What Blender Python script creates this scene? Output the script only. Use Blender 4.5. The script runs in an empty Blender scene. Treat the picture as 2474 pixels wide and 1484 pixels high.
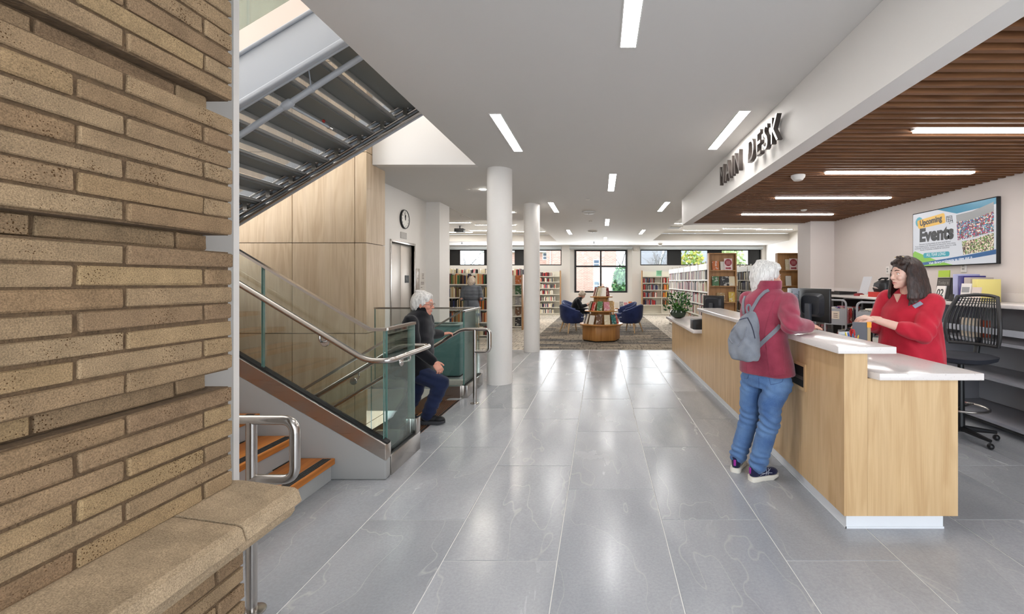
import bpy, bmesh, math, random
import numpy as np
from mathutils import Vector, Matrix, Euler, noise as mnoise
from mathutils.bvhtree import BVHTree

random.seed(7)
SC = bpy.context.scene
COL = SC.collection
# ------------------------------------------------------------------ camera
FPX, HCAM, VX, VY = 1075.0, 1.488, 1450.0, 680.0        # focal length in px (2474 wide), eye height, vanishing point
cam = bpy.data.cameras.new('camera'); camo = bpy.data.objects.new('camera', cam); COL.objects.link(camo)
cam.sensor_fit = 'HORIZONTAL'; cam.sensor_width = 36.0
cam.lens = FPX / 2474 * 36.0
cam.shift_x = (1237 - VX) / 2474
cam.shift_y = -(742 - VY) / 2474
cam.clip_start = 0.05; cam.clip_end = 200
camo.location = (0, 0, HCAM); camo.rotation_euler = (math.pi / 2, 0, 0)
SC.camera = camo
# ------------------------------------------------------------------ view
SC.view_settings.view_transform = 'Standard'; SC.view_settings.look = 'None'
SC.view_settings.gamma = 1.0; SC.view_settings.use_curve_mapping = False
SC.view_settings.exposure = 0.6
try:                                                # several panes of glass stand behind one another
    SC.cycles.transparent_max_bounces = 20; SC.cycles.max_bounces = 6; SC.cycles.diffuse_bounces = 4; SC.cycles.glossy_bounces = 3
    SC.cycles.adaptive_threshold = 0.08; SC.cycles.adaptive_min_samples = 20
except Exception: pass
# ------------------------------------------------------------------ world (bright overcast sky)
W = bpy.data.worlds.new('overcast_sky'); SC.world = W; W.use_nodes = True
wb = W.node_tree.nodes['Background']; wb.inputs[0].default_value = (0.90, 0.95, 1.0, 1); wb.inputs[1].default_value = 2.6
# ------------------------------------------------------------------ large area lights (daylight at the far windows)
def area(name, loc, rot, sx, sy, power, col):
    l = bpy.data.lights.new(name, 'AREA'); l.shape = 'RECTANGLE'; l.size = sx; l.size_y = sy
    l.energy = power; l.color = col
    o = bpy.data.objects.new(name, l); COL.objects.link(o); o.location = loc; o.rotation_euler = rot
    return o
area('assumed_entrance_light', (1.9, -1.85, 1.55), (math.radians(90), 0, 0), 5.0, 2.7, 44, (0.72, 0.86, 1.0))  # assumed daylight source behind the camera, never in view
area('added_stair_top_light', (-4.3, 4.1, 6.9), (0, 0, 0), 4.6, 3.6, 62, (0.98, 0.99, 1.0))  # added light for the stairwell; the roof is closed, no skylight is built
area('assumed_stair_side_light', (-6.93, 3.9, 4.3), (0, math.radians(-90), 0), 4.2, 3.6, 185, (0.97, 0.98, 1.0))  # assumed unseen source at a blank wall; no window is built there
area('window_daylight', (0.06, 20.2, 1.95), (math.radians(-90), 0, 0), 2.3, 1.9, 80, (0.88, 0.94, 1.0))
area('clerestory_daylight_left', (-4.3, 20.25, 2.58), (math.radians(-90), 0, 0), 4.6, 0.62, 70, (0.90, 0.95, 1.0))
area('clerestory_daylight_right', (4.6, 20.25, 2.58), (math.radians(-90), 0, 0), 5.2, 0.62, 80, (0.90, 0.95, 1.0))

def P(px, py, Y):
    return Vector(((px - VX) * Y / FPX, Y, HCAM - (py - VY) * Y / FPX))
def lerp(a, b, t): return a + (b - a) * t

# ------------------------------------------------------------------ node helpers / materials
def nn(nt, t, **kw):
    n = nt.nodes.new(t)
    for k, v in kw.items():
        if k == 'ins':
            for i, x in v.items(): n.inputs[i].default_value = x
        else: setattr(n, k, v)
    return n
def newmat(name):
    m = bpy.data.materials.new(name); m.use_nodes = True
    return m, m.node_tree, m.node_tree.nodes['Principled BSDF']
def rgb(c): return (c[0], c[1], c[2], 1.0)
def sr(r, g, b):                                    # 0..255 sRGB -> linear
    f = lambda v: (v / 255 / 12.92) if v / 255 <= 0.04045 else ((v / 255 + 0.055) / 1.055) ** 2.4
    return (f(r), f(g), f(b))
def pmat(name, c, rough=0.5, metal=0.0, spec=0.5, bump=0.0, bscale=60.0, var=0.0, vscale=8.0, emit=None, sheen=0.0, coat=0.0):
    m, nt, b = newmat(name)
    b.inputs['Base Color'].default_value = rgb(c); b.inputs['Roughness'].default_value = rough
    b.inputs['Metallic'].default_value = metal; b.inputs['Specular IOR Level'].default_value = spec
    if sheen: b.inputs['Sheen Weight'].default_value = sheen
    if coat: b.inputs['Coat Weight'].default_value = coat
    if emit:
        b.inputs['Emission Color'].default_value = rgb(emit[0]); b.inputs['Emission Strength'].default_value = emit[1]
    if bump or var:
        tc = nn(nt, 'ShaderNodeTexCoord')
    if var:
        no = nn(nt, 'ShaderNodeTexNoise', ins={'Scale': vscale, 'Detail': 3.0, 'Roughness': 0.6})
        nt.links.new(tc.outputs['Object'], no.inputs['Vector'])
        r = nn(nt, 'ShaderNodeValToRGB')
        r.color_ramp.elements[0].position = 0.3; r.color_ramp.elements[1].position = 0.7
        r.color_ramp.elements[0].color = rgb([x * (1 - var) for x in c]); r.color_ramp.elements[1].color = rgb([min(1, x * (1 + var)) for x in c])
        nt.links.new(no.outputs['Fac'], r.inputs['Fac']); nt.links.new(r.outputs['Color'], b.inputs['Base Color'])
    if bump:
        n2 = nn(nt, 'ShaderNodeTexNoise', ins={'Scale': bscale, 'Detail': 4.0})
        nt.links.new(tc.outputs['Object'], n2.inputs['Vector'])
        bp = nn(nt, 'ShaderNodeBump', ins={'Strength': bump, 'Distance': 0.01})
        nt.links.new(n2.outputs['Fac'], bp.inputs['Height']); nt.links.new(bp.outputs['Normal'], b.inputs['Normal'])
    return m
def vecscale(nt, src, sc, rnd=False):
    mp = nn(nt, 'ShaderNodeMapping'); mp.inputs['Scale'].default_value = sc
    if rnd:
        oi = nn(nt, 'ShaderNodeObjectInfo'); mu = nn(nt, 'ShaderNodeMath', operation='MULTIPLY', ins={1: 37.0})
        nt.links.new(oi.outputs['Random'], mu.inputs[0])
        ad = nn(nt, 'ShaderNodeVectorMath', operation='ADD'); nt.links.new(src, ad.inputs[0]); nt.links.new(mu.outputs[0], ad.inputs[1])
        src = ad.outputs[0]
    nt.links.new(src, mp.inputs['Vector'])
    return mp.outputs[0]
def wood(name, c1, c2, c3, axis='Z', scale=1.0, rough=0.42, rnd=True, contrast=1.0, rays=0.25):
    """straight grained veneer; axis = grain direction"""
    m, nt, b = newmat(name)
    tc = nn(nt, 'ShaderNodeTexCoord'); src = tc.outputs['Object']
    def sc(al, ac): return {'X': (al, ac, ac), 'Y': (ac, al, ac), 'Z': (ac, ac, al)}[axis]
    v1 = vecscale(nt, src, sc(0.55 * scale, 5.0 * scale), rnd)
    n1 = nn(nt, 'ShaderNodeTexNoise', ins={'Scale': 1.0, 'Detail': 3.0, 'Roughness': 0.5, 'Distortion': 0.6})
    nt.links.new(v1, n1.inputs['Vector'])
    # cathedral rings: sine of the slow noise
    mu = nn(nt, 'ShaderNodeMath', operation='MULTIPLY', ins={1: 34.0}); nt.links.new(n1.outputs['Fac'], mu.inputs[0])
    si = nn(nt, 'ShaderNodeMath', operation='SINE'); nt.links.new(mu.outputs[0], si.inputs[0])
    ma = nn(nt, 'ShaderNodeMath', operation='MULTIPLY_ADD', ins={1: 0.5, 2: 0.5}); nt.links.new(si.outputs[0], ma.inputs[0])
    v2 = vecscale(nt, src, sc(2.2 * scale, 130.0 * scale), rnd)
    n2 = nn(nt, 'ShaderNodeTexNoise', ins={'Scale': 1.0, 'Detail': 4.0, 'Roughness': 0.65}); nt.links.new(v2, n2.inputs['Vector'])
    v3 = vecscale(nt, src, sc(0.35 * scale, 9.0 * scale), rnd)
    n3 = nn(nt, 'ShaderNodeTexNoise', ins={'Scale': 1.0, 'Detail': 2.0}); nt.links.new(v3, n3.inputs['Vector'])
    mx = nn(nt, 'ShaderNodeMix', data_type='FLOAT'); mx.inputs['Factor'].default_value = 1 - rays
    nt.links.new(ma.outputs[0], mx.inputs[2]); nt.links.new(n2.outputs['Fac'], mx.inputs[3])
    r = nn(nt, 'ShaderNodeValToRGB'); e = r.color_ramp.elements
    e[0].position = 0.5 - 0.26 / contrast; e[0].color = rgb(c1); e[1].position = 0.5 + 0.22 / contrast; e[1].color = rgb(c2)
    nt.links.new(mx.outputs[0], r.inputs['Fac'])
    mc = nn(nt, 'ShaderNodeMix', data_type='RGBA'); mc.inputs[7].default_value = rgb(c3)
    rr = nn(nt, 'ShaderNodeMapRange', ins={1: 0.45, 2: 0.75, 3: 0.0, 4: 0.55}); nt.links.new(n3.outputs['Fac'], rr.inputs[0])
    nt.links.new(rr.outputs[0], mc.inputs[0]); nt.links.new(r.outputs['Color'], mc.inputs[6])
    nt.links.new(mc.outputs[2], b.inputs['Base Color'])
    b.inputs['Roughness'].default_value = rough; b.inputs['Specular IOR Level'].default_value = 0.35
    bp = nn(nt, 'ShaderNodeBump', ins={'Strength': 0.08, 'Distance': 0.004}); nt.links.new(n2.outputs['Fac'], bp.inputs['Height'])
    nt.links.new(bp.outputs['Normal'], b.inputs['Normal'])
    return m
def stone_tile(name):
    m, nt, b = newmat(name)
    tc = nn(nt, 'ShaderNodeTexCoord'); v = vecscale(nt, tc.outputs['Object'], (1, 1, 1), True)
    oi = nn(nt, 'ShaderNodeObjectInfo')
    # diagonal drift in each slab
    vd = nn(nt, 'ShaderNodeMapping'); vd.inputs['Rotation'].default_value = (0, 0, 0.6); vd.inputs['Scale'].default_value = (2.6, 0.9, 1); nt.links.new(v, vd.inputs['Vector'])
    n1 = nn(nt, 'ShaderNodeTexNoise', ins={'Scale': 1.3, 'Detail': 5.0, 'Roughness': 0.5, 'Distortion': 0.5}); nt.links.new(vd.outputs[0], n1.inputs['Vector'])
    n2 = nn(nt, 'ShaderNodeTexNoise', ins={'Scale': 70.0, 'Detail': 5.0, 'Roughness': 0.7}); nt.links.new(v, n2.inputs['Vector'])
    vn = nn(nt, 'ShaderNodeTexNoise', ins={'Scale': 0.8, 'Detail': 3.0, 'Roughness': 0.5, 'Distortion': 0.2}); nt.links.new(vd.outputs[0], vn.inputs['Vector'])
    s = nn(nt, 'ShaderNodeMath', operation='SUBTRACT', ins={1: 0.5}); nt.links.new(vn.outputs['Fac'], s.inputs[0])
    a = nn(nt, 'ShaderNodeMath', operation='ABSOLUTE'); nt.links.new(s.outputs[0], a.inputs[0])
    vein = nn(nt, 'ShaderNodeMapRange', ins={1: 0.0, 2: 0.0035, 3: 0.4, 4: 0.0}); nt.links.new(a.outputs[0], vein.inputs[0])
    step = nn(nt, 'ShaderNodeMapRange', ins={1: -0.02, 2: 0.02, 3: 0.0, 4: 1.0}); nt.links.new(s.outputs[0], step.inputs[0])
    r = nn(nt, 'ShaderNodeValToRGB'); e = r.color_ramp.elements
    e[0].position = 0.22; e[0].color = rgb(sr(150, 152, 157)); e[1].position = 0.78; e[1].color = rgb(sr(170, 171, 174))
    nt.links.new(n1.outputs['Fac'], r.inputs['Fac'])
    st = nn(nt, 'ShaderNodeMix', data_type='RGBA', blend_type='MULTIPLY'); st.inputs[0].default_value = 1
    sc_ = nn(nt, 'ShaderNodeMapRange', ins={1: 0, 2: 1, 3: 0.975, 4: 1.02}); nt.links.new(step.outputs[0], sc_.inputs[0])
    nt.links.new(r.outputs['Color'], st.inputs[6]); nt.links.new(sc_.outputs[0], st.inputs[7])
    rv = nn(nt, 'ShaderNodeMapRange', ins={1: 0, 2: 1, 3: 0.93, 4: 1.07}); nt.links.new(oi.outputs['Random'], rv.inputs[0])
    st2 = nn(nt, 'ShaderNodeMix', data_type='RGBA', blend_type='MULTIPLY'); st2.inputs[0].default_value = 1
    nt.links.new(st.outputs[2], st2.inputs[6]); nt.links.new(rv.outputs[0], st2.inputs[7])
    fi = nn(nt, 'ShaderNodeMapRange', ins={1: 0.3, 2: 0.7, 3: 0.9, 4: 1.1}); nt.links.new(n2.outputs['Fac'], fi.inputs[0])
    st3 = nn(nt, 'ShaderNodeMix', data_type='RGBA', blend_type='MULTIPLY'); st3.inputs[0].default_value = 1
    nt.links.new(st2.outputs[2], st3.inputs[6]); nt.links.new(fi.outputs[0], st3.inputs[7])
    mv = nn(nt, 'ShaderNodeMix', data_type='RGBA'); mv.inputs[7].default_value = rgb(sr(198, 196, 192))
    nt.links.new(vein.outputs[0], mv.inputs[0]); nt.links.new(st3.outputs[2], mv.inputs[6]); nt.links.new(mv.outputs[2], b.inputs['Base Color'])
    rg = nn(nt, 'ShaderNodeMapRange', ins={1: 0.3, 2: 0.7, 3: 0.19, 4: 0.28}); nt.links.new(n1.outputs['Fac'], rg.inputs[0]); nt.links.new(rg.outputs[0], b.inputs['Roughness'])
    bp = nn(nt, 'ShaderNodeBump', ins={'Strength': 0.06, 'Distance': 0.003}); nt.links.new(n1.outputs['Fac'], bp.inputs['Height']); nt.links.new(bp.outputs['Normal'], b.inputs['Normal'])
    return m
def brick_mat(name, cs, pits=1.0):
    m, nt, b = newmat(name)
    tc = nn(nt, 'ShaderNodeTexCoord'); v = vecscale(nt, tc.outputs['Object'], (1, 1, 1), True); oi = nn(nt, 'ShaderNodeObjectInfo')
    r0 = nn(nt, 'ShaderNodeValToRGB'); el = r0.color_ramp.elements
    el[0].color = rgb(cs[0]); el[1].color = rgb(cs[-1])
    for i, c in enumerate(cs[1:-1]):
        x = el.new((i + 1) / (len(cs) - 1)); x.color = rgb(c)
    nt.links.new(oi.outputs['Random'], r0.inputs['Fac'])
    n1 = nn(nt, 'ShaderNodeTexNoise', ins={'Scale': 14.0, 'Detail': 5.0, 'Roughness': 0.6}); nt.links.new(v, n1.inputs['Vector'])
    n2 = nn(nt, 'ShaderNodeTexNoise', ins={'Scale': 330.0, 'Detail': 3.0, 'Roughness': 0.7}); nt.links.new(v, n2.inputs['Vector'])
    k1 = nn(nt, 'ShaderNodeMapRange', ins={1: 0.3, 2: 0.7, 3: 0.82, 4: 1.16}); nt.links.new(n1.outputs['Fac'], k1.inputs[0])
    k2 = nn(nt, 'ShaderNodeMapRange', ins={1: 0.35, 2: 0.65, 3: 0.62, 4: 1.25}); nt.links.new(n2.outputs['Fac'], k2.inputs[0])
    mm = nn(nt, 'ShaderNodeMath', operation='MULTIPLY'); nt.links.new(k1.outputs[0], mm.inputs[0]); nt.links.new(k2.outputs[0], mm.inputs[1])
    mx = nn(nt, 'ShaderNodeMix', data_type='RGBA', blend_type='MULTIPLY'); mx.inputs[0].default_value = 1
    nt.links.new(r0.outputs['Color'], mx.inputs[6]); nt.links.new(mm.outputs[0], mx.inputs[7])
    vo = nn(nt, 'ShaderNodeTexVoronoi', ins={'Scale': 170.0, 'Randomness': 1.0}); nt.links.new(v, vo.inputs['Vector'])
    n3 = nn(nt, 'ShaderNodeTexNoise', ins={'Scale': 9.0, 'Detail': 2.0}); nt.links.new(v, n3.inputs['Vector'])
    th = nn(nt, 'ShaderNodeMapRange', ins={1: 0.42, 2: 0.72, 3: 0.04, 4: 0.30 * pits}); nt.links.new(n3.outputs['Fac'], th.inputs[0])
    lt = nn(nt, 'ShaderNodeMath', operation='LESS_THAN'); nt.links.new(vo.outputs['Distance'], lt.inputs[0]); nt.links.new(th.outputs[0], lt.inputs[1])
    pd = nn(nt, 'ShaderNodeMix', data_type='RGBA'); pd.inputs[7].default_value = rgb(sr(78, 55, 30))
    nt.links.new(lt.outputs[0], pd.inputs[0]); nt.links.new(mx.outputs[2], pd.inputs[6]); nt.links.new(pd.outputs[2], b.inputs['Base Color'])
    b.inputs['Roughness'].default_value = 0.9; b.inputs['Specular IOR Level'].default_value = 0.2
    hs = nn(nt, 'ShaderNodeMath', operation='SUBTRACT'); nt.links.new(n2.outputs['Fac'], hs.inputs[0]); nt.links.new(lt.outputs[0], hs.inputs[1])
    bp = nn(nt, 'ShaderNodeBump', ins={'Strength': 0.5, 'Distance': 0.003}); nt.links.new(hs.outputs[0], bp.inputs['Height']); nt.links.new(bp.outputs['Normal'], b.inputs['Normal'])
    return m
def glass_mat(name, tint, edge=False, refl=1.0):
    m, nt, b = newmat(name); nt.nodes.remove(b); out = nt.nodes['Material Output']
    tr = nn(nt, 'ShaderNodeBsdfTransparent'); tr.inputs[0].default_value = rgb(tint)
    gl = nn(nt, 'ShaderNodeBsdfGlossy'); gl.inputs['Roughness'].default_value = 0.02; gl.inputs[0].default_value = (0.9, 1, 0.97, 1)
    fr = nn(nt, 'ShaderNodeFresnel', ins={'IOR': 1.5}); mu = nn(nt, 'ShaderNodeMath', operation='MULTIPLY', ins={1: refl}); nt.links.new(fr.outputs[0], mu.inputs[0])
    mx = nn(nt, 'ShaderNodeMixShader'); nt.links.new(mu.outputs[0], mx.inputs[0]); nt.links.new(tr.outputs[0], mx.inputs[1]); nt.links.new(gl.outputs[0], mx.inputs[2])
    nt.links.new(mx.outputs[0], out.inputs[0])
    return m
def emis(name, c, s):
    m, nt, b = newmat(name)
    b.inputs['Base Color'].default_value = rgb((0.8, 0.8, 0.8)); b.inputs['Emission Color'].default_value = rgb(c); b.inputs['Emission Strength'].default_value = s
    return m
def brushed(name, c, axis='Z', rough=0.28, aniso=260):
    m, nt, b = newmat(name)
    b.inputs['Base Color'].default_value = rgb(c); b.inputs['Metallic'].default_value = 1.0
    tc = nn(nt, 'ShaderNodeTexCoord'); s = {'X': (3, aniso, aniso), 'Y': (aniso, 3, aniso), 'Z': (aniso, aniso, 3)}[axis]
    v = vecscale(nt, tc.outputs['Object'], s)
    n1 = nn(nt, 'ShaderNodeTexNoise', ins={'Scale': 1.0, 'Detail': 2.0}); nt.links.new(v, n1.inputs['Vector'])
    rg = nn(nt, 'ShaderNodeMapRange', ins={1: 0.3, 2: 0.7, 3: rough - 0.03, 4: rough + 0.04}); nt.links.new(n1.outputs['Fac'], rg.inputs[0]); nt.links.new(rg.outputs[0], b.inputs['Roughness'])
    return m
def fabric(name, c, c2=None, scale=420.0, bump=0.35, rough=0.9, sheen=0.2, fold=0.0, fscale=9.0):
    m, nt, b = newmat(name); c2 = c2 or [x * 0.72 for x in c]
    tc = nn(nt, 'ShaderNodeTexCoord')
    n1 = nn(nt, 'ShaderNodeTexNoise', ins={'Scale': scale, 'Detail': 3.0, 'Roughness': 0.7}); nt.links.new(tc.outputs['Object'], n1.inputs['Vector'])
    n2 = nn(nt, 'ShaderNodeTexNoise', ins={'Scale': 7.0, 'Detail': 4.0}); nt.links.new(tc.outputs['Object'], n2.inputs['Vector'])
    ad = nn(nt, 'ShaderNodeMath', operation='MULTIPLY_ADD', ins={1: 0.55, 2: 0.0}); nt.links.new(n2.outputs['Fac'], ad.inputs[0])
    a2 = nn(nt, 'ShaderNodeMath', operation='MULTIPLY_ADD', ins={1: 0.45}); nt.links.new(n1.outputs['Fac'], a2.inputs[0]); nt.links.new(ad.outputs[0], a2.inputs[2])
    r = nn(nt, 'ShaderNodeValToRGB'); e = r.color_ramp.elements; e[0].position = 0.36; e[0].color = rgb(c2); e[1].position = 0.62; e[1].color = rgb(c)
    nt.links.new(a2.outputs[0], r.inputs['Fac']); nt.links.new(r.outputs['Color'], b.inputs['Base Color'])
    b.inputs['Roughness'].default_value = rough; b.inputs['Specular IOR Level'].default_value = 0.2; b.inputs['Sheen Weight'].default_value = sheen
    bp = nn(nt, 'ShaderNodeBump', ins={'Strength': bump, 'Distance': 0.002}); nt.links.new(n1.outputs['Fac'], bp.inputs['Height'])
    last = bp
    if fold:
        n4 = nn(nt, 'ShaderNodeTexNoise', ins={'Scale': fscale, 'Detail': 3.0, 'Distortion': 1.2}); nt.links.new(tc.outputs['Object'], n4.inputs['Vector'])
        b2 = nn(nt, 'ShaderNodeBump', ins={'Strength': fold, 'Distance': 0.03}); nt.links.new(n4.outputs['Fac'], b2.inputs['Height']); nt.links.new(bp.outputs['Normal'], b2.inputs['Normal']); last = b2
    nt.links.new(last.outputs['Normal'], b.inputs['Normal'])
    return m
def objcolor_mat(name, rough=0.5):
    """cover colour comes from the object's own colour, with a printed band"""
    m, nt, b = newmat(name); oi = nn(nt, 'ShaderNodeObjectInfo'); tc = nn(nt, 'ShaderNodeTexCoord')
    v = vecscale(nt, tc.outputs['Object'], (3, 2.5, 4.5), True)
    n1 = nn(nt, 'ShaderNodeTexNoise', ins={'Scale': 1.0, 'Detail': 2.0}); nt.links.new(v, n1.inputs['Vector'])
    g = nn(nt, 'ShaderNodeMapRange', ins={1: 0.56, 2: 0.6, 3: 0.0, 4: 0.5}); nt.links.new(n1.outputs['Fac'], g.inputs[0])
    mx = nn(nt, 'ShaderNodeMix', data_type='RGBA'); mx.inputs[7].default_value = (0.75, 0.72, 0.65, 1)
    nt.links.new(g.outputs[0], mx.inputs[0]); nt.links.new(oi.outputs['Color'], mx.inputs[6]); nt.links.new(mx.outputs[2], b.inputs['Base Color'])
    b.inputs['Roughness'].default_value = rough
    return m

M = {}
M['white'] = pmat('wall_paint_white', sr(226, 222, 217), 0.62)
M['ceil'] = pmat('ceiling_paint', sr(214, 211, 207), 0.75)
M['warmwall'] = pmat('wall_paint_warm', sr(212, 202, 196), 0.62)
M['greypaint'] = pmat('grey_satin_paint', sr(158, 158, 156), 0.36)
M['bluegrey'] = pmat('pale_grey_satin_paint', sr(176, 183, 192), 0.36)
M['darkgrey'] = pmat('dark_grey_metal_pan', sr(118, 121, 120), 0.45, metal=0.2)
M['black'] = pmat('black_plastic', sr(22, 22, 24), 0.4)
M['blackmat'] = pmat('black_matte', sr(15, 15, 16), 0.8)
M['rubber'] = pmat('black_gasket', sr(10, 10, 11), 0.6)
M['steel'] = pmat('stainless_tube', (0.52, 0.49, 0.46), 0.24, metal=1.0)
M['steelband'] = brushed('stainless_cladding', (0.56, 0.52, 0.48), 'X', 0.3)
M['steeldoor'] = brushed('stainless_door', (0.50, 0.45, 0.40), 'Z', 0.36)
M['steeldoor'].node_tree.nodes['Principled BSDF'].inputs['Metallic'].default_value = 0.55
M['grout'] = pmat('tile_grout', sr(228, 226, 222), 0.9)
M['tile'] = stone_tile('grey_stone_tile')
M['brick'] = brick_mat('tan_brick', [sr(130, 106, 82), sr(146, 121, 93), sr(154, 131, 102), sr(140, 114, 86), sr(160, 135, 100), sr(148, 124, 97)])
M['mortar'] = pmat('tan_mortar', sr(104, 83, 60), 0.95, bump=0.6, bscale=120, var=0.25, vscale=40)
M['sill'] = brick_mat('tan_sill_stone', [sr(176, 154, 126), sr(170, 148, 120)], 0.25)
M['oakwall'] = wood('pale_oak_panel', sr(186, 160, 130), sr(208, 186, 156), sr(214, 194, 168), 'Z', 1.0, 0.45)
M['oakdesk'] = wood('oak_desk_veneer', sr(184, 148, 104), sr(208, 175, 131), sr(216, 186, 144), 'Z', 1.4, 0.42, contrast=0.9)
M['oakreturn'] = M['oakwall']
M['tread'] = wood('orange_oak_tread', sr(150, 86, 30), sr(190, 116, 46), sr(204, 132, 58), 'Y', 1.6, 0.38)
M['slat'] = wood('walnut_slat', sr(92, 58, 35), sr(128, 86, 55), sr(136, 94, 62), 'X', 1.2, 0.5)
M['slatback'] = pmat('dark_slat_backing', sr(46, 27, 15), 0.9)
M['shelfwood'] = wood('shelf_end_oak', sr(150, 106, 64), sr(178, 132, 84), sr(186, 142, 94), 'Z', 1.0, 0.45)
M['glass'] = glass_mat('clear_guard_glass', (0.962, 0.985, 0.976), refl=0.9)
M['glassedge'] = pmat('green_glass_edge', sr(88, 124, 116), 0.1, spec=0.9)
M['winglass'] = glass_mat('window_glass', (0.96, 0.98, 0.99))
M['light'] = emis('light_diffuser', (1.0, 0.975, 0.95), 27.0)
M['lightw'] = emis('light_diffuser_warm', (1.0, 0.94, 0.86), 54.0)
M['down'] = emis('downlight_lens', (1.0, 0.93, 0.84), 420.0)
M['quartz'] = None
def quartz():
    m, nt, b = newmat('white_quartz'); tc = nn(nt, 'ShaderNodeTexCoord')
    vo = nn(nt, 'ShaderNodeTexVoronoi', ins={'Scale': 130.0}); nt.links.new(tc.outputs['Object'], vo.inputs['Vector'])
    no = nn(nt, 'ShaderNodeTexNoise', ins={'Scale': 60.0, 'Detail': 3.0}); nt.links.new(tc.outputs['Object'], no.inputs['Vector'])
    th = nn(nt, 'ShaderNodeMapRange', ins={1: 0.5, 2: 0.75, 3: 0.05, 4: 0.3}); nt.links.new(no.outputs['Fac'], th.inputs[0])
    lt = nn(nt, 'ShaderNodeMath', operation='LESS_THAN'); nt.links.new(vo.outputs['Distance'], lt.inputs[0]); nt.links.new(th.outputs[0], lt.inputs[1])
    mx = nn(nt, 'ShaderNodeMix', data_type='RGBA'); mx.inputs[6].default_value = rgb(sr(222, 214, 210)); mx.inputs[7].default_value = rgb(sr(150, 138, 130))
    nt.links.new(lt.outputs[0], mx.inputs[0]); nt.links.new(mx.outputs[2], b.inputs['Base Color']); b.inputs['Roughness'].default_value = 0.16
    return m
M['quartz'] = quartz()
def carpet(name, c1, c2, c3):
    m, nt, b = newmat(name); tc = nn(nt, 'ShaderNodeTexCoord')
    br = nn(nt, 'ShaderNodeTexBrick', offset=0.5, ins={'Scale': 1.0, 'Mortar Size': 0.004, 'Bias': 0.0, 'Brick Width': 0.92, 'Row Height': 0.23, 'Color1': rgb(c1), 'Color2': rgb(c2), 'Mortar': rgb(c3)})
    nt.links.new(tc.outputs['Object'], br.inputs['Vector'])
    v = vecscale(nt, tc.outputs['Object'], (3, 24, 1)); n1 = nn(nt, 'ShaderNodeTexNoise', ins={'Scale': 1.0, 'Detail': 3.0, 'Roughness': 0.7}); nt.links.new(v, n1.inputs['Vector'])
    v2 = vecscale(nt, tc.outputs['Object'], (22, 3, 1)); n2 = nn(nt, 'ShaderNodeTexNoise', ins={'Scale': 1.0, 'Detail': 3.0, 'Roughness': 0.7}); nt.links.new(v2, n2.inputs['Vector'])
    mm = nn(nt, 'ShaderNodeMath', operation='MINIMUM'); nt.links.new(n1.outputs['Fac'], mm.inputs[0]); nt.links.new(n2.outputs['Fac'], mm.inputs[1])
    k = nn(nt, 'ShaderNodeMapRange', ins={1: 0.3, 2: 0.52, 3: 0.25, 4: 1.35}); nt.links.new(mm.outputs[0], k.inputs[0])
    mx = nn(nt, 'ShaderNodeMix', data_type='RGBA', blend_type='MULTIPLY'); mx.inputs[0].default_value = 1
    nt.links.new(br.outputs['Color'], mx.inputs[6]); nt.links.new(k.outputs[0], mx.inputs[7]); nt.links.new(mx.outputs[2], b.inputs['Base Color'])
    b.inputs['Roughness'].default_value = 0.95; b.inputs['Specular IOR Level'].default_value = 0.1
    return m
M['carpet_dark'] = carpet('dark_plank_carpet', sr(84, 82, 80), sr(146, 134, 118), sr(66, 64, 62))
M['carpet_light'] = carpet('light_plank_carpet', sr(168, 160, 148), sr(186, 176, 162), sr(140, 132, 122))
def perforated(name, hole=0.36):
    m, nt, b = newmat(name); out = nt.nodes['Material Output']; tc = nn(nt, 'ShaderNodeTexCoord')
    b.inputs['Base Color'].default_value = rgb(sr(190, 190, 188)); b.inputs['Roughness'].default_value = 0.4; b.inputs['Metallic'].default_value = 0.1
    v = vecscale(nt, tc.outputs['Object'], (0, 105, 0)); sp = nn(nt, 'ShaderNodeSeparateXYZ'); nt.links.new(v, sp.inputs[0])
    fr = nn(nt, 'ShaderNodeMath', operation='FRACT'); nt.links.new(sp.outputs['Y'], fr.inputs[0])
    lt = nn(nt, 'ShaderNodeMath', operation='LESS_THAN', ins={1: hole}); nt.links.new(fr.outputs[0], lt.inputs[0])
    tr = nn(nt, 'ShaderNodeBsdfTransparent'); mx = nn(nt, 'ShaderNodeMixShader')
    nt.links.new(lt.outputs[0], mx.inputs[0]); nt.links.new(b.outputs[0], mx.inputs[1]); nt.links.new(tr.outputs[0], mx.inputs[2]); nt.links.new(mx.outputs[0], out.inputs[0])
    return m
M['perf'] = perforated('perforated_riser_metal'); M['perf2'] = perforated('open_perforated_riser', 0.6)
M['cover'] = objcolor_mat('book_cover')
M['pages'] = pmat('book_pages', sr(226, 219, 204), 0.9)
M['shelfmetal'] = pmat('cream_shelf_metal', sr(226, 221, 208), 0.45)
M['flat'] = None
_flat = {}
def flat(r, g, b_, rough=0.55, spec=0.4):
    k = (r, g, b_, rough)
    if k not in _flat: _flat[k] = pmat('paint_%02x%02x%02x_%d' % (r, g, b_, int(rough * 100)), sr(r, g, b_), rough, spec=spec)
    return _flat[k]

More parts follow.
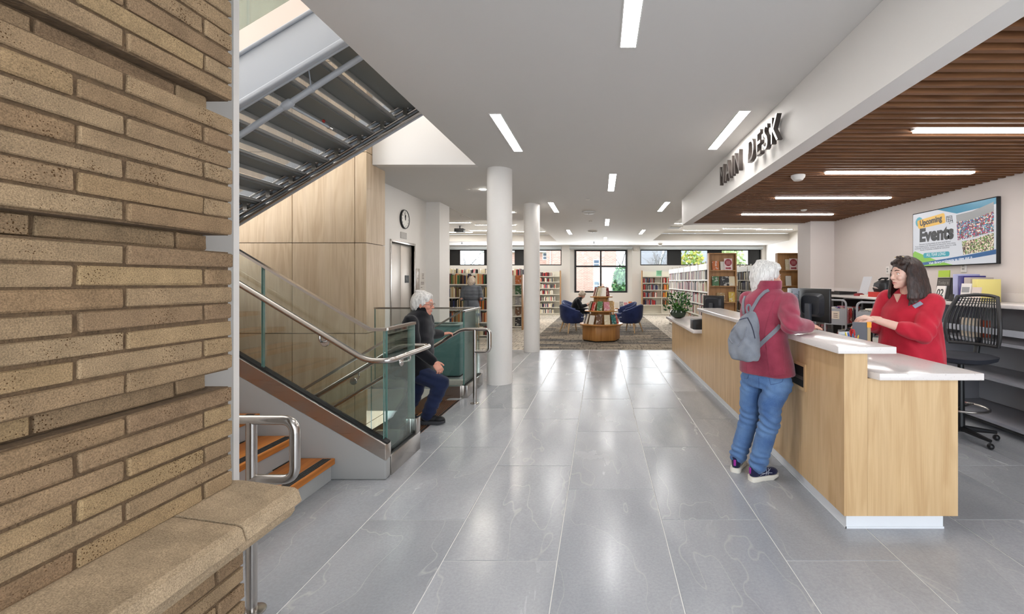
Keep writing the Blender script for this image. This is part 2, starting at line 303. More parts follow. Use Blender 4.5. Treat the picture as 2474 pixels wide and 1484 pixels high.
# ------------------------------------------------------------------ mesh builder
class MB:
    def __init__(s): s.v = []; s.f = []; s.mi = []
    def add(s, vs, fs, mi=0):
        o = len(s.v); s.v += [tuple(v) for v in vs]; s.f += [tuple(i + o for i in f) for f in fs]; s.mi += [mi] * len(fs); return s
    def box(s, x0, x1, y0, y1, z0, z1, mi=0):
        vs = [(x0, y0, z0), (x1, y0, z0), (x1, y1, z0), (x0, y1, z0), (x0, y0, z1), (x1, y0, z1), (x1, y1, z1), (x0, y1, z1)]
        return s.add(vs, [(0, 3, 2, 1), (4, 5, 6, 7), (0, 1, 5, 4), (1, 2, 6, 5), (2, 3, 7, 6), (3, 0, 4, 7)], mi)
    def obox(s, c, size, R=None, mi=0):
        R = R or Matrix.Identity(3); c = Vector(c); h = [x / 2 for x in size]
        vs = [c + R @ Vector((a * h[0], b * h[1], d * h[2])) for d in (-1, 1) for a, b in ((-1, -1), (1, -1), (1, 1), (-1, 1))]
        return s.add(vs, [(0, 3, 2, 1), (4, 5, 6, 7), (0, 1, 5, 4), (1, 2, 6, 5), (2, 3, 7, 6), (3, 0, 4, 7)], mi)
    def prism(s, poly, axis, a, b, mi=0):
        """polygon (2-D) extruded along axis from a to b; axis Y: (x,z), X: (y,z), Z: (x,y)"""
        def mk(p, t): return {'Y': (p[0], t, p[1]), 'X': (t, p[0], p[1]), 'Z': (p[0], p[1], t)}[axis]
        n = len(poly); vs = [mk(p, a) for p in poly] + [mk(p, b) for p in poly]
        ar = sum(poly[i][0] * poly[(i + 1) % n][1] - poly[(i + 1) % n][0] * poly[i][1] for i in range(n))
        flip = (ar > 0) == (axis in 'XZ')
        fs = [tuple(range(n))[::-1], tuple(range(n, 2 * n))] + [(i, (i + 1) % n, n + (i + 1) % n, n + i) for i in range(n)]
        if not flip: fs = [f[::-1] for f in fs]
        if b < a: fs = [f[::-1] for f in fs]
        return s.add(vs, fs, mi)
    def tube(s, pts, r, n=12, mi=0, caps=True):
        pts = [Vector(p) for p in pts]; rs = r if isinstance(r, (list, tuple)) else [r] * len(pts)
        vs = []; fs = []; prev = None
        for i, p in enumerate(pts):
            d = (pts[min(i + 1, len(pts) - 1)] - pts[max(i - 1, 0)]).normalized()
            if prev is None:
                u = d.cross(Vector((0, 0, 1)))
                if u.length < 1e-3: u = d.cross(Vector((0, 1, 0)))
                u.normalize()
            else:
                u = (prev - d * prev.dot(d)).normalized()
            prev = u; w = d.cross(u)
            for k in range(n):
                a = 2 * math.pi * k / n; vs.append(p + (u * math.cos(a) + w * math.sin(a)) * rs[i])
        for i in range(len(pts) - 1):
            for k in range(n):
                a, b = i * n + k, i * n + (k + 1) % n; fs.append((a, b, b + n, a + n))
        if caps: fs.append(tuple(range(n))[::-1]); fs.append(tuple(range((len(pts) - 1) * n, len(pts) * n)))
        return s.add(vs, fs, mi)
    def lathe(s, prof, c=(0, 0, 0), n=24, mi=0, R=None):
        """profile of (radius, z) bottom to top"""
        c = Vector(c); vs = []; fs = []
        for r, z in prof:
            for k in range(n):
                a = 2 * math.pi * k / n; p = Vector((r * math.cos(a), r * math.sin(a), z)); vs.append(c + (R @ p if R else p))
        for i in range(len(prof) - 1):
            for k in range(n):
                a, b = i * n + k, i * n + (k + 1) % n; fs.append((a, b, b + n, a + n))
        fs.append(tuple(range(n))[::-1]); fs.append(tuple(range((len(prof) - 1) * n, len(prof) * n)))
        return s.add(vs, fs, mi)
    def ball(s, c, r, n=12, m=8, R=None, mi=0):
        r = r if isinstance(r, (list, tuple)) else (r, r, r); c = Vector(c); vs = []; fs = []
        for i in range(1, m):
            th = math.pi * i / m
            for k in range(n):
                a = 2 * math.pi * k / n; p = Vector((r[0] * math.sin(th) * math.cos(a), r[1] * math.sin(th) * math.sin(a), -r[2] * math.cos(th)))
                vs.append(c + (R @ p if R else p))
        for i in range(m - 2):
            for k in range(n):
                a, b = i * n + k, i * n + (k + 1) % n; fs.append((a, b, b + n, a + n))
        lo, hi = len(vs), len(vs) + 1
        pl, ph = Vector((0, 0, -r[2])), Vector((0, 0, r[2])); vs += [c + (R @ pl if R else pl), c + (R @ ph if R else ph)]
        for k in range(n):
            fs.append((lo, (k + 1) % n, k)); fs.append((hi, (m - 2) * n + k, (m - 2) * n + (k + 1) % n))
        return s.add(vs, fs, mi)
    def cone(s, p0, r0, p1, r1, n=14, mi=0):
        """round cone (capsule with two radii)"""
        p0, p1 = Vector(p0), Vector(p1); d = p1 - p0; L = d.length
        if L < 1e-6: return s.ball(p0, max(r0, r1), n, 8, mi=mi)
        d.normalize(); prof = []
        for i in range(5): a = math.pi / 2 * (1 - i / 4); prof.append((max(1e-4, r0 * math.cos(a)), -r0 * math.sin(a)))
        for i in range(5): a = math.pi / 2 * i / 4; prof.append((max(1e-4, r1 * math.cos(a)), L + r1 * math.sin(a)))
        q = Vector((0, 0, 1)).rotation_difference(d).to_matrix()
        return s.lathe(prof, p0, n, mi, q)
    def loft(s, rings, n=24, mi=0):
        """rings: (center, rx, ry[, Rmatrix or yaw][, power]) stacked, ends capped"""
        vs = []; fs = []
        for rg in rings:
            c = Vector(rg[0]); R = rg[3] if len(rg) > 3 and rg[3] is not None else 0.0; pw = rg[4] if len(rg) > 4 else 2.0
            if not isinstance(R, Matrix): R = Matrix.Rotation(R, 3, 'Z')
            for k in range(n):
                a = 2 * math.pi * k / n; ca, sa = math.cos(a), math.sin(a); e = 2.0 / pw
                vs.append(c + R @ Vector((rg[1] * math.copysign(abs(ca) ** e, ca), rg[2] * math.copysign(abs(sa) ** e, sa), 0)))
        for i in range(len(rings) - 1):
            for k in range(n):
                a, b = i * n + k, i * n + (k + 1) % n; fs.append((a, b, b + n, a + n))
        fs.append(tuple(range(n))[::-1]); fs.append(tuple(range((len(rings) - 1) * n, len(rings) * n)))
        return s.add(vs, fs, mi)
    def xf(s, Mx):
        s.v = [tuple(Mx @ Vector(v)) for v in s.v]; return s
    def mesh(s, name, mats, ang=35, bevel=0.0, seg=2, smooth=True):
        me = bpy.data.meshes.new(name); me.from_pydata(s.v, [], s.f)
        for m in (mats if isinstance(mats, (list, tuple)) else [mats]): me.materials.append(m)
        if any(s.mi): me.polygons.foreach_set('material_index', s.mi)
        if bevel:
            bm = bmesh.new(); bm.from_mesh(me)
            ed = [e for e in bm.edges if len(e.link_faces) == 2 and e.calc_face_angle(0) > 0.6]
            bmesh.ops.bevel(bm, geom=ed, offset=bevel, segments=seg, affect='EDGES', profile=0.5, clamp_overlap=True)
            bm.to_mesh(me); bm.free()
        if smooth:
            me.polygons.foreach_set('use_smooth', [True] * len(me.polygons)); me.set_sharp_from_angle(angle=math.radians(ang))
        me.update()
        return me
    def build(s, name, mats, parent=None, ang=35, bevel=0.0, seg=2, base=False, smooth=True):
        if base and parent is None and s.v:
            a = np.array(s.v); c = Vector(((a[:, 0].min() + a[:, 0].max()) / 2, (a[:, 1].min() + a[:, 1].max()) / 2, a[:, 2].min()))
            s.v = [tuple(Vector(v) - c) for v in s.v]
        else: c = None
        o = bpy.data.objects.new(name, s.mesh(name, mats, ang, bevel, seg, smooth)); COL.objects.link(o)
        if c is not None: o.location = c
        if parent is not None: attach(o, parent)
        return o
def attach(o, parent):
    o.parent = parent
    # parts of parts: parent chain of world-built meshes keeps identity basis below the root
    o.matrix_parent_inverse = parent.matrix_basis.inverted() if parent.parent is None else Matrix.Identity(4)
def tag(o, label=None, cat=None, group=None, kind=None):
    if label: o['label'] = label
    if cat: o['category'] = cat
    if group: o['group'] = group
    if kind: o['kind'] = kind
    return o
def struct(o): o['kind'] = 'structure'; return o
def thing(name, label, cat, loc=(0, 0, 0), rotz=0.0, group=None):
    e = bpy.data.objects.new(name, None); COL.objects.link(e); e.empty_display_size = 0.1
    e.location = loc; e.rotation_euler = (0, 0, rotz)
    return tag(e, label, cat, group)
def copy_tree(o, parent=None):
    c = o.copy(); COL.objects.link(c)
    if parent is not None: c.parent = parent
    for ch in o.children: copy_tree(ch, c)
    return c
def fillet(pts, r, n=5):
    pts = [Vector(p) for p in pts]; out = [pts[0]]
    for i in range(1, len(pts) - 1):
        a, b, c = pts[i - 1], pts[i], pts[i + 1]; u = (a - b); w = (c - b)
        if u.length < 1e-6 or w.length < 1e-6: continue
        rr = min(r, u.length * 0.48, w.length * 0.48); u.normalize(); w.normalize(); p, q = b + u * rr, b + w * rr
        for k in range(n + 1):
            t = k / n; out.append(p.lerp(b, t).lerp(b.lerp(q, t), t))
    out.append(pts[-1]); return out
def text_mesh(s, size, depth, bold=0.0, align='LEFT', sx=1.0, space=1.0):
    cu = bpy.data.curves.new('t', 'FONT'); cu.body = s; cu.size = size; cu.extrude = depth / 2; cu.offset = bold; cu.align_x = align; cu.space_character = space
    cu.resolution_u = 3
    o = bpy.data.objects.new('t', cu); COL.objects.link(o); o.scale = (sx, 1, 1)
    bpy.context.view_layer.update()
    me = bpy.data.meshes.new_from_object(o.evaluated_get(bpy.context.evaluated_depsgraph_get()))
    bpy.data.objects.remove(o); bpy.data.curves.remove(cu)
    if sx != 1.0: me.transform(Matrix.Diagonal((sx, 1, 1, 1)))
    return me
def mesh_obj(name, me, mats, parent=None, Mx=None):
    if Mx is not None: me.transform(Mx)
    me.materials.clear()
    for m in (mats if isinstance(mats, (list, tuple)) else [mats]): me.materials.append(m)
    o = bpy.data.objects.new(name, me); COL.objects.link(o)
    if parent is not None: attach(o, parent)
    return o
# ================================================================== STRUCTURE
CEIL = 3.13
def sbox(name, mat, *boxes, parent=None, bevel=0.0):
    mb = MB()
    for b in boxes: mb.box(*b)
    o = mb.build(name, mat, parent, bevel=bevel)
    if parent is None: struct(o)
    return o
OPX0, OPX1, OPY0, OPY1 = -6.9, -1.76, 3.86, 6.15       # stair opening in the floor
floor = sbox('floor', M['grout'], (OPX1, 8.0, -2.0, 9.636, -0.3, -0.003), (-7.0, OPX1, -2.0, OPY0, -0.3, -0.003), (-7.0, OPX1, OPY1, 9.636, -0.3, -0.003))
# --- stone floor tiles, 0.61 x 1.22 m, third-offset
def rect_minus(r, h):
    x0, x1, y0, y1 = r; a0, a1, b0, b1 = h
    if x1 <= a0 or x0 >= a1 or y1 <= b0 or y0 >= b1: return [r]
    out = []
    if y0 < b0: out.append((x0, x1, y0, b0))
    if y1 > b1: out.append((x0, x1, b1, y1))
    yy0, yy1 = max(y0, b0), min(y1, b1)
    if x0 < a0: out.append((x0, a0, yy0, yy1))
    if x1 > a1: out.append((a1, x1, yy0, yy1))
    return out
_tm = {}
def tile(r):
    g = 0.0028; w, h = r[1] - r[0] - 2 * g, r[3] - r[2] - 2 * g
    if w < 0.03 or h < 0.03: return
    k = (round(w, 3), round(h, 3))
    if k not in _tm:
        mb = MB(); b = 0.0015
        vs = []
        for z, i in ((-0.012, 0), (-b, 0), (0, b)):
            vs += [(-w / 2 + i, -h / 2 + i, z), (w / 2 - i, -h / 2 + i, z), (w / 2 - i, h / 2 - i, z), (-w / 2 + i, h / 2 - i, z)]
        fs = [(0, 3, 2, 1), (8, 9, 10, 11)] + [(l + a, l + (a + 1) % 4, l + 4 + (a + 1) % 4, l + 4 + a) for l in (0, 4) for a in range(4)]
        mb.add(vs, fs); _tm[k] = mb.mesh('tile', M['tile'], smooth=False)
    o = bpy.data.objects.new('tile', _tm[k]); COL.objects.link(o); o.parent = floor
    o.location = ((r[0] + r[1]) / 2, (r[2] + r[3]) / 2, 0)
for c in range(-6, 7):
    x0 = -0.229 + 0.61 * c; off = 3.183 - 0.4067 * c
    y = off - 1.22 * math.ceil((off + 0.9) / 1.22)
    while y < 9.63:
        for r in rect_minus((max(x0, -4.2), min(x0 + 0.61, 4.5), y, min(y + 1.22, 9.63)), (OPX0, OPX1, OPY0, OPY1)):
            if r[1] - r[0] > 0.02 and r[3] > -0.9: tile(r)
        y += 1.22
# --- carpet
cd = sbox('floor_carpet_dark', M['carpet_dark'], (-1.70, 1.84, 9.636, 20.3, -0.05, 0.002))
cl = sbox('floor_carpet_light', M['carpet_light'], (-8.0, -1.70, 9.636, 20.3, -0.05, 0.001), (1.84, 8.0, 9.636, 20.3, -0.05, 0.001))
sbox('trim_1', flat(210, 206, 200), (-3.3, 4.04, 9.625, 9.640, -0.01, 0.006))
# --- basement seen through the glass
sbox('floor_basement', flat(176, 176, 172), (-7.0, -1.6, 1.9, 6.7, -3.3, -3.0))
sbox('wall_basement', M['white'], (-1.76, -1.6, 3.5, 6.6, -3.0, -0.3), (-7.1, -6.9, 1.9, 6.7, -3.0, 0.0), (-7.0, -1.6, 3.4, 3.5, -3.0, -0.3))

# --- pale oak panelled stair wall
wall_stair = sbox('wall_stair', flat(60, 36, 20), (-7.0, -3.235, 6.135, 6.62, -3.0, 7.0))
zed = [-3.0, -1.72, -0.473, 0.772, 2.017, 3.267, 4.51, 5.755, 7.0]
xed = [-6.81, -5.95, -5.09, -4.23, -3.37, -3.21]
for i in range(len(xed) - 1):
    for j in range(len(zed) - 1):
        g = 0.0045
        MB().box(xed[i] + g, xed[i + 1] - (g if i < len(xed) - 2 else 0), 6.11, 6.134, zed[j] + g, zed[j + 1] - g).build('panel', M['oakwall'], wall_stair, smooth=False)
for j in range(len(zed) - 1):
    MB().box(-3.234, -3.211, 6.1345, 6.64, zed[j] + 0.0045, zed[j + 1] - 0.0045).build('panel', M['oakwall'], wall_stair, smooth=False)

# --- white walls
sbox('wall_elevator', M['white'], (-4.3, -3.6, 6.62, 7.66, 0, CEIL), (-4.3, -3.6, 8.60, 9.2, 0, CEIL), (-4.3, -3.6, 7.66, 8.60, 2.17, CEIL), (-4.3, -4.0, 7.66, 8.6, 0, 2.2))
sbox('wall_pier_left', M['white'], (-4.3, -3.32, 9.2, 9.8, 0, CEIL))
sbox('wall_left', M['white'], (-7.75, -7.6, 9.7, 20.6, 0, 3.45), (-7.6, -4.3, 9.7, 9.8, 0, CEIL), (-7.2, -7.0, -2.0, 6.7, -0.0, 7.0))
sbox('wall_stairwell', M['white'], (-7.0, -1.5655, 1.90, 1.93, 0.0, 7.0))
sbox('wall_void', M['white'], (-3.205, -1.75, 6.26, 6.40, CEIL, 7.0))
sbox('wall_void_side', M['white'], (-1.75, -1.60, 1.93, 6.40, 3.401, 7.0))
sbox('wall_right', M['warmwall'], (4.5, 4.65, -2.0, 9.1, 0, CEIL))
sbox('wall_pier_right', M['warmwall'], (4.04, 4.499, 8.55, 9.1, 0, CEIL))
sbox('wall_right_far', M['white'], (7.55, 7.7, 9.0, 20.6, 0, 3.45), (4.65, 7.55, 9.0, 9.1, 0, 3.45))
sbox('wall_entry_left', M['white'], (-2.0, -1.9, -2.0, 1.9, 0, CEIL))
# assumed, unseen entrance front behind the camera: an opening full of daylight between two piers
sbox('wall_back', M['white'], (-2.0, -0.7, -2.1, -2.0, 0, CEIL), (4.5, 4.65, -2.1, -2.0, 0, CEIL), (-0.7, 4.5, -2.1, -2.0, 2.95, CEIL))
# --- ceiling with coffers and the stair void
CF = 3.42
sbox('ceiling', M['ceil'],
     (-2.0, -1.75, -2.0, 1.9, CEIL, 3.4), (-1.75, 4.65, -2.0, 9.5, CEIL, 3.4), (-7.6, -1.75, 6.40, 11.97, CEIL, 3.4),
     (-1.75, 2.11, 9.5, 20.6, CEIL, 3.4), (-1.78, -1.75, 11.97, 20.6, CEIL, 3.4), (2.11, 4.65, 9.5, 10.2, CEIL, 3.4), (4.65, 7.6, 9.1, 10.2, CEIL, 3.4), (-7.6, -1.78, 18.15, 20.6, CEIL, 3.4), (2.11, 7.6, 17.8, 20.6, CEIL, 3.4),
     (-7.6, -1.7, 11.9, 18.3, CF, CF + 0.1), (2.0, 7.6, 10.1, 17.9, CF, CF + 0.1), (-7.0, -1.6, 1.9, 6.7, 7.0, 7.1))
sbox('trim_ceiling_joint', flat(176, 170, 164), (-3.37, -3.355, 9.8, 11.97, CEIL - 0.002, CEIL + 0.001))
# --- far wall with window openings (Y = 20.3)
YW = 20.3; k = YW / FPX
def wx(px): return (px - VX) * k
def wz(py): return HCAM - (py - VY) * k
ZT, ZB = wz(602.5), wz(641.5)
cl_open = [(1087, 1178), (1178, 1266), (1266, 1356), (1547, 1846)]
L0, L1 = wx(1084), wx(1356.5); R0, R1 = wx(1547), wx(1841); B0, B1 = wx(1377), wx(1527); BZ0 = wz(709)
sbox('wall_far', M['white'], (-7.6, L0, YW, YW + 0.3, 0, 3.45), (L0, L1, YW, YW + 0.3, 0, ZB), (L0, L1, YW, YW + 0.3, ZT, 3.45), (L1, B0, YW, YW + 0.3, 0, 3.45),
     (B0, B1, YW, YW + 0.3, 0, BZ0), (B0, B1, YW, YW + 0.3, ZT + 0.03, 3.45), (B1, R0, YW, YW + 0.3, 0, 3.45), (R0, R1, YW, YW + 0.3, 0, ZB), (R0, R1, YW, YW + 0.3, ZT, 3.45), (R1, 7.6, YW, YW + 0.3, 0, 3.45))
fr = flat(26, 24, 26, 0.4)
def window(name, x0, x1, z0, z1, vs=(), hs=(), y=None, t=0.05, blackcells=()):
    y = y or YW + 0.16
    w = struct(bpy.data.objects.new(name, None)); COL.objects.link(w)
    mb = MB(); mb.box(x0, x1, y, y + 0.07, z0, z0 + t).box(x0, x1, y, y + 0.07, z1 - t, z1).box(x0, x0 + t, y, y + 0.07, z0 + t, z1 - t).box(x1 - t, x1, y, y + 0.07, z0 + t, z1 - t)
    mb.build('window_frame', fr, w)
    for v in vs: MB().box(v - t / 2, v + t / 2, y, y + 0.07, z0 + t, z1 - t).build('mullion', fr, w)
    xs = [x0 + t] + [q for v in vs for q in (v - t / 2, v + t / 2)] + [x1 - t]
    zs = [z0 + t] + [q for h in hs for q in (h - t / 2, h + t / 2)] + [z1 - t]
    for i in range(0, len(xs), 2):
        for h in hs: MB().box(xs[i], xs[i + 1], y, y + 0.07, h - t / 2, h + t / 2).build('glazing_bar', fr, w)
        for j in range(0, len(zs), 2):
            if i // 2 in blackcells:
                MB().box(xs[i], xs[i + 1], y + 0.01, y + 0.03, zs[j], zs[j + 1]).build('dark_panel', M['black'], w)
            else:
                MB().box(xs[i], xs[i + 1], y + 0.03, y + 0.04, zs[j], zs[j + 1]).build('pane', M['winglass'], w)
    return w
window('window_1', wx(1388), wx(1515.5), wz(707.5), wz(602.5), vs=(wx(1451.5),), hs=(wz(643.5),), t=0.075)
window('window_2', L0, L1, ZB, ZT, vs=(wx(1107), wx(1168.5), wx(1180), wx(1243), wx(1266.5)), blackcells=(0, 2, 4))
window('window_3', R0, R1, ZB, ZT, vs=(wx(1614.5), wx(1646), wx(1712.5), wx(1745), wx(1812)), blackcells=(1, 3, 5))
# splayed reveals of the big window
rv = MB()
for a, b in ((1377, 1388), (1527, 1515.5)):
    rv.prism([(wx(a), YW + 0.005), (wx(b), YW + 0.20), (wx(b) + (0.02 if b < a else -0.02) * -1, YW + 0.25), (wx(a), YW + 0.25)], 'Z', wz(709), ZT + 0.03)
rv.box(wx(1377), wx(1527), YW + 0.01, YW + 0.25, wz(709) - 0.01, wz(707.5))
struct(rv.build('trim_window_reveal', M['white']))
# roller blind cassettes
for i, (a, b) in enumerate(((1376, 1528), (1085, 1357), (1546, 1842))):
    bl = thing('roller_blind', ('grey roller blind cassette above the large cross-barred window', 'grey roller blind cassette above the left clerestory strip', 'grey roller blind cassette above the right clerestory strip')[i], 'blind', (wx((a + b) / 2), YW - 0.05, ZT), 0)
    MB().box(wx(a), wx(b), YW - 0.10, YW - 0.004, ZT + 0.02, ZT + 0.11).build('cassette', flat(186, 190, 190), bl, bevel=0.012)
    MB().box(wx(a), wx(b), YW - 0.06, YW - 0.045, ZT - 0.02, ZT + 0.02).build('bottom_rail', flat(170, 174, 176), bl)
# --- main desk soffit and walnut slat ceiling
sbox('wall_soffit', M['white'], (1.65, 1.81, -2.0, 8.98, 2.62, CEIL - 0.001), (1.81, 4.499, 8.83, 8.98, 2.635, CEIL - 0.001))
slatc = sbox('ceiling_slat', M['slatback'], (1.811, 4.499, 0.0, 8.829, 2.74, 2.78))
slat_me = MB().box(-1.343, 1.343, -0.017, 0.017, -0.045, 0.045).mesh('slat', M['slat'], smooth=False)
SL = [(7.67, 2.43, 3.98), (6.14, 2.42, 3.98), (4.69, 2.39, 3.93), (3.40, 2.40, 3.95)]
ny = 8.78
while ny > 0.4:
    o = bpy.data.objects.new('slat', slat_me); COL.objects.link(o); o.parent = slatc; o.location = (3.155, ny, 2.684); ny -= 0.1008
ords = ['first', 'second', 'third', 'fourth']
for i, (y, a, b) in enumerate(SL):
    yy = 8.78 - 0.1008 * (round((8.78 - y) / 0.1008 - 0.5) + 0.5)
    t = thing('slat_ceiling_light', 'long thin linear light in the walnut slat ceiling, %s from the bookshelves' % ords[i], 'light', ((a + b) / 2, yy, 2.62))
    MB().box(a, b, yy - 0.032, yy + 0.032, 2.626, 2.64).build('diffuser', M['light'], t)
    MB().box(a - 0.015, b + 0.015, yy - 0.032, yy + 0.032, 2.6405, 2.70).build('housing', flat(220, 214, 206), t)
# --- ceiling lights (recessed, running away from the entrance)
CL = [('middle', 0.195, 1.84, 3.11), ('middle', 0.195, 6.79, 8.06), ('middle', 0.195, 11.72, 13.05), ('middle', 0.195, 16.6, 17.9),
      ('column', -1.03, 4.36, 5.60), ('column', -1.03, 9.24, 10.55), ('column', -1.03, 14.2, 15.5),
      ('desk', 1.392, 4.28, 5.52), ('desk', 1.392, 9.19, 10.4), ('desk', 1.392, 14.15, 15.4)]
CLB = [('middle', 'over the entrance floor, in the middle row'), ('m', 'in the middle row over the tiles'), ('m', 'in the middle row over the dark carpet'), ('m', 'in the middle row close to the window'),
       ('c', 'beside the stair opening'), ('c', 'past the second white column'), ('c', 'over the blue armchairs, on the elevator side'),
       ('d', 'beside the raised sign letters'), ('d', 'past the end of the sign soffit'), ('d', 'over the carpet on the bookshelf side, near the window')]
for (row, x, y0, y1), (_, lb) in zip(CL, CLB):
    t = thing('ceiling_light', 'white rectangular recessed ceiling light ' + lb, 'light', (x, (y0 + y1) / 2, CEIL - 0.01), group='recessed ceiling lights')
    MB().box(x - 0.052, x + 0.052, y0, y1, CEIL - 0.004, CEIL + 0.02).build('diffuser', M['light'], t)
    f = MB(); f.box(x - 0.06, x - 0.052, y0 - 0.008, y1 + 0.008, CEIL - 0.006, CEIL + 0.02).box(x + 0.052, x + 0.06, y0 - 0.008, y1 + 0.008, CEIL - 0.006, CEIL + 0.02).box(x - 0.052, x + 0.052, y0 - 0.008, y0, CEIL - 0.006, CEIL + 0.02).box(x - 0.052, x + 0.052, y1, y1 + 0.008, CEIL - 0.006, CEIL + 0.02)
    f.build('trim_frame', flat(232, 230, 226), t)
# linear lights in the coffers (run across)
def cz(py): return (CF - HCAM) * FPX / (VY - py)
cof = [(1060, 1135, 537.5), (1148, 1245, 543), (1135, 1245, 556.5), (1060, 1140, 560.5), (1130, 1245, 570.5), (1060, 1136, 574), (1234, 1315, 559), (1234, 1285, 572.5),
       (1630, 1668, 539), (1652, 1737, 556), (1592, 1668, 570), (1676, 1755, 566), (1748, 1838, 552), (1750, 1826, 569), (1828, 1914, 554)]
_rank = {}
for _s in (0, 1):
    for _r, _i in enumerate(sorted((i for i in range(len(cof)) if (cof[i][0] > 1400) == bool(_s)), key=lambda i: -cof[i][2])): _rank[_i] = ('first', 'second', 'third', 'fourth', 'fifth', 'sixth', 'seventh', 'eighth')[_r]
for i, (a, b, y) in enumerate(cof):
    Y = cz(y); xa, xb = (a - VX) * Y / FPX, (b - VX) * Y / FPX
    if a < 1400: xb = min(xb, -1.95)
    else: xa = max(xa, 2.25)
    t = thing('coffer_light', 'thin white linear light running across the %s ceiling coffer' % ('left, person-side' if a < 1400 else 'right, desk-side'), 'light', ((xa + xb) / 2, Y, CF - 0.02),
              group='linear lights in the %s coffer' % ('elevator side' if a < 1400 else 'desk side'))
    t['label'] = 'linear light in the coffer over the %s, %s from the window' % ('book rows beyond the elevator' if a < 1400 else 'bookcases behind the desk', _rank[i])
    MB().box(xa, xb, Y - 0.05, Y + 0.05, CF - 0.012, CF - 0.001).build('diffuser', M['lightw'], t)
    MB().box(xa - 0.01, xb + 0.01, Y - 0.062, Y - 0.05, CF - 0.016, CF - 0.001).box(xa - 0.01, xb + 0.01, Y + 0.05, Y + 0.062, CF - 0.016, CF - 0.001).build('trim_frame', flat(225, 222, 216), t)
# --- round columns
for (x, y, r, lb) in ((-1.475, 6.53, 0.182, 'thick round white column beside the glass stair guard'), (-1.455, 9.47, 0.168, 'round white column standing at the carpet edge')):
    c = MB(); c.lathe([(r, 0.0), (r, CEIL)], (x, y, 0), 48)
    o = c.build('trim_column', M['white']); struct(o); o.name = 'trim_column'; o['label'] = lb
# --- skirting
sbox('baseboard_left', flat(206, 202, 196), (-3.6, -3.588, 6.65, 7.6, 0, 0.1), (-3.6, -3.588, 8.66, 9.2, 0, 0.1), (-3.6, -3.32, 9.188, 9.2, 0, 0.1), (-3.32, -3.308, 9.2, 9.8, 0, 0.1))
sbox('baseboard_far', flat(206, 202, 196), (-7.6, 7.55, YW - 0.012, YW, 0, 0.1))
# ================================================================== BRICK PILLAR
pillar = struct(bpy.data.objects.new('wall_brick_pillar', None)); COL.objects.link(pillar)
rng = random.Random(3)
def brick_mesh(L, seed, D=0.10, H=0.0435):
    r = random.Random(seed); bm = bmesh.new()
    bmesh.ops.create_cube(bm, size=1.0)
    for v in bm.verts: v.co = Vector((v.co.x * D, v.co.y * L, v.co.z * H))
    bmesh.ops.bevel(bm, geom=list(bm.edges), offset=0.0035, segments=1, affect='EDGES')
    for v in bm.verts: v.co += Vector((r.uniform(-1, 1) * 0.0012, r.uniform(-1, 1) * 0.002, r.uniform(-1, 1) * 0.0016))
    me = bpy.data.meshes.new('brick'); bm.to_mesh(me); bm.free(); me.materials.append(M['brick']); return me
LB, HB, JT = 0.2955, 0.089, 0.0095
bmesh_s = [brick_mesh(LB, i) for i in range(5)]; bmesh_h = [brick_mesh(HB, 20 + i) for i in range(4)]
def course(zc, xf, yc, header):
    y = yc; first = True
    while y > 0.36:
        hd = header and first; L = HB if hd else LB; first = False
        o = bpy.data.objects.new('brick', rng.choice(bmesh_h if hd else bmesh_s)); COL.objects.link(o); o.parent = pillar
        o.location = (xf - 0.05 + rng.uniform(-0.002, 0.002), y - L / 2, zc + rng.uniform(-0.001, 0.001)); o.rotation_euler = (rng.uniform(-.003, .003), 0, rng.uniform(-.006, .006))
        y -= L + JT
CP = 0.0503; Z0C = 1.6004; mo = MB()
for kk in range(-14, 31):
    zc = Z0C + kk * CP; rec = kk % 8 == 0; d = 0.041 if rec else 0.0
    course(zc, -1.11 - d, 1.343 - d, kk % 2 == 0)
    mo.box(-1.55, -1.1175 - d, 0.30, 1.336 - d, zc - CP / 2, zc + CP / 2)
for kk in range(0, 15):
    zc = 0.708 - kk * CP
    if zc < 0.02: break
    course(zc, -1.074, 1.343, kk % 2 == 1); mo.box(-1.55, -1.0815, 0.30, 1.336, max(0, zc - CP / 2), zc + CP / 2)
mo.box(-1.55, -1.12, 0.30, 1.33, 0.733, 0.872)
mo.build('mortar', M['mortar'], pillar, smooth=False)
# stone sill in two lengths
prof = [(-1.30, 0.874), (-1.105, 0.874), (-0.945, 0.851), (-0.932, 0.843), (-0.922, 0.812), (-0.926, 0.806), (-0.944, 0.803), (-0.944, 0.782), (-0.956, 0.764), (-1.00, 0.742), (-1.06, 0.734), (-1.30, 0.734)]
for (a, b) in ((0.30, 1.158), (1.166, 1.386)):
    mb = MB(); n = len(prof)
    ys = [a + (b - a) * t for t in (0, .1, .25, .4, .55, .7, .85, .95, 1.0)]
    vs = []; fs = []
    for i, y in enumerate(ys):
        e = 0.012 if (i == len(ys) - 1 and b > 1.2) else 0.0
        for (px_, pz_) in prof:
            j = 0.0 if px_ < -1.2 else 1
            vs.append((px_ - (e if j else 0) + rng.uniform(-1, 1) * 0.0009 * j, y, pz_ - (e * 0.6 if pz_ > 0.83 else 0) + rng.uniform(-1, 1) * 0.0007 * j))
    for i in range(len(ys) - 1):
        for q in range(n): fs.append((i * n + q, i * n + (q + 1) % n, (i + 1) * n + (q + 1) % n, (i + 1) * n + q))
    fs.append(tuple(range(n))); fs.append(tuple(range((len(ys) - 1) * n, len(ys) * n))[::-1])
    mb.add(vs, [f[::-1] for f in fs]); mb.build('sill_stone', M['sill'], pillar, smooth=False)

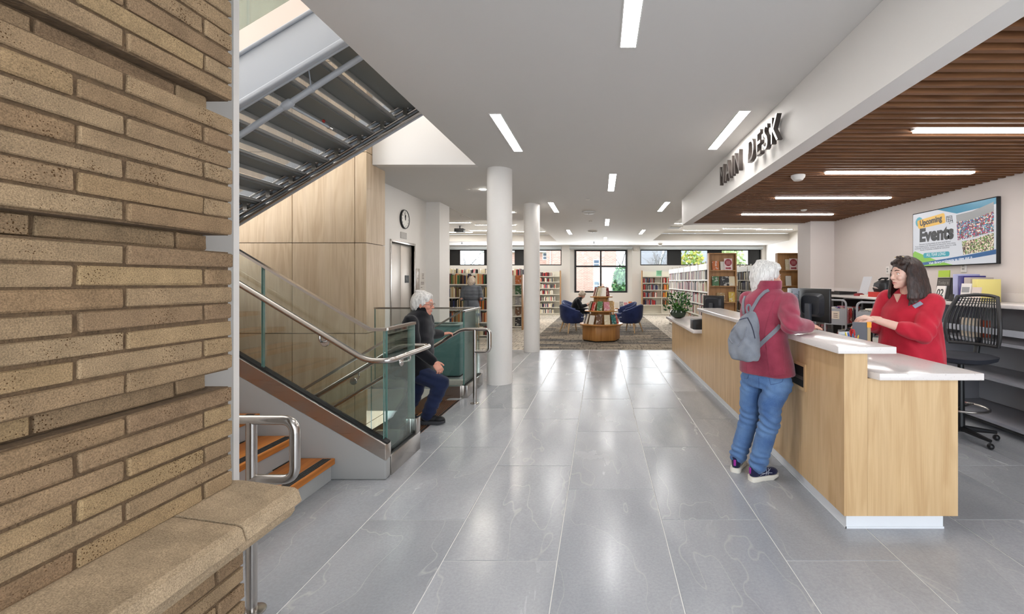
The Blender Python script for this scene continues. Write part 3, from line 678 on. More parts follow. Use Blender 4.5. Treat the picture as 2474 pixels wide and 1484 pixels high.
# ================================================================== STAIRS
RISE, RUN = 0.167, 0.28
def stair_tread(par, xn, z, y0, y1, dirx):
    """wood tread with nosing at xn; dirx=-1: flight climbs towards -X"""
    xb = xn + dirx * 0.30
    a, b = min(xn, xb), max(xn, xb)
    t = MB().box(a, b, y0, y1, z - 0.045, z).build('tread', M['tread'], par, bevel=0.004, seg=1)
    for q in range(4):
        c = xn + dirx * (0.026 + 0.016 * q)
        MB().box(c - 0.005, c + 0.005, y0 + 0.03, y1 - 0.02, z - 0.002, z + 0.0022).build('grip_strip', M['blackmat'], t, smooth=False)
    tr = MB().box(min(xn + dirx * 0.018, xn + dirx * 0.084), max(xn + dirx * 0.018, xn + dirx * 0.084), y0 + 0.025, y1 - 0.015, z - 0.002, z + 0.001).build('nosing_plate', M['steel'], t, smooth=False)
st1 = thing('staircase', 'lower flight with orange wood treads and perforated metal risers, beside the brick pillar', 'staircase', (-1.98, 2.65, 0))
for q in range(11):
    xn, z = -1.98 - RUN * q, RISE * (q + 1)
    stair_tread(st1, xn, z, 1.96, 3.325, -1)
    MB().box(xn - 0.034, xn - 0.03, 1.96, 3.325, z - RISE + 0.002, z - 0.046).build('riser', M['perf'], st1, smooth=False)
MB().box(-6.85, -5.06, 1.96, 5.6, 1.86, 2.004).build('landing', M['greypaint'], st1)
def zs(x): return 0.254 + 0.594 * (-1.589 - x)
def zt(x): return 1.115 if x > -1.745 else 1.115 + 0.600 * (-1.745 - x)
XE = -5.2
MB().prism([(-1.605, 0.0), (-1.605, zs(-1.605) - 0.118), (XE, zs(XE) - 0.175), (XE, zs(XE) - 0.62), (-2.35, 0.0)], 'Y', 3.33, 3.41).build('stringer', M['greypaint'], st1, bevel=0.012, seg=3)
MB().prism([(-1.605, zs(-1.605) - 0.118), (-1.605, zs(-1.605)), (XE, zs(XE)), (XE, zs(XE) - 0.175)], 'Y', 3.326, 3.414).build('cladding', M['steelband'], st1, bevel=0.002, seg=1)
# glass guard of the lower flight
gg = thing('glass_guard', 'tall sloping glass guard with steel cap along the lower stair flight', 'guard rail', (-2.6, 3.37, 0.3))
MB().prism([(-1.60, zs(-1.60) + 0.001), (-1.60, zs(-1.60) + 0.014), (XE, zs(XE) + 0.014), (XE, zs(XE) + 0.001)], 'Y', 3.345, 3.395).build('gasket', M['rubber'], gg)
def pane_poly(par, poly, axis, a, b):
    o = MB().prism(poly, axis, a, b).build('glass_pane', M['glass'], par, smooth=False)
    return o
cuts = [-1.632, -2.552, -3.95, XE]
for i in range(3):
    a, b = cuts[i] - 0.006, cuts[i + 1] + 0.006
    poly = [(a, zs(a) + 0.012)] + ([(a, zt(a)), (-1.745, zt(-1.745))] if i == 0 else [(a, zt(a))]) + [(b, zt(b)), (b, zs(b) + 0.012)]
    pane_poly(gg, poly, 'Y', 3.362, 3.378)
    for e in (a, b):
        MB().prism([(e - 0.0015, zs(e) + 0.014), (e + 0.0015, zs(e) + 0.014), (e + 0.0015, zt(e)), (e - 0.0015, zt(e))], 'Y', 3.361, 3.379).build('glass_edge', M['glassedge'], gg, smooth=False)
MB().prism([(-1.62, 1.112), (-1.62, 1.134), (-1.745, 1.134), (XE, zt(XE) + 0.02), (XE, zt(XE) - 0.003), (-1.745, 1.112)], 'Y', 3.352, 3.388).build('cap_rail', M['steel'], gg)
# return guard beside the down flight
gr = thing('glass_guard', 'short glass guard panel at the foot of the stairs, wrapped by the handrail', 'guard rail', (-1.63, 3.65, 0))
MB().box(-1.665, -1.600, 3.415, 3.96, 0.0, 0.155).build('base_shoe', M['steel'], gr, bevel=0.003)
MB().box(-1.665, -1.600, 3.88, 3.96, 0.155, 0.29).build('end_post', M['steel'], gr, bevel=0.003)
MB().box(-1.650, -1.615, 3.42, 3.88, 0.155, 0.165).build('gasket', M['rubber'], gr)
pane_poly(gr, [(3.40, 0.165), (3.40, 1.112), (3.895, 1.112), (3.895, 0.29), (3.875, 0.29), (3.875, 0.165)], 'X', -1.640, -1.625)
MB().box(-1.641, -1.624, 3.396, 3.400, 0.17, 1.112).build('glass_edge', M['glassedge'], gr)
MB().box(-1.641, -1.624, 3.894, 3.900, 0.29, 1.112).build('glass_edge', flat(150, 176, 170, 0.15), gr)
MB().box(-1.652, -1.613, 3.39, 3.90, 1.112, 1.134).build('cap_rail', M['steel'], gr)
# ---- down flight
sd = thing('staircase', 'descending flight the man climbs, treads below floor level inside the glass', 'staircase', (-1.9, 4.75, -0.2))
MB().box(-1.774, -1.760, 3.98, 5.58, -0.10, 0.002).build('floor_nosing', M['blackmat'], sd)
for q in range(9): MB().box(-1.790 - 0.022 * q, -1.776 - 0.022 * q, 4.0, 5.56, -0.002, 0.0012).build('grip_strip', M['blackmat'], sd, smooth=False)
for q in range(14):
    xn, z = -1.775 - RUN * q, -RISE * q - 0.001
    stair_tread(sd, xn - 0.0 - 0.262, z, 3.99, 5.575, 1)
    MB().box(xn - 0.264, xn - 0.260, 3.99, 5.575, z - RISE + 0.002, z - 0.046).build('riser', M['perf'], sd, smooth=False)
XD = -5.6
def zd(x): return -0.02 + 0.594 * (x + 1.80)
for y0, y1 in ((5.60, 5.66), (3.93, 3.978)):
    MB().prism([(-1.762, 0.02), (-1.90, 0.02), (XD, zd(XD)), (XD, zd(XD) - 0.42), (-1.762, -0.40)], 'Y', y0, y1).build('stringer', M['greypaint'], sd, bevel=0.008, seg=2)
    MB().prism([(-1.762, 0.022), (-1.762, 0.165), (-1.98, 0.165), (XD, zd(XD) + 0.24), (XD, zd(XD)), (-1.90, 0.022)], 'Y', y0 - 0.004, y1 + 0.004).build('cladding', M['steelband'], sd)
def guard_down(y, label, xtop, ztop):
    g = thing('glass_guard', label, 'guard rail', (xtop, y, 0.2))
    def zz(x): return ztop - 0.6 * (xtop - x)
    def zb(x): return 0.168 if x > -1.98 else 0.168 + (zd(XD) + 0.24 - 0.165) * (x + 1.98) / (XD + 1.98)
    cs = [xtop, -2.9, -4.2, XD]
    for i in range(3):
        a, b = cs[i] - 0.004, cs[i + 1] + 0.004
        poly = [(a, zb(a)), (a, zz(a)), (b, zz(b)), (b, zb(b))]
        if i == 0: poly = poly + [(-1.98, zb(-1.98))]
        pane_poly(g, poly, 'Y', y - 0.008, y + 0.008)
        MB().prism([(b - 0.0015, zb(b)), (b + 0.0015, zb(b)), (b + 0.0015, zz(b)), (b - 0.0015, zz(b))], 'Y', y - 0.009, y + 0.009).build('glass_edge', M['glassedge'], g, smooth=False)
    MB().prism([(xtop, ztop), (xtop, ztop + 0.022), (XD, zz(XD) + 0.022), (XD, zz(XD))], 'Y', y - 0.018, y + 0.018).build('cap_rail', M['steel'], g)
    return g
guard_down(3.945, 'sloping glass guard on the pillar side of the descending flight', -1.65, 1.105)
guard_down(5.63, 'sloping glass guard on the elevator side of the descending flight', -1.765, 1.095)
g2 = thing('glass_guard', 'low glass guard panel beside the thick white column', 'guard rail', (-1.73, 6.05, 0))
MB().box(-1.775, -1.695, 5.67, 6.42, 0.0, 0.16).build('base_shoe', M['steel'], g2, bevel=0.003)
MB().box(-1.752, -1.716, 5.68, 6.40, 0.16, 0.169).build('gasket', M['rubber'], g2)
pane_poly(g2, [(5.66, 0.169), (5.66, 1.095), (6.40, 1.095), (6.40, 0.169)], 'X', -1.742, -1.726)
MB().box(-1.743, -1.725, 5.656, 5.66, 0.17, 1.095).build('glass_edge', M['glassedge'], g2)
MB().box(-1.752, -1.715, 5.652, 6.41, 1.095, 1.117).build('cap_rail', M['steel'], g2)
g3 = thing('glass_guard', 'glass guard across the stair opening in front of the elevator', 'guard rail', (-2.5, 6.27, 0))
MB().box(-3.18, -1.78, 6.23, 6.31, 0.0, 0.10).build('base_shoe', flat(196, 190, 182), g3, bevel=0.003)
pane_poly(g3, [(-3.17, 0.10), (-3.17, 1.10), (-1.765, 1.10), (-1.765, 0.10)], 'Y', 6.262, 6.278)
MB().box(-3.176, -3.17, 6.261, 6.279, 0.1, 1.1).build('glass_edge', M['glassedge'], g3)
MB().box(-3.18, -1.76, 6.252, 6.288, 1.10, 1.122).build('cap_rail', M['steel'], g3)
sbox('trim_floor_edge', flat(222, 214, 204), (-6.9, -1.78, 6.142, 6.158, -0.30, -0.001))
# ---- handrails
RP = 0.0215
hr = thing('handrail', 'stainless handrail running down the lower flight and around the glass end', 'handrail', (-1.55, 3.6, 0.9))
pth = fillet([(XE, 3.285, 0.902 + 0.604 * (-1.724 - XE)), (-1.724, 3.285, 0.902), (-1.545, 3.285, 0.902), (-1.545, 4.06, 0.902), (-1.83, 4.06, 0.90), (XD, 4.06, 0.90 - 0.6 * (-1.83 - XD))], 0.075, 6)
MB().tube(pth, RP, 16).build('rail', M['steel'], hr)
def bracket(par, x, y, z, yg):
    b = MB(); s = 1 if yg > y else -1
    b.tube(fillet([(x, y, z - 0.012), (x, y, z - 0.06), (x, yg - s * 0.008, z - 0.075)], 0.03, 5), 0.008, 10)
    b.lathe([(0.0, 0), (0.03, 0.0), (0.034, 0.006), (0.03, 0.014), (0.0, 0.014)], (x, yg - s * 0.022, z - 0.075), 18, R=Matrix.Rotation(-s * math.pi / 2, 3, 'X'))
    b.build('bracket', M['steel'], par)
for x in (-2.07, -3.0, -4.1): bracket(hr, x, 3.285, 0.902 + 0.604 * (-1.724 - x) - 0.006, 3.362)
for x in (-2.2, -3.2): bracket(hr, x, 4.06, 0.90 - 0.6 * (-1.83 - x) - 0.006, 3.953)
bb = MB(); bb.tube(fillet([(-1.545, 3.62, 0.89), (-1.545, 3.62, 0.845), (-1.617, 3.62, 0.83)], 0.03, 5), 0.008, 10).lathe([(0, 0), (0.03, 0), (0.034, 0.006), (0.03, 0.014), (0, 0.014)], (-1.610, 3.62, 0.83), 18, R=Matrix.Rotation(-math.pi / 2, 3, 'Y')); bb.build('bracket', M['steel'], hr)
def dloop(label, xp, xr, y, ztop, zbot, slope, xs, xend):
    h = thing('handrail', label, 'handrail', (xp, y, 0))
    m_ = MB().tube(fillet([(xend, y, ztop + slope * (xs - xend)), (xs, y, ztop), (xr, y, ztop), (xr, y, zbot), (xp, y, zbot)], 0.06, 7), RP, 18)
    m_.build('rail', M['steel'], h)
    MB().tube([(xp, y, 0.0), (xp, y, ztop - 0.005)], RP, 18).build('post', M['steel'], h)
    MB().lathe([(0.0, 0.0), (0.055, 0.0), (0.055, 0.006), (0.046, 0.009), (0.0, 0.009)], (xp, y, 0), 24).build('floor_flange', M['steel'], h)
dloop('stainless handrail post with D-shaped end loop in front of the brick sill', -1.567, -1.372, 2.0, 0.865, 0.597, 0.604, -1.95, -5.0)
dloop('stainless handrail post with D-shaped end loop beside the white column', -1.527, -1.346, 5.42, 0.903, 0.632, -0.6, -1.68, -5.2)
# ---- upper flight seen from below
su = thing('staircase', 'upper flight seen from underneath, grey metal pans between pale channel stringers', 'staircase', (-3.2, 4.7, 2.0))
def zl(x): return 2.975 + 0.604 * (x + 3.156)
for y0, y1, nm in ((3.88, 3.97, 'stringer'),):
    o = MB(); hh = 0.49; x0, x1 = -5.3, -1.77
    o.prism([(x0, zl(x0)), (x1, zl(x1)), (x1, zl(x1) + hh), (x0, zl(x0) + hh)], 'Y', y0, y0 + 0.03)
    o.prism([(x0, zl(x0)), (x1, zl(x1)), (x1, zl(x1) + 0.05), (x0, zl(x0) + 0.05)], 'Y', y0 - 0.055, y0 + 0.002)
    o.prism([(x0, zl(x0) + hh - 0.03), (x1, zl(x1) + hh - 0.03), (x1, zl(x1) + hh), (x0, zl(x0) + hh)], 'Y', y0 - 0.03, y0 + 0.002)
    o.build('stringer', M['bluegrey'], su, bevel=0.012, seg=3)
x0, x1 = -5.3, -1.77
MB().prism([(x0, zl(x0)), (x1, zl(x1)), (x1, zl(x1) + 0.40), (x0, zl(x0) + 0.40)], 'Y', 5.50, 5.54).build('stringer', M['bluegrey'], su, bevel=0.006)
for q, (dz, yy, r) in enumerate(((0.025, 5.475, 0.022), (0.095, 5.47, 0.016), (0.165, 5.465, 0.016), (0.235, 5.46, 0.014))):
    MB().tube([(x0, yy, zl(x0) + dz), (x1, yy, zl(x1) + dz)], r, 12).build('edge_tube', M['steel'], su)
for q in range(11):
    xn, z = -5.06 + RUN * q, 2.004 + RISE * (q + 1)
    MB().box(xn - 0.02, xn + 0.285, 3.915, 5.50, z - 0.06, z - 0.045).build('tread_pan', M['darkgrey'], su)
    MB().box(xn - 0.02, xn + 0.285, 3.915, 5.50, z - 0.044, z).build('tread', M['greypaint'], su)
    MB().box(xn + 0.006, xn + 0.010, 3.915, 5.50, z - RISE + 0.002, z - 0.062).build('riser', M['perf2'], su, smooth=False)
    MB().box(xn + 0.012, xn + 0.04, 3.93, 5.49, z - RISE - 0.040, z - RISE - 0.012).build('carrier_angle', M['greypaint'], su)
    MB().box(xn - 0.018, xn - 0.004, 3.93, 5.49, z - 0.098, z - 0.061).build('carrier_angle', M['blackmat'] if q % 3 == 1 else M['greypaint'], su)
    MB().box(xn + 0.13, xn + 0.18, 5.44, 5.49, z - 0.15, z - 0.061).build('lug', M['steel'], su)
gu = thing('glass_guard', 'glass guard above the upper flight stringer, cut by the ceiling edge', 'guard rail', (-3.2, 3.92, 3.4))
MB().prism([(x0, zl(x0) + 0.491), (x1, zl(x1) + 0.491), (x1, zl(x1) + 0.70), (x0, zl(x0) + 0.70)], 'Y', 3.885, 3.925).build('base_shoe', pmat('pale_satin_steel', sr(222, 208, 200), 0.35, metal=0.3), gu)
xa = x0
while xa < x1 - 0.2:
    xb = min(xa + 1.1, x1)
    pane_poly(gu, [(xa + 0.004, zl(xa) + 0.701), (xb - 0.004, zl(xb) + 0.701), (xb - 0.004, zl(xb) + 1.5), (xa + 0.004, zl(xa) + 1.5)], 'Y', 3.898, 3.912); xa = xb
# ---- sprinkler pipe under the upper flight
sp = thing('sprinkler_pipe', 'grey painted sprinkler pipe clamped under the upper stair flight', 'pipe', (-3.0, 4.1, 3.0))
pa, pb = Vector((-4.6, 4.1, 2.011)), Vector((-1.9, 4.1, 3.75))
def pp(x): return pa.lerp(pb, (x - pa.x) / (pb.x - pa.x))
MB().tube([pa, pb], 0.026, 14).build('pipe', M['bluegrey'], sp)
dv = (pb - pa).normalized()
for x in (-2.88,):
    c = pp(x); MB().tube([c - dv * 0.05, c - dv * 0.035, c + dv * 0.035, c + dv * 0.05], [0.030, 0.037, 0.037, 0.030], 14).build('coupling', M['bluegrey'], sp)
    MB().tube(fillet([c, c + Vector((0, 0.05, 0.0)), (c.x + 0.01, 4.70, c.z)], 0.02), 0.014, 10).build('branch', M['bluegrey'], sp)
    e = Vector((c.x + 0.01, 4.70, c.z)); MB().tube([e, e + Vector((0, 0.05, 0))], 0.02, 10).build('fitting', M['steel'], sp)
    MB().ball(e + Vector((-0.02, -0.05, 0.045)), 0.016).tube([e + Vector((-0.02, -0.05, 0)), e + Vector((-0.02, -0.05, 0.04))], 0.006, 8).build('sprinkler_bulb', flat(170, 50, 40), sp)
for x in (-2.66, -3.9):
    c = pp(x); MB().tube([c - dv * 0.012, c + dv * 0.012], 0.031, 14).build('clamp', M['bluegrey'], sp); MB().tube([c, c + Vector((-0.02, -0.03, 0.26))], 0.006, 8).build('hanger', M['bluegrey'], sp)
# ================================================================== ELEVATOR, CLOCK, WALL FITTINGS
el = thing('elevator', 'brushed steel elevator doors in a polished frame on the white wall', 'elevator', (-3.6, 8.13, 0))
MB().box(-3.66, -3.645, 8.132, 8.5995, 0.01, 2.17).build('door', M['steeldoor'], el, bevel=0.002)
MB().box(-3.66, -3.645, 7.6605, 8.124, 0.01, 2.17).build('door', M['steeldoor'], el, bevel=0.002)
f = MB(); f.box(-3.66, -3.585, 7.615, 7.66, 0, 2.215).box(-3.66, -3.585, 8.60, 8.645, 0, 2.215).box(-3.66, -3.585, 7.66, 8.60, 2.17, 2.215); f.build('frame', M['steel'], el, bevel=0.003)
MB().box(-3.8, -3.585, 7.66, 8.60, 0.0, 0.009).build('sill_plate', M['steel'], el)
sg = MB().box(-3.6445, -3.640, 8.30, 8.47, 1.46, 1.60).build('floor_sign', M['black'], el)
R_X = Matrix(((0, 0, 1), (1, 0, 0), (0, 1, 0))).to_4x4()            # text lying in the plane X=const, facing +X, reading along +Y
R_mX = Matrix(((0, 0, -1), (-1, 0, 0), (0, 1, 0))).to_4x4()         # facing -X, reading along -Y
mesh_obj('sign_text', text_mesh('IU', 0.075, 0.002), flat(150, 150, 150), sg, Matrix.Translation((-3.639, 8.345, 1.505)) @ R_X)
def wallplate(label, cat, y0, y1, z0, z1, mat, x=-3.6, nm='wall_plate', dx=0.012):
    o = MB().box(x, x + dx, y0, y1, z0, z1).build(nm, mat, None, bevel=0.003, base=True); return tag(o, label, cat)
wallplate('grey indicator plate above the elevator door', 'plate', 8.02, 8.26, 2.27, 2.385, flat(176, 172, 168), nm='indicator_plate')
cp = thing('call_panel', 'tall steel elevator call panel beside the door', 'call panel', (-3.59, 8.75, 1.3))
MB().box(-3.6, -3.588, 8.68, 8.85, 1.32, 1.74).build('plate', M['steeldoor'], cp, bevel=0.002)
for z in (1.45, 1.55): MB().lathe([(0, 0), (0.018, 0), (0.016, 0.006), (0, 0.006)], (-3.588, 8.765, z), 14, R=Matrix.Rotation(math.pi / 2, 3, 'Y')).build('button', M['steel'], cp)
MB().box(-3.588, -3.586, 8.74, 8.79, 1.62, 1.68).build('pictogram', flat(230, 230, 228), cp)
ns = thing('wall_notice', 'white notice with small grey lines of print beside the call panel', 'sign', (-3.59, 8.98, 1.4))
MB().box(-3.6, -3.596, 8.90, 9.10, 1.30, 1.66).build('sheet', flat(222, 216, 208), ns)
for q, (a, b, z) in enumerate(((8.98, 9.08, 1.63), (8.98, 9.07, 1.60), (8.98, 9.06, 1.57), (8.98, 9.08, 1.54), (8.92, 9.08, 1.46), (8.92, 9.08, 1.43), (8.92, 8.99, 1.36))):
    MB().box(-3.596, -3.595, a, b, z, z + 0.012).build('print_line', flat(120, 112, 106), ns)
ck = thing('wall_clock', 'round white wall clock with black rim above the elevator', 'clock', (-3.6, 8.16, 2.40))
R90 = Matrix.Rotation(math.pi / 2, 3, 'Y')
zc = HCAM + (VY - 530) * 8.16 / FPX
MB().lathe([(0.0, 0), (0.175, 0), (0.178, 0.02), (0.172, 0.035), (0.158, 0.035), (0.158, 0.026), (0, 0.026)], (-3.6, 8.16, zc), 40, R=R90).build('case', M['black'], ck)
MB().lathe([(0, 0), (0.157, 0), (0, 0.001)], (-3.5735, 8.16, zc), 40, R=R90).build('dial', flat(232, 230, 224), ck)
for q in range(12):
    a = q * math.pi / 6; c = Vector((-3.5715, 8.16 + 0.128 * math.sin(a), zc + 0.128 * math.cos(a)))
    mesh_obj('numeral', text_mesh(str(12 if q == 0 else q), 0.045, 0.001, align='CENTER'), M['black'], ck, Matrix.Translation(c + Vector((0, 0, -0.016))) @ R_X)
for a, L, w in ((0.1, 0.075, 0.012), (6.0, 0.11, 0.008)):
    d = Vector((0, math.sin(a), math.cos(a))); o = MB(); o.tube([Vector((-3.567, 8.16, zc)) - d * 0.02, Vector((-3.567, 8.16, zc)) + d * L], w / 2, 6); o.build('clock_hand', M['black'], ck)
# teal bin behind the glass guard
tb = thing('recycling_cabinet', 'low teal cabinet with a dark opening in its top, behind the glass guard', 'cabinet', (-2.7, 7.15, 0))
teal = flat(92, 128, 130, 0.4)
MB().box(-3.19, -2.18, 6.90, 7.38, 0.02, 0.79).build('body', teal, tb, bevel=0.006)
t = MB(); t.box(-3.2, -2.17, 6.89, 7.0, 0.79, 0.812).box(-3.2, -2.17, 7.28, 7.39, 0.79, 0.812).box(-3.2, -2.95, 7.0, 7.28, 0.79, 0.812).box(-2.30, -2.17, 7.0, 7.28, 0.79, 0.812); t.build('top_frame', flat(110, 128, 126), tb)
MB().box(-2.95, -2.30, 7.0, 7.28, 0.70, 0.795).build('opening', M['blackmat'], tb)
MB().box(-3.19, -2.18, 6.94, 7.38, 0.0, 0.02).build('plinth', M['blackmat'], tb)

# ================================================================== CEILING FITTINGS
def diffuser(x, y, r, lb):
    t = thing('air_diffuser', lb, 'vent', (x, y, CEIL - 0.05))
    MB().lathe([(0, -0.05), (r * 0.75, -0.045), (r * 0.98, -0.02), (r, -0.004), (r, 0.0), (0, 0.0)], (x, y, CEIL), 32).build('disc', flat(214, 214, 212), t)
    MB().tube([(x - r * 0.0, y - r * 0.6, CEIL - 0.052), (x, y + r * 0.6, CEIL - 0.052)], 0.006, 6).build('seam', flat(90, 90, 92), t)
diffuser((1422.5 - VX) * 10.5 / FPX, 10.5, 0.16, 'round white ceiling air diffuser before the dark carpet armchairs')
diffuser((1432 - VX) * 14.5 / FPX, 14.5, 0.16, 'round white ceiling air diffuser close to the large window')
def detector(px, py, r, lb, z=CEIL, mat=None, h=0.03, group=None, nm='smoke_detector', cat='detector'):
    Y = (z - HCAM) * FPX / (VY - py); x = (px - VX) * Y / FPX
    o = MB().lathe([(0, -h), (r * 0.6, -h), (r * 0.95, -h * 0.4), (r, 0), (0, 0)], (x, Y, z), 20).build(nm, mat or flat(226, 222, 216), None, base=True)
    return tag(o, lb, cat, group)
detector(1167, 458, 0.055, 'bright round recessed downlight beside the thick column head', mat=M['down'], h=0.006, nm='downlight', cat='light')
detector(1131, 458, 0.04, 'small flush sprinkler cover beyond the stair void ceiling', h=0.008, nm='sprinkler_cover', cat='sprinkler')
detector(1238, 513, 0.055, 'bright round recessed downlight between the two columns', mat=M['down'], h=0.006, nm='downlight', cat='light')
detector(1420, 482, 0.04, 'small flush sprinkler cover near the middle ceiling light', h=0.008, nm='sprinkler_cover', cat='sprinkler')
detector(1427, 534, 0.05, 'white round smoke detector between the two air diffusers')
detector(1115, 521, 0.04, 'small flush sprinkler cover beside the ceiling joint', h=0.008, nm='sprinkler_cover', cat='sprinkler')
detector(1595, 588, 0.11, 'white dome camera on the ceiling near the right clerestory', h=0.10, nm='dome_camera', cat='camera')
detector(1928, 424, 0.075, 'white half-dome camera on the walnut slats', z=2.639, h=0.055, nm='dome_camera', cat='camera')
detector(1942, 507, 0.05, 'small white smoke detector on the walnut slats', z=2.639, h=0.02)
for i, (px, py, lb) in enumerate(((1116, 589, 'small pendant sprinkler head by the left clerestory'), (1435, 588, 'small pendant sprinkler head over the large window'))):
    Y = (CEIL - HCAM) * FPX / (VY - py) * 0.96; x = (px - VX) * Y / FPX
    t = thing('fire_sprinkler', lb, 'sprinkler', (x, Y, CEIL - 0.08))
    MB().lathe([(0, -0.01), (0.07, -0.008), (0.08, 0), (0, 0)], (x, Y, CEIL), 18).build('escutcheon', flat(200, 206, 210), t); MB().tube([(x, Y, CEIL - 0.008), (x, Y, CEIL - 0.09)], 0.016, 8).build('body', flat(110, 112, 114), t)
Y = (CF - HCAM) * FPX / (VY - 546); x = (1111 - VX) * Y / FPX
t = thing('ceiling_projector', 'black ceiling projector hanging in the coffer beyond the elevator', 'projector', (x, Y, CF - 0.25))
MB().box(x - 0.16, x + 0.16, Y - 0.13, Y + 0.13, CF - 0.22, CF - 0.10).build('body', M['black'], t, bevel=0.015); MB().tube([(x, Y, CF - 0.10), (x, Y, CF - 0.001)], 0.02, 8).build('mount', M['black'], t)
Y = 15.9; x = (1618 - VX) * Y / FPX
t = thing('ceiling_vent', 'grey square ceiling vent at the edge of the right coffer', 'vent', (x + 0.2, Y, CF - 0.02)); MB().box(2.3, 2.9, Y - 0.3, Y + 0.3, CF - 0.02, CF - 0.001).build('frame', flat(214, 210, 204), t)
for q in range(6): MB().box(2.35, 2.85, Y - 0.25 + q * 0.09, Y - 0.20 + q * 0.09, CF - 0.028, CF - 0.0205).build('slat', flat(150, 148, 144), t)
em = thing('emergency_light', 'small two-lamp emergency light on the wall beside the large window', 'light', (wx(1537), YW - 0.05, wz(604)))
MB().box(wx(1530), wx(1544), YW - 0.05, YW - 0.002, wz(606), wz(598)).build('body', flat(222, 216, 208), em, bevel=0.01)
for a in (1533, 1541): MB().lathe([(0, 0), (0.04, 0), (0.045, 0.03), (0, 0.03)], (wx(a), YW - 0.05, wz(602)), 14, R=Matrix.Rotation(math.pi / 2, 3, 'X')).build('lamp_head', flat(190, 186, 180), em)

# ================================================================== MAIN DESK SIGN LETTERS
ml = thing('sign_lettering', 'raised metal MAIN DESK letters on the white soffit', 'sign', (1.64, 4.95, 2.755))
face, side = pmat('letter_face', (0.36, 0.33, 0.31), 0.3, metal=0.85), pmat('letter_side', sr(84, 76, 72), 0.4, metal=0.4)
chars = 'MAIN DESK'; yy = 5.90; tot = 1.93
meas = []
for ch in chars:
    if ch == ' ': meas.append((None, 0.13)); continue
    me = text_mesh(ch, 0.355, 0.045, bold=-0.001, sx=0.80); xs = [v.co.x for v in me.vertices]; meas.append((me, max(xs) - min(xs), min(xs)))
gap = (tot - sum(m_[1] for m_ in meas)) / (len(chars) - 1)
for m_ in meas:
    if m_[0] is not None:
        me = m_[0]; me.transform(Matrix.Translation((-m_[2], 0, 0)))
        o = mesh_obj('letter', me, [face, side], ml, Matrix.Translation((1.607, yy, 2.757)) @ R_mX)
        for p in me.polygons: p.material_index = 0 if p.normal.x < -0.7 else 1
        for q in (0.25, 0.75): pass
    yy -= m_[1] + gap

# ================================================================== SERVICE DESK
XF, XI, XR, YN, YM, YF = 1.442, 1.58, 2.115, 2.63, 6.30, 8.92
dk = thing('service_desk', 'long oak veneer library service desk with a recessed white plinth', 'desk', (1.8, 5.7, 0))
MB().box(XF, XI, YN, YM, 0.10, 1.066).build('tall_front', M['oakdesk'], dk, smooth=False)
MB().box(XI + 0.001, XR, YN, YN + 0.04, 0.10, 0.914).build('end_panel', M['oakdesk'], dk, smooth=False)
MB().box(XF, XF + 0.04, YM + 0.001, YF, 0.10, 0.742).build('low_front', M['oakdesk'], dk, smooth=False)
MB().box(XF + 0.04, 2.1, YF - 0.04, YF, 0.10, 0.742).build('end_panel', M['oakdesk'], dk, smooth=False)
tk = MB(); tk.box(XF + 0.04, XF + 0.06, YN + 0.05, YF - 0.05, 0, 0.0995).box(XF + 0.06, XR - 0.05, YN + 0.05, YN + 0.07, 0, 0.0995).box(XF + 0.06, 2.05, YF - 0.07, YF - 0.05, 0, 0.0995)
tk.box(XF + 0.036, XF + 0.04, YN + 0.046, YF - 0.05, 0, 0.012).box(XF + 0.036, XR - 0.046, YN + 0.046, YN + 0.05, 0, 0.012).build('plinth', flat(224, 226, 230, 0.4), dk)
bk = MB(); bk.box(XI, XR, 4.1, 4.13, 0.10, 0.90).box(XI, XR, 5.6, 5.63, 0.10, 0.90).box(XI + 0.02, XR, YM - 0.03, YM, 0.10, 0.90).box(XF + 0.06, 2.1, 7.6, 7.63, 0.1, 0.74); bk.build('support_panel', M['oakdesk'], dk, smooth=False)
# book return slot
fr_ = MB(); yA, yB, zA, zB = 3.13, 3.44, 0.735, 0.885
fr_.box(XF - 0.012, XF - 0.0005, yA - 0.02, yB + 0.02, zB, zB + 0.02).box(XF - 0.012, XF - 0.0005, yA - 0.02, yB + 0.02, zA - 0.02, zA).box(XF - 0.012, XF - 0.0005, yA - 0.02, yA, zA, zB).box(XF - 0.012, XF - 0.0005, yB, yB + 0.02, zA, zB)
slot = fr_.build('return_slot', M['oakdesk'], dk); MB().box(XF - 0.003, XF - 0.0005, yA, yB, zA, zB).build('slot_opening', M['blackmat'], slot); MB().box(XF - 0.006, XF - 0.0031, yA + 0.02, yB - 0.1, zA + 0.05, zA + 0.075).build('flap', flat(70, 62, 58), slot)
tag(MB().box(1.378, 1.716, 2.575, YM + 0.03, 1.068, 1.108).build('transaction_counter', M['quartz'], None, bevel=0.003, base=True), 'high speckled white quartz counter the customer leans on', 'countertop')
tag(MB().prism([(1.585, 2.655), (1.612, 2.565), (2.215, 2.565), (2.215, YM + 0.0), (1.585, YM + 0.0)], 'Z', 0.916, 0.956).build('staff_worktop', M['quartz'], None, bevel=0.003, base=True), 'lower white quartz worktop on the staff side of the desk', 'countertop')
tag(MB().box(1.325, 2.215, YM + 0.035, 8.965, 0.744, 0.784).build('accessible_counter', M['quartz'], None, bevel=0.003, base=True), 'low white quartz counter carrying the potted plant', 'countertop')

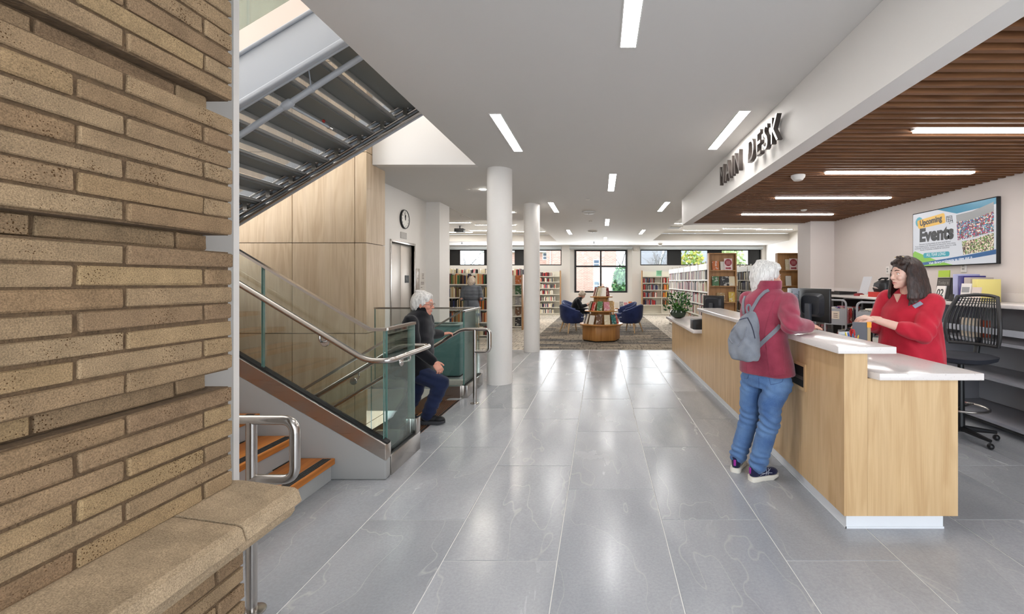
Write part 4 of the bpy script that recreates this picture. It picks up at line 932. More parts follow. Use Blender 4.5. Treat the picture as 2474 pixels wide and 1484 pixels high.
# ---- things on the desk
def monitor(c, yaw, label, w=0.50, h=0.31, z0=0.12):
    t = thing('computer_monitor', label, 'monitor', (c[0], c[1], c[2]), 0)
    R = Matrix.Rotation(yaw, 3, 'Z')
    def T(mb): return mb.xf(Matrix.Translation(c) @ R.to_4x4())
    T(MB().box(-w / 2, w / 2, -0.012, 0.012, z0, z0 + h)).build('panel', M['black'], t, bevel=0.006)
    T(MB().box(-w / 2 + 0.008, w / 2 - 0.008, -0.0135, -0.0121, z0 + 0.012, z0 + h - 0.008)).build('screen', flat(14, 16, 22, 0.15), t)
    T(MB().loft([((0, 0.012, z0 + h * 0.5), 0.17, 0.11, Matrix.Rotation(-math.pi / 2, 3, 'X'), 5), ((0, 0.042, z0 + h * 0.5), 0.14, 0.085, Matrix.Rotation(-math.pi / 2, 3, 'X'), 5)], 24)).build('back_housing', flat(36, 38, 44, 0.4), t)
    T(MB().box(-0.035, 0.035, 0.043, 0.075, 0.01, z0 + h * 0.55)).build('stand_arm', flat(60, 62, 68), t, bevel=0.005)
    T(MB().box(-0.11, 0.11, -0.05, 0.13, 0.0, 0.012)).build('stand_base', flat(40, 42, 46), t, bevel=0.004)
    return t
mon = monitor((1.985, 4.13, 0.957), math.radians(98), 'black computer monitor seen from behind beside the customer elbow', w=0.47, h=0.305, z0=0.16)
pc = thing('desktop_computer', 'slim grey upright desktop computer with a round emblem, next to the monitor', 'computer', (1.84, 4.26, 0.957))
Rp = Matrix.Rotation(math.radians(-8), 4, 'Z'); Tp = Matrix.Translation((1.875, 4.33, 0.957))
MB().box(-0.036, 0.036, -0.09, 0.06, 0.0, 0.465).xf(Tp @ Rp).build('case', flat(120, 124, 132, 0.45), pc, bevel=0.005)
MB().box(-0.035, -0.030, -0.092, -0.0905, 0.02, 0.44).box(0.026, 0.034, -0.092, -0.0905, 0.02, 0.44).xf(Tp @ Rp).build('vent_strip', M['black'], pc)
ring = MB(); ring.tube([(0.026 * math.cos(a / 20 * 2 * math.pi), -0.0915, 0.385 + 0.026 * math.sin(a / 20 * 2 * math.pi)) for a in range(21)], 0.0018, 6); ring.xf(Tp @ Rp).build('emblem_ring', flat(52, 54, 60), pc)
mesh_obj('emblem_text', text_mesh('DELL', 0.019, 0.001, align='CENTER'), flat(52, 54, 60), pc, Tp @ Rp @ Matrix.Translation((0, -0.0912, 0.3785)) @ Matrix.Rotation(math.pi / 2, 4, 'X'))
monitor((1.86, 7.3, 0.785), math.radians(125), 'small black monitor at the low far end of the desk', w=0.42, h=0.27, z0=0.2)
bx = thing('black_box', 'small matte black box on the low counter beside the raised desk section', 'box', (1.46, 6.6, 0.785))
MB().box(1.36, 1.56, 6.50, 6.72, 0.7845, 0.925).build('case', M['black'], bx, bevel=0.006); MB().box(1.40, 1.52, 6.498, 6.4999, 0.80, 0.86).build('front_plate', flat(40, 38, 38), bx); MB().tube(fillet([(1.56, 6.66, 0.9), (1.60, 6.66, 0.94), (1.61, 6.70, 0.80)], 0.02), 0.005, 8).build('cable', M['blackmat'], bx)
# potted plant
pl = thing('potted_plant', 'bushy green plant in a round glass bowl on the low counter', 'plant', (1.50, 8.55, 0.785))
pc_ = Vector((1.50, 8.55, 0.785))
MB().lathe([(0.07, 0.0), (0.115, 0.02), (0.15, 0.07), (0.155, 0.11), (0.13, 0.15), (0.122, 0.15), (0.146, 0.11), (0.14, 0.07), (0.1, 0.025), (0.0, 0.02)], pc_, 28).build('bowl', flat(46, 60, 44, 0.12), pl)
MB().lathe([(0.0, 0.10), (0.142, 0.10), (0.12, 0.13), (0.0, 0.14)], pc_, 20).build('soil', flat(50, 40, 28, 0.9), pl)
rp = random.Random(5); leafm = [flat(38, 84, 30, 0.4), flat(58, 112, 40, 0.4), flat(28, 66, 30, 0.4), flat(84, 134, 52, 0.4)]
lv = MB()
for q in range(230):
    a = rp.uniform(0, 6.28); h = rp.uniform(0.12, 0.47); rr = rp.uniform(0.02, 0.15 + 0.11 * math.sin(min(1, h / 0.47) * 2.6)); c = pc_ + Vector((rr * math.cos(a), rr * math.sin(a), h))
    d = Vector((math.cos(a + rp.uniform(-.6, .6)), math.sin(a + rp.uniform(-.6, .6)), rp.uniform(0.1, 1.5))).normalized(); L = rp.uniform(0.05, 0.10); s_ = d.cross(Vector((rp.uniform(-1, 1), rp.uniform(-1, 1), 1))).normalized() * L * 0.26
    n_ = d.cross(s_).normalized() * 0.008
    lv.add([c, c + d * L * 0.45 + s_ + n_, c + d * L, c + d * L * 0.45 - s_ + n_, c + d * L * 0.5], [(0, 4, 1), (1, 4, 2), (2, 4, 3), (3, 4, 0)], rp.randrange(4))
fo = lv.build('foliage', leafm, pl, smooth=False); fo['kind'] = 'stuff'
stm = MB()
for q in range(14):
    a = rp.uniform(0, 6.28); stm.tube(fillet([pc_ + Vector((0.04 * math.cos(a), 0.04 * math.sin(a), 0.10)), pc_ + Vector((0.09 * math.cos(a), 0.09 * math.sin(a), 0.26)), pc_ + Vector((0.15 * math.cos(a), 0.15 * math.sin(a), 0.42))], 0.05, 3), 0.004, 5)
o = stm.build('stem', leafm[0], pl); o['kind'] = 'stuff'
# keyboard, phone, pen cup, bag of pens, papers, notebook on the worktop
kb = thing('keyboard', 'black keyboard lying on the staff worktop in front of the monitor', 'keyboard', (1.91, 3.66, 0.957))
MB().box(1.84, 1.98, 3.44, 3.86, 0.957, 0.972).build('case', M['black'], kb, bevel=0.003)
for r_ in range(4):
    for c_ in range(11): MB().box(1.85 + r_ * 0.032, 1.876 + r_ * 0.032, 3.45 + c_ * 0.037, 3.48 + c_ * 0.037, 0.9722, 0.978).build('key', M['blackmat'], kb, smooth=False)
ph = thing('desk_phone', 'black desk phone with a coiled cord on the staff worktop', 'phone', (2.08, 3.63, 0.957))
MB().prism([(3.56, 0.957), (3.74, 0.957), (3.74, 1.02), (3.56, 0.975)], 'X', 2.0, 2.16).build('base', M['black'], ph, bevel=0.004)
MB().tube(fillet([(2.02, 3.58, 1.0), (2.02, 3.60, 1.03), (2.02, 3.70, 1.055), (2.02, 3.73, 1.03)], 0.02), 0.017, 10).build('handset', M['blackmat'], ph)
MB().tube([(2.12 + 0.03 * math.sin(i * 0.35), 3.75 + i * 0.002, 0.985 + 0.10 * math.sin(i / 40 * math.pi) + 0.008 * math.cos(i * 2.2)) for i in range(41)], 0.004, 6).build('cord', M['blackmat'], ph)
cupc = Vector((1.80, 3.18, 0.957))
pcup = thing('pen_cup', 'black mesh pen cup full of pens and scissors behind the high counter', 'pen cup', cupc)
MB().lathe([(0.0, 0), (0.045, 0), (0.05, 0.10), (0.047, 0.10), (0.042, 0.006), (0, 0.006)], cupc, 20).build('cup', M['blackmat'], pcup)
pens = [((214, 178, 60), 0.03, 0.0), ((200, 40, 44), 0.02, 0.03), ((220, 200, 60), -0.02, 0.02), ((60, 90, 160), -0.03, -0.02), ((190, 60, 50), 0.0, -0.03), ((90, 140, 180), 0.01, 0.01), ((230, 224, 214), -0.01, 0.03)]
for i, (c, dx, dy) in enumerate(pens):
    p = tag(MB().tube([cupc + Vector((dx * 0.4, dy * 0.4, 0.008)), cupc + Vector((dx * 1.5, dy * 1.5, 0.14 + 0.008 * (i % 4))), cupc + Vector((dx * 1.55, dy * 1.55, 0.148 + 0.008 * (i % 4)))], [0.0045, 0.0045, 0.002], 8).build('pen', flat(*c), None, base=True), '%s pen standing in the black pen cup' % ('mustard yellow', 'bright red', 'lemon yellow', 'dark blue', 'brick red', 'light blue', 'white')[i], 'pen')
scis = thing('scissors', 'red-handled scissors standing in the black pen cup', 'scissors', cupc)
for s_ in (-1, 1):
    c = cupc + Vector((0.02, 0.012 * s_ + 0.03, 0.16)); MB().tube([c + Vector((0, 0.016 * math.cos(a * 0.5236), 0.024 * math.sin(a * 0.5236))) for a in range(13)], 0.0045, 6).build('finger_loop', flat(206, 36, 40), scis)
MB().box(cupc.x + 0.018, cupc.x + 0.021, cupc.y - 0.005, cupc.y + 0.012, 0.97, 1.10).build('blade', M['steel'], scis)
pad = thing('spiral_notebook', 'grey cardboard file standing with a spotted spine and orange tag behind the counter', 'notebook', (1.945, 3.32, 0.957))
Tn = Matrix.Translation((1.945, 3.32, 0.957)) @ Matrix.Rotation(math.radians(-25), 4, 'Z')
MB().box(-0.055, 0.04, -0.012, 0.012, 0, 0.225).xf(Tn).build('cover', flat(92, 92, 98), pad); MB().box(0.0405, 0.062, -0.014, 0.014, 0, 0.215).xf(Tn).build('spine', flat(176, 150, 110), pad); MB().box(0.038, 0.066, -0.018, 0.016, 0.19, 0.23).xf(Tn).build('tag', flat(236, 160, 40), pad)
bn = thing('plastic_pouch', 'clear pouch of blue pens leaning behind the pen cup', 'pouch', (1.84, 3.36, 0.957)); Tb = Matrix.Translation((1.84, 3.36, 0.957)) @ Matrix.Rotation(0.3, 4, 'Z')
MB().loft([((0, 0, 0), 0.055, 0.02, None, 4), ((0, 0, 0.08), 0.06, 0.018, None, 4), ((0, 0, 0.13), 0.055, 0.006, None, 4)], 16).xf(Tb).build('bag', flat(150, 168, 186, 0.2), bn); MB().box(-0.05, 0.05, -0.004, 0.004, 0.128, 0.15).xf(Tb).build('zip_seal', flat(214, 220, 224), bn)
# ================================================================== STAFF AREA
ZBK = 1.262; XB0 = 3.86
tag(MB().box(XB0, 4.499, 2.4, 8.54, ZBK - 0.035, ZBK).build('back_counter', M['quartz'], None, bevel=0.003, base=True), 'long white quartz counter along the wall behind the librarian', 'countertop')
tag(MB().box(4.48, 4.499, 2.4, 8.54, ZBK + 0.001, ZBK + 0.10).box(4.05, 4.48, 8.53, 8.549, ZBK + 0.001, ZBK + 0.10).build('backsplash', M['quartz'], None, base=True), 'low quartz upstand where the back counter meets the wall', 'upstand')
bs = thing('counter_cabinet', 'open grey shelving unit under the back counter beside the office chair', 'cabinet', (4.2, 4.2, 0))
gp = flat(150, 150, 156)
for y in (2.5, 3.9, 5.25): MB().box(XB0 + 0.03, 4.49, y, y + 0.03, 0.0, ZBK - 0.036).build('side_panel', gp, bs)
for y0, y1 in ((2.53, 3.9), (3.93, 5.25)):
    for z in (0.08, 0.50, 0.86): MB().box(XB0 + 0.03, 4.49, y0 + 0.001, y1 - 0.001, z, z + 0.03).build('shelf', gp, bs)
    MB().box(4.47, 4.489, y0 + 0.001, y1 - 0.001, 0.12, ZBK - 0.04).build('back_panel', flat(176, 178, 184), bs)
    MB().box(XB0 + 0.02, XB0 + 0.045, y0 + 0.001, y1 - 0.001, ZBK - 0.30, ZBK - 0.24).build('rail', flat(170, 172, 180), bs)
pn = MB().box(4.46, 4.498, 5.3, 8.5, 0.0, ZBK - 0.04).build('void_shade_sheet', flat(58, 52, 50, 0.8), None, base=True); tag(pn, 'dark sheet standing in for shade below the back counter behind the book carts', 'panel')  # dark colour stands in for the shaded void behind the carts
cbx = tag(MB().box(4.0, 4.06, 4.75, 4.95, 0.89, 1.09).build('file_folder', flat(216, 200, 180), None, base=True), 'beige folder standing on the grey shelf under the back counter', 'folder')
tag(MB().box(4.08, 4.14, 4.72, 4.90, 0.89, 1.07).build('file_folder', flat(196, 96, 70), None, base=True), 'orange folder standing behind the beige one under the back counter', 'folder')
# --- items on the back counter
def onc(px, Yd): return Vector(((px - VX) * Yd / FPX, Yd, ZBK))
tr = thing('document_tray', 'flat black document tray lying on the back counter', 'tray', (4.15, 7.8, ZBK))
MB().box(4.06, 4.36, 7.55, 8.25, ZBK + 0.001, ZBK + 0.018).build('base', M['black'], tr); MB().box(4.06, 4.08, 7.55, 8.25, ZBK + 0.018, ZBK + 0.05).box(4.34, 4.36, 7.55, 8.25, ZBK + 0.018, ZBK + 0.05).box(4.08, 4.34, 7.55, 7.57, ZBK + 0.018, ZBK + 0.05).build('rim', M['black'], tr)
ac = thing('acrylic_stand', 'thin clear acrylic sign stand on the back counter', 'stand', (4.1, 7.0, ZBK))
MB().obox((4.14, 6.95, ZBK + 0.155), (0.006, 0.22, 0.30), Matrix.Rotation(0.28, 3, 'Y')).build('sheet', flat(206, 206, 210, 0.1), ac); MB().box(4.06, 4.2, 6.84, 7.06, ZBK + 0.0005, ZBK + 0.005).build('foot', flat(206, 206, 210, 0.1), ac)
lp = thing('label_printer', 'black rounded label printer with a white tongue of paper on the red box', 'printer', (4.05, 6.35, ZBK))
MB().loft([((4.08, 6.40, ZBK + 0.075), 0.09, 0.13, None, 4), ((4.08, 6.40, ZBK + 0.12), 0.105, 0.145, None, 4), ((4.08, 6.40, ZBK + 0.20), 0.10, 0.13, None, 3), ((4.09, 6.40, ZBK + 0.245), 0.05, 0.08, None, 2)], 28).build('body', M['black'], lp)
MB().box(3.972, 3.982, 6.34, 6.46, ZBK + 0.15, ZBK + 0.19).build('slot', flat(70, 70, 74), lp); MB().obox((3.955, 6.40, ZBK + 0.135), (0.05, 0.07, 0.004), Matrix.Rotation(0.5, 3, 'Y')).build('paper', flat(232, 226, 220), lp); MB().tube([(4.05, 6.33, ZBK + 0.245), (4.09, 6.33, ZBK + 0.27), (4.09, 6.47, ZBK + 0.27), (4.05, 6.47, ZBK + 0.245)], 0.012, 8).build('handle', M['blackmat'], lp)
rb = thing('red_box', 'bright red box under the label printer on the back counter', 'box', (4.07, 6.4, ZBK)); MB().box(3.95, 4.2, 6.22, 6.56, ZBK + 0.001, ZBK + 0.072).build('carton', flat(196, 44, 36), rb); MB().box(3.948, 4.202, 6.36, 6.42, ZBK + 0.0725, ZBK + 0.074).build('tape', flat(210, 90, 74), rb)
sb = thing('stapler_box', 'small dark red box of staples on the back counter', 'box', (4.1, 7.1, ZBK)); MB().box(3.99, 4.07, 6.86, 7.0, ZBK + 0.001, ZBK + 0.032).build('carton', flat(150, 40, 44), sb); MB().box(4.0, 4.06, 6.88, 6.98, ZBK + 0.0325, ZBK + 0.042).build('lid', flat(120, 30, 36), sb)
pst = tag(MB().box(3.98, 4.2, 6.60, 6.82, ZBK + 0.001, ZBK + 0.02).build('paper_pile', flat(224, 212, 200), None, base=True), 'low pile of pale paper between the red boxes', 'paper')
# leaflet holders etc. to the right of the librarian
def leaf(Y0, Y1, z0, z1, x, col, label, cat='leaflet', nm='leaflet', lean=0.12, th=0.012, extra=None):
    t = thing(nm, label, cat, (x, (Y0 + Y1) / 2, ZBK)); R = Matrix.Rotation(lean, 3, 'Y')
    c = Vector((x, (Y0 + Y1) / 2, ZBK + 0.004)); T = Matrix.Translation(c) @ R.to_4x4()
    MB().box(0, th, (Y0 - Y1) / 2, (Y1 - Y0) / 2, z0, z1).xf(T).build('sheet', flat(*col), t)
    for (a, b, p, q, cc) in (extra or []): MB().box(-0.002, -0.0005, a, b, p, q).xf(T).build('print', flat(*cc), t)
    return t, T
Y = 5.08
leaf(5.49, 5.71, 0.0, 0.27, 4.30, (40, 38, 36), 'dark leaflet holder with a grey card reading Today is', 'holder', 'leaflet_holder', extra=[(-0.10, 0.10, 0.17, 0.255, (92, 86, 80))])
t, T = leaf(5.50, 5.68, 0.275, 0.36, 4.30, (168, 196, 66), 'lime green card standing above the dark leaflet holder', 'card', 'green_card', lean=0.05)
t, T = leaf(5.37, 5.51, 0.0, 0.17, 4.14, (232, 226, 220), 'white desk calendar card showing a large 02', 'calendar', 'desk_calendar', lean=0.2)
mesh_obj('print_text', text_mesh('02', 0.13, 0.001, bold=0.002, align='CENTER', sx=0.85), M['black'], t, T @ Matrix.Translation((-0.002, 0, 0.04)) @ R_mX)
mesh_obj('print_text', text_mesh('Today is', 0.05, 0.001, align='CENTER'), flat(150, 146, 140), bpy.data.objects['leaflet_holder'], Matrix.Translation((4.30, 5.60, ZBK + 0.004)) @ Matrix.Rotation(0.12, 4, 'Y') @ Matrix.Translation((-0.004, 0, 0.19)) @ R_mX)
leaf(5.33, 5.45, 0.0, 0.27, 4.27, (24, 24, 26), 'black file holder standing beside the leaflets', 'holder', 'file_holder', lean=0.15, th=0.06)
for i, (y0, y1, col, lb) in enumerate(((5.13, 5.20, (168, 170, 206), 'lilac shiny ring binder on the back counter'), (5.05, 5.12, (58, 52, 120), 'dark purple ring binder on the back counter'), (4.95, 5.04, (176, 164, 158), 'pale grey binder on the back counter'), (4.86, 4.93, (226, 212, 130), 'yellow booklet standing on the back counter'))):
    b = thing('ring_binder', lb, 'binder', (4.25, (y0 + y1) / 2, ZBK)); MB().box(4.12, 4.38, y0, y1, ZBK + 0.001, ZBK + 0.31 - 0.02 * i).build('cover', flat(*col, 0.3), b, bevel=0.004); MB().box(4.121, 4.381, y0 + 0.008, y1 - 0.008, ZBK + 0.005, ZBK + 0.302 - 0.02 * i).build('pages', M['pages'], b)
leaf(4.86, 4.99, 0.0, 0.20, 4.03, (228, 224, 220), 'white leaflet with a grey drawing propped before the binders', extra=[(-0.05, 0.05, 0.10, 0.16, (150, 150, 152))])
leaf(4.72, 4.83, 0.0, 0.16, 4.02, (222, 206, 196), 'pink-white leaflet propped at the end of the back counter', extra=[(-0.04, 0.04, 0.06, 0.10, (170, 160, 156))])
st_ = thing('card_stand', 'tiny dark card stand before the binders', 'stand', (4.0, 5.07, ZBK)); MB().box(3.97, 4.03, 5.03, 5.10, ZBK + 0.001, ZBK + 0.012).build('foot', M['black'], st_); MB().obox((4.0, 5.065, ZBK + 0.045), (0.01, 0.06, 0.07), Matrix.Rotation(0.2, 3, 'Y')).build('card', flat(40, 36, 34), st_)
for (y, z, lb) in ((6.95, 1.60, 'small white outlet plate on the wall above the counter'), (5.5, 1.60, 'white outlet plate under the events screen')):
    t = thing('wall_outlet', lb, 'outlet', (4.49, y, z)); MB().box(4.488, 4.499, y - 0.04, y + 0.04, z, z + 0.12).build('plate', flat(226, 220, 214), t, bevel=0.002)
    for dz in (0.03, 0.07): MB().box(4.485, 4.4875, y - 0.017, y + 0.017, z + dz, z + dz + 0.026).build('socket', flat(160, 156, 152), t)

# ================================================================== EVENTS SCREEN
XS = 4.455
def SY(px, py): Y = XS * FPX / (px - VX); return Vector((XS, Y, HCAM - (py - VY) * Y / FPX))
def S7(lx, ly): return SY(2040 + lx / 4.6375, 480 + ly / 4.6375)
es = thing('events_screen', 'wall screen showing the Upcoming Events notice', 'screen', (4.48, 5.75, 1.66))
ytl = S7(765, 170).y; zt_, zb_ = 2.445, 1.685; W_ = (zt_ - zb_) * 16 / 9
MB().box(XS + 0.001, 4.499, ytl - W_, ytl, zb_, zt_).build('housing', M['black'], es, bevel=0.004)
def scr(c, s=0.55):
    return emis('screen_%02x%02x%02x' % c, sr(*c), s)
_sc = {}
def smat(c):
    if c not in _sc:
        m, nt, b = newmat('screen_%02x%02x%02x' % c); b.inputs['Base Color'].default_value = rgb([x * 0.3 for x in sr(*c)]); b.inputs['Emission Color'].default_value = rgb(sr(*c)); b.inputs['Emission Strength'].default_value = 0.42; b.inputs['Roughness'].default_value = 0.3; m.cycles.emission_sampling = 'NONE'; _sc[c] = m
    return _sc[c]
def spoly(pts, c, lay, name='print'):
    x = XS - 0.0006 * lay
    pl_ = [(min(ytl - 0.012, max(ytl - W_ + 0.012, p.y)), min(zt_ - 0.012, max(zb_ + 0.012, p.z))) for p in pts]
    return MB().prism(pl_, 'X', x - 0.0004, x).build(name, c if isinstance(c, bpy.types.Material) else smat(c), es, smooth=False)
V3 = lambda y, z: Vector((XS, y, z))
spoly([V3(ytl, zt_), V3(ytl - W_, zt_), V3(ytl - W_, zb_), V3(ytl, zb_)], (206, 208, 214), 1, 'display')
spoly([S7(1045, 118), S7(1260, 168), S7(1436, 125), V3(ytl - W_, S7(1436, 110).z + 0.0), V3(ytl - W_, zt_), V3(S7(1045, 118).y, zt_)], (6, 128, 160), 2)
spoly([S7(765, 615), S7(790, 590), S7(1030, 690), S7(1215, 760), S7(900, 790), S7(765, 790)], (128, 186, 50), 2)
band = [S7(765, 735), S7(1436, 622), V3(ytl - W_, S7(1436, 622).z + 0.035), V3(ytl - W_, S7(1436, 668).z + 0.03), S7(1436, 668), S7(765, 770)]
spoly(band, (10, 84, 140), 3)
# sunburst
cc = S7(838, 262); sun = []
for q in range(40):
    a = q * math.pi / 20; r_ = 0.072 if q % 2 == 0 else 0.06; sun.append(Vector((XS, cc.y - r_ * math.cos(a), cc.z + r_ * math.sin(a))))
spoly(sun, (30, 150, 170), 2)
def rpoly(pts, r=0.02, n=4):
    ps = [Vector((p.y, p.z, 0)) for p in pts]; ps = ps + ps[:2]; out = []
    f_ = fillet(ps, r, n)[1:-1]
    return [Vector((XS, q.x, q.y)) for q in f_]
spoly(rpoly([S7(816, 250), S7(1122, 158), S7(1138, 272), S7(832, 342)], 0.03), (228, 176, 52), 4)
spoly(rpoly([S7(886, 612), S7(1180, 590), S7(1180, 645), S7(888, 668)], 0.036, 6), (24, 150, 164), 4)
def stext(s, a, b, hpx, c, lay, bold=0.0):
    p0, p1 = S7(*a), S7(*b); h = (S7(a[0], a[1] - hpx) - p0).length; L = (p1 - p0).length
    me = text_mesh(s, 1.0, 0.001, bold=bold); xs = [v.co.x for v in me.vertices]; ys = [v.co.y for v in me.vertices]
    me.transform(Matrix.Diagonal((L / (max(xs) - min(xs)), h / 0.73, 0.2, 1)) @ Matrix.Translation((-min(xs), 0, 0)))
    ang = math.atan2(p1.z - p0.z, p0.y - p1.y)
    return mesh_obj('print_text', me, smat(c), es, Matrix.Translation(p0 - Vector((0.0006 * lay, 0, 0))) @ R_mX @ Matrix.Rotation(ang, 4, 'Z'))
stext('Upcoming', (850, 308), (1098, 245), 62, (14, 12, 12), 6, 0.045)
stext('Events', (846, 480), (1228, 440), 140, (8, 8, 10), 6, 0.055)
stext('Discover exciting events at your local library!', (842, 524), (1192, 486), 17, (40, 40, 46), 5)
stext('From engaging book discussions to interactive story times,', (798, 550), (1250, 502), 17, (40, 40, 46), 5)
stext('technology workshops, concerts, and events, there is a wide', (792, 572), (1256, 524), 17, (40, 40, 46), 5)
stext('variety of activities available for everyone!', (852, 586), (1180, 552), 17, (40, 40, 46), 5)
stext('ALL YEAR LONG', (922, 648), (1134, 634), 36, (226, 238, 240), 6)
stext('Visit library.org/events to view our n', (950, 738), (1434, 668), 26, (232, 238, 244), 6, 0.02)
# calendar and megaphone icon
for a, b in (((1145, 200), (1205, 190)), ((1205, 190), (1210, 250)), ((1210, 250), (1150, 262)), ((1150, 262), (1145, 200)), ((1146, 216), (1206, 206)), ((1165, 198), (1169, 258)), ((1185, 194), (1189, 254)), ((1148, 238), (1208, 228)), ((1165, 262), (1212, 240)), ((1212, 240), (1218, 268)), ((1218, 268), (1170, 272)), ((1178, 272), (1184, 286))):
    p, q = S7(*a), S7(*b); MB().tube([p - Vector((0.003, 0, 0)), q - Vector((0.003, 0, 0))], 0.0022, 5).build('icon_line', smat((14, 14, 16)), es)
def photo_mat(name, cs, scale):
    m, nt, b = newmat(name); tc = nn(nt, 'ShaderNodeTexCoord'); vo = nn(nt, 'ShaderNodeTexVoronoi', ins={'Scale': scale}); nt.links.new(tc.outputs['Object'], vo.inputs['Vector'])
    sp_ = nn(nt, 'ShaderNodeSeparateXYZ'); nt.links.new(vo.outputs['Color'], sp_.inputs[0]); r = nn(nt, 'ShaderNodeValToRGB'); r.color_ramp.interpolation = 'CONSTANT'; e = r.color_ramp.elements
    e[0].color = rgb(cs[0]); e[1].position = (len(cs) - 1) / len(cs); e[1].color = rgb(cs[-1])
    for i, c in enumerate(cs[1:-1]): x = e.new((i + 1) / len(cs)); x.color = rgb(c)
    nt.links.new(sp_.outputs[0], r.inputs['Fac']); nt.links.new(r.outputs['Color'], b.inputs['Emission Color']); b.inputs['Emission Strength'].default_value = 0.35; nt.links.new(r.outputs['Color'], b.inputs['Base Color']); m.cycles.emission_sampling = 'NONE'
    return m
pm1 = photo_mat('crowd_photo', [sr(60, 50, 56), sr(150, 160, 170), sr(170, 50, 60), sr(40, 90, 130), sr(120, 100, 84), sr(60, 130, 150), sr(90, 70, 60), sr(200, 180, 160), sr(120, 40, 90)], 75)
pm2 = photo_mat('garden_photo', [sr(96, 88, 70), sr(180, 170, 150), sr(90, 130, 60), sr(60, 50, 44), sr(200, 190, 170), sr(150, 120, 100)], 85)
spoly([S7(1254, 185), S7(1436, 140), V3(ytl - W_ + 0.04, S7(1436, 140).z + 0.06), V3(ytl - W_ + 0.04, S7(1436, 435).z + 0.04), S7(1436, 435), S7(1272, 468)], pm1, 4, 'photo_print')
spoly([S7(1254, 185), S7(1436, 140), V3(ytl - W_ + 0.04, S7(1436, 140).z + 0.06), V3(ytl - W_ + 0.04, S7(1436, 230).z + 0.05), S7(1436, 232), S7(1262, 262)], (150, 150, 150), 5, 'photo_print')
spoly([S7(1318, 480), S7(1436, 458), V3(ytl - W_ + 0.04, S7(1436, 458).z + 0.05), V3(ytl - W_ + 0.04, S7(1436, 612).z + 0.02), S7(1436, 612), S7(1335, 628)], pm2, 4, 'photo_print')

# ================================================================== BOOK REGISTRY
PAL = {'dark red': (118, 34, 36), 'red': (176, 44, 42), 'brown': (104, 70, 44), 'tan': (184, 152, 104), 'black': (30, 28, 30), 'navy': (34, 42, 84), 'blue': (54, 92, 150), 'teal': (40, 104, 104), 'green': (58, 104, 62),
       'olive': (118, 112, 56), 'yellow': (206, 174, 72), 'orange': (206, 110, 46), 'white': (222, 216, 204), 'cream': (212, 200, 168), 'grey': (134, 132, 132), 'purple': (92, 60, 110), 'pink': (206, 130, 140), 'maroon': (84, 30, 42)}
BOOKS = []      # (matrix, size, colour name, label, group, importance)
bk_rng = random.Random(11)
def add_book(Mx, size, colour, label, group, imp): BOOKS.append((Mx, size, colour, label, group, imp))
def row(p0, d, n, L, hmax, depth, where, group, pal, fill=1.0, tmin=0.018, tmax=0.045, hmin=0.72, lean=True, tall=None):
    """books in a row: p0 start (spine plane, shelf top), d direction along the shelf, n outward normal (spines face n)"""
    d, n = Vector(d).normalized(), Vector(n).normalized(); s = 0.0; z = Vector((0, 0, 1))
    while s < L * fill - tmax:
        t = bk_rng.uniform(tmin, tmax); h = hmax * bk_rng.uniform(hmin, 0.97); c = bk_rng.choice(pal); dep = depth * bk_rng.uniform(0.85, 1.0)
        Mx = Matrix.Translation(Vector(p0) + d * (s + t / 2) - n * bk_rng.uniform(0.0, 0.015))
        R = Matrix((d, -n, z)).transposed().to_4x4()
        if lean and bk_rng.random() < 0.06: R = R @ Matrix.Rotation(bk_rng.uniform(0.05, 0.14), 4, 'Y'); s += 0.02
        dist = (Vector(p0) + d * s).y
        add_book(Mx @ R, (t - 0.001, dep, h), c, '%s book %s' % (c, where), group, t * h / dist ** 2 * 1e4)
        s += t
        if bk_rng.random() < 0.012: s += bk_rng.uniform(0.03, 0.10)
def faceout(c, yaw, w, h, colour, label, group, lean=-0.12, th=0.02, imp=None):
    """book standing with its front cover to the viewer; yaw = direction the cover faces"""
    R = Matrix.Rotation(yaw, 4, 'Z') @ Matrix.Rotation(lean, 4, 'X')            # local -Y = cover normal
    # book local: x = thickness, y = depth, z = height -> turn so that the board faces -Y
    A = Matrix.Rotation(-math.pi / 2, 4, 'Z')
    add_book(Matrix.Translation(Vector(c)) @ R @ Matrix.Translation((0, th, 0)) @ A, (th, w, h), colour, label, group, imp or w * h / max(1, Vector(c).y) ** 2 * 1e4)

# ================================================================== SHELVING
SM = M['shelfmetal']
def bookcase_y(name, label, x0, x1, yf, depth, zsh, ztop, ends=(), group=None, back=True, bays=None, endz=None):
    """shelving that faces the camera (-Y)"""
    t = thing(name, label, 'bookcase', ((x0 + x1) / 2, yf + depth / 2, 0), group=group)
    nb = bays or max(1, round((x1 - x0) / 0.92)); w = (x1 - x0) / nb
    for i in range(nb + 1):
        x = x0 + i * w; MB().box(x - 0.012, x + 0.012, yf + 0.015, yf + depth, 0.0, ztop).build('upright', SM, t)
    for z in zsh:
        for i in range(nb):
            MB().box(x0 + i * w + 0.013, x0 + (i + 1) * w - 0.013, yf, yf + depth - 0.01, z - 0.028, z).build('shelf', SM, t)
    MB().box(x0, x1, yf + depth + 0.0005, yf + depth + 0.008, 0.05, ztop).build('back_panel', SM, t)
    MB().box(x0, x1, yf + 0.03, yf + depth - 0.01, 0.0, 0.06).build('kick_plate', SM, t)
    for e in ends: MB().box(e, e + 0.03, yf - 0.01, yf + depth + 0.02, 0.0, endz or ztop + 0.04).build('end_panel', M['shelfwood'], t, bevel=0.003)
    return t
pal_warm = ['brown', 'tan', 'dark red', 'olive', 'black', 'cream', 'maroon', 'navy', 'orange', 'brown', 'tan', 'green', 'cream', 'black']
pal_light = ['white', 'cream', 'white', 'grey', 'white', 'cream', 'red', 'navy', 'black', 'white', 'grey', 'pink']
pal_mix = list(PAL)
ordn = ['bottom', 'second', 'third', 'fourth', 'fifth', 'sixth', 'seventh']
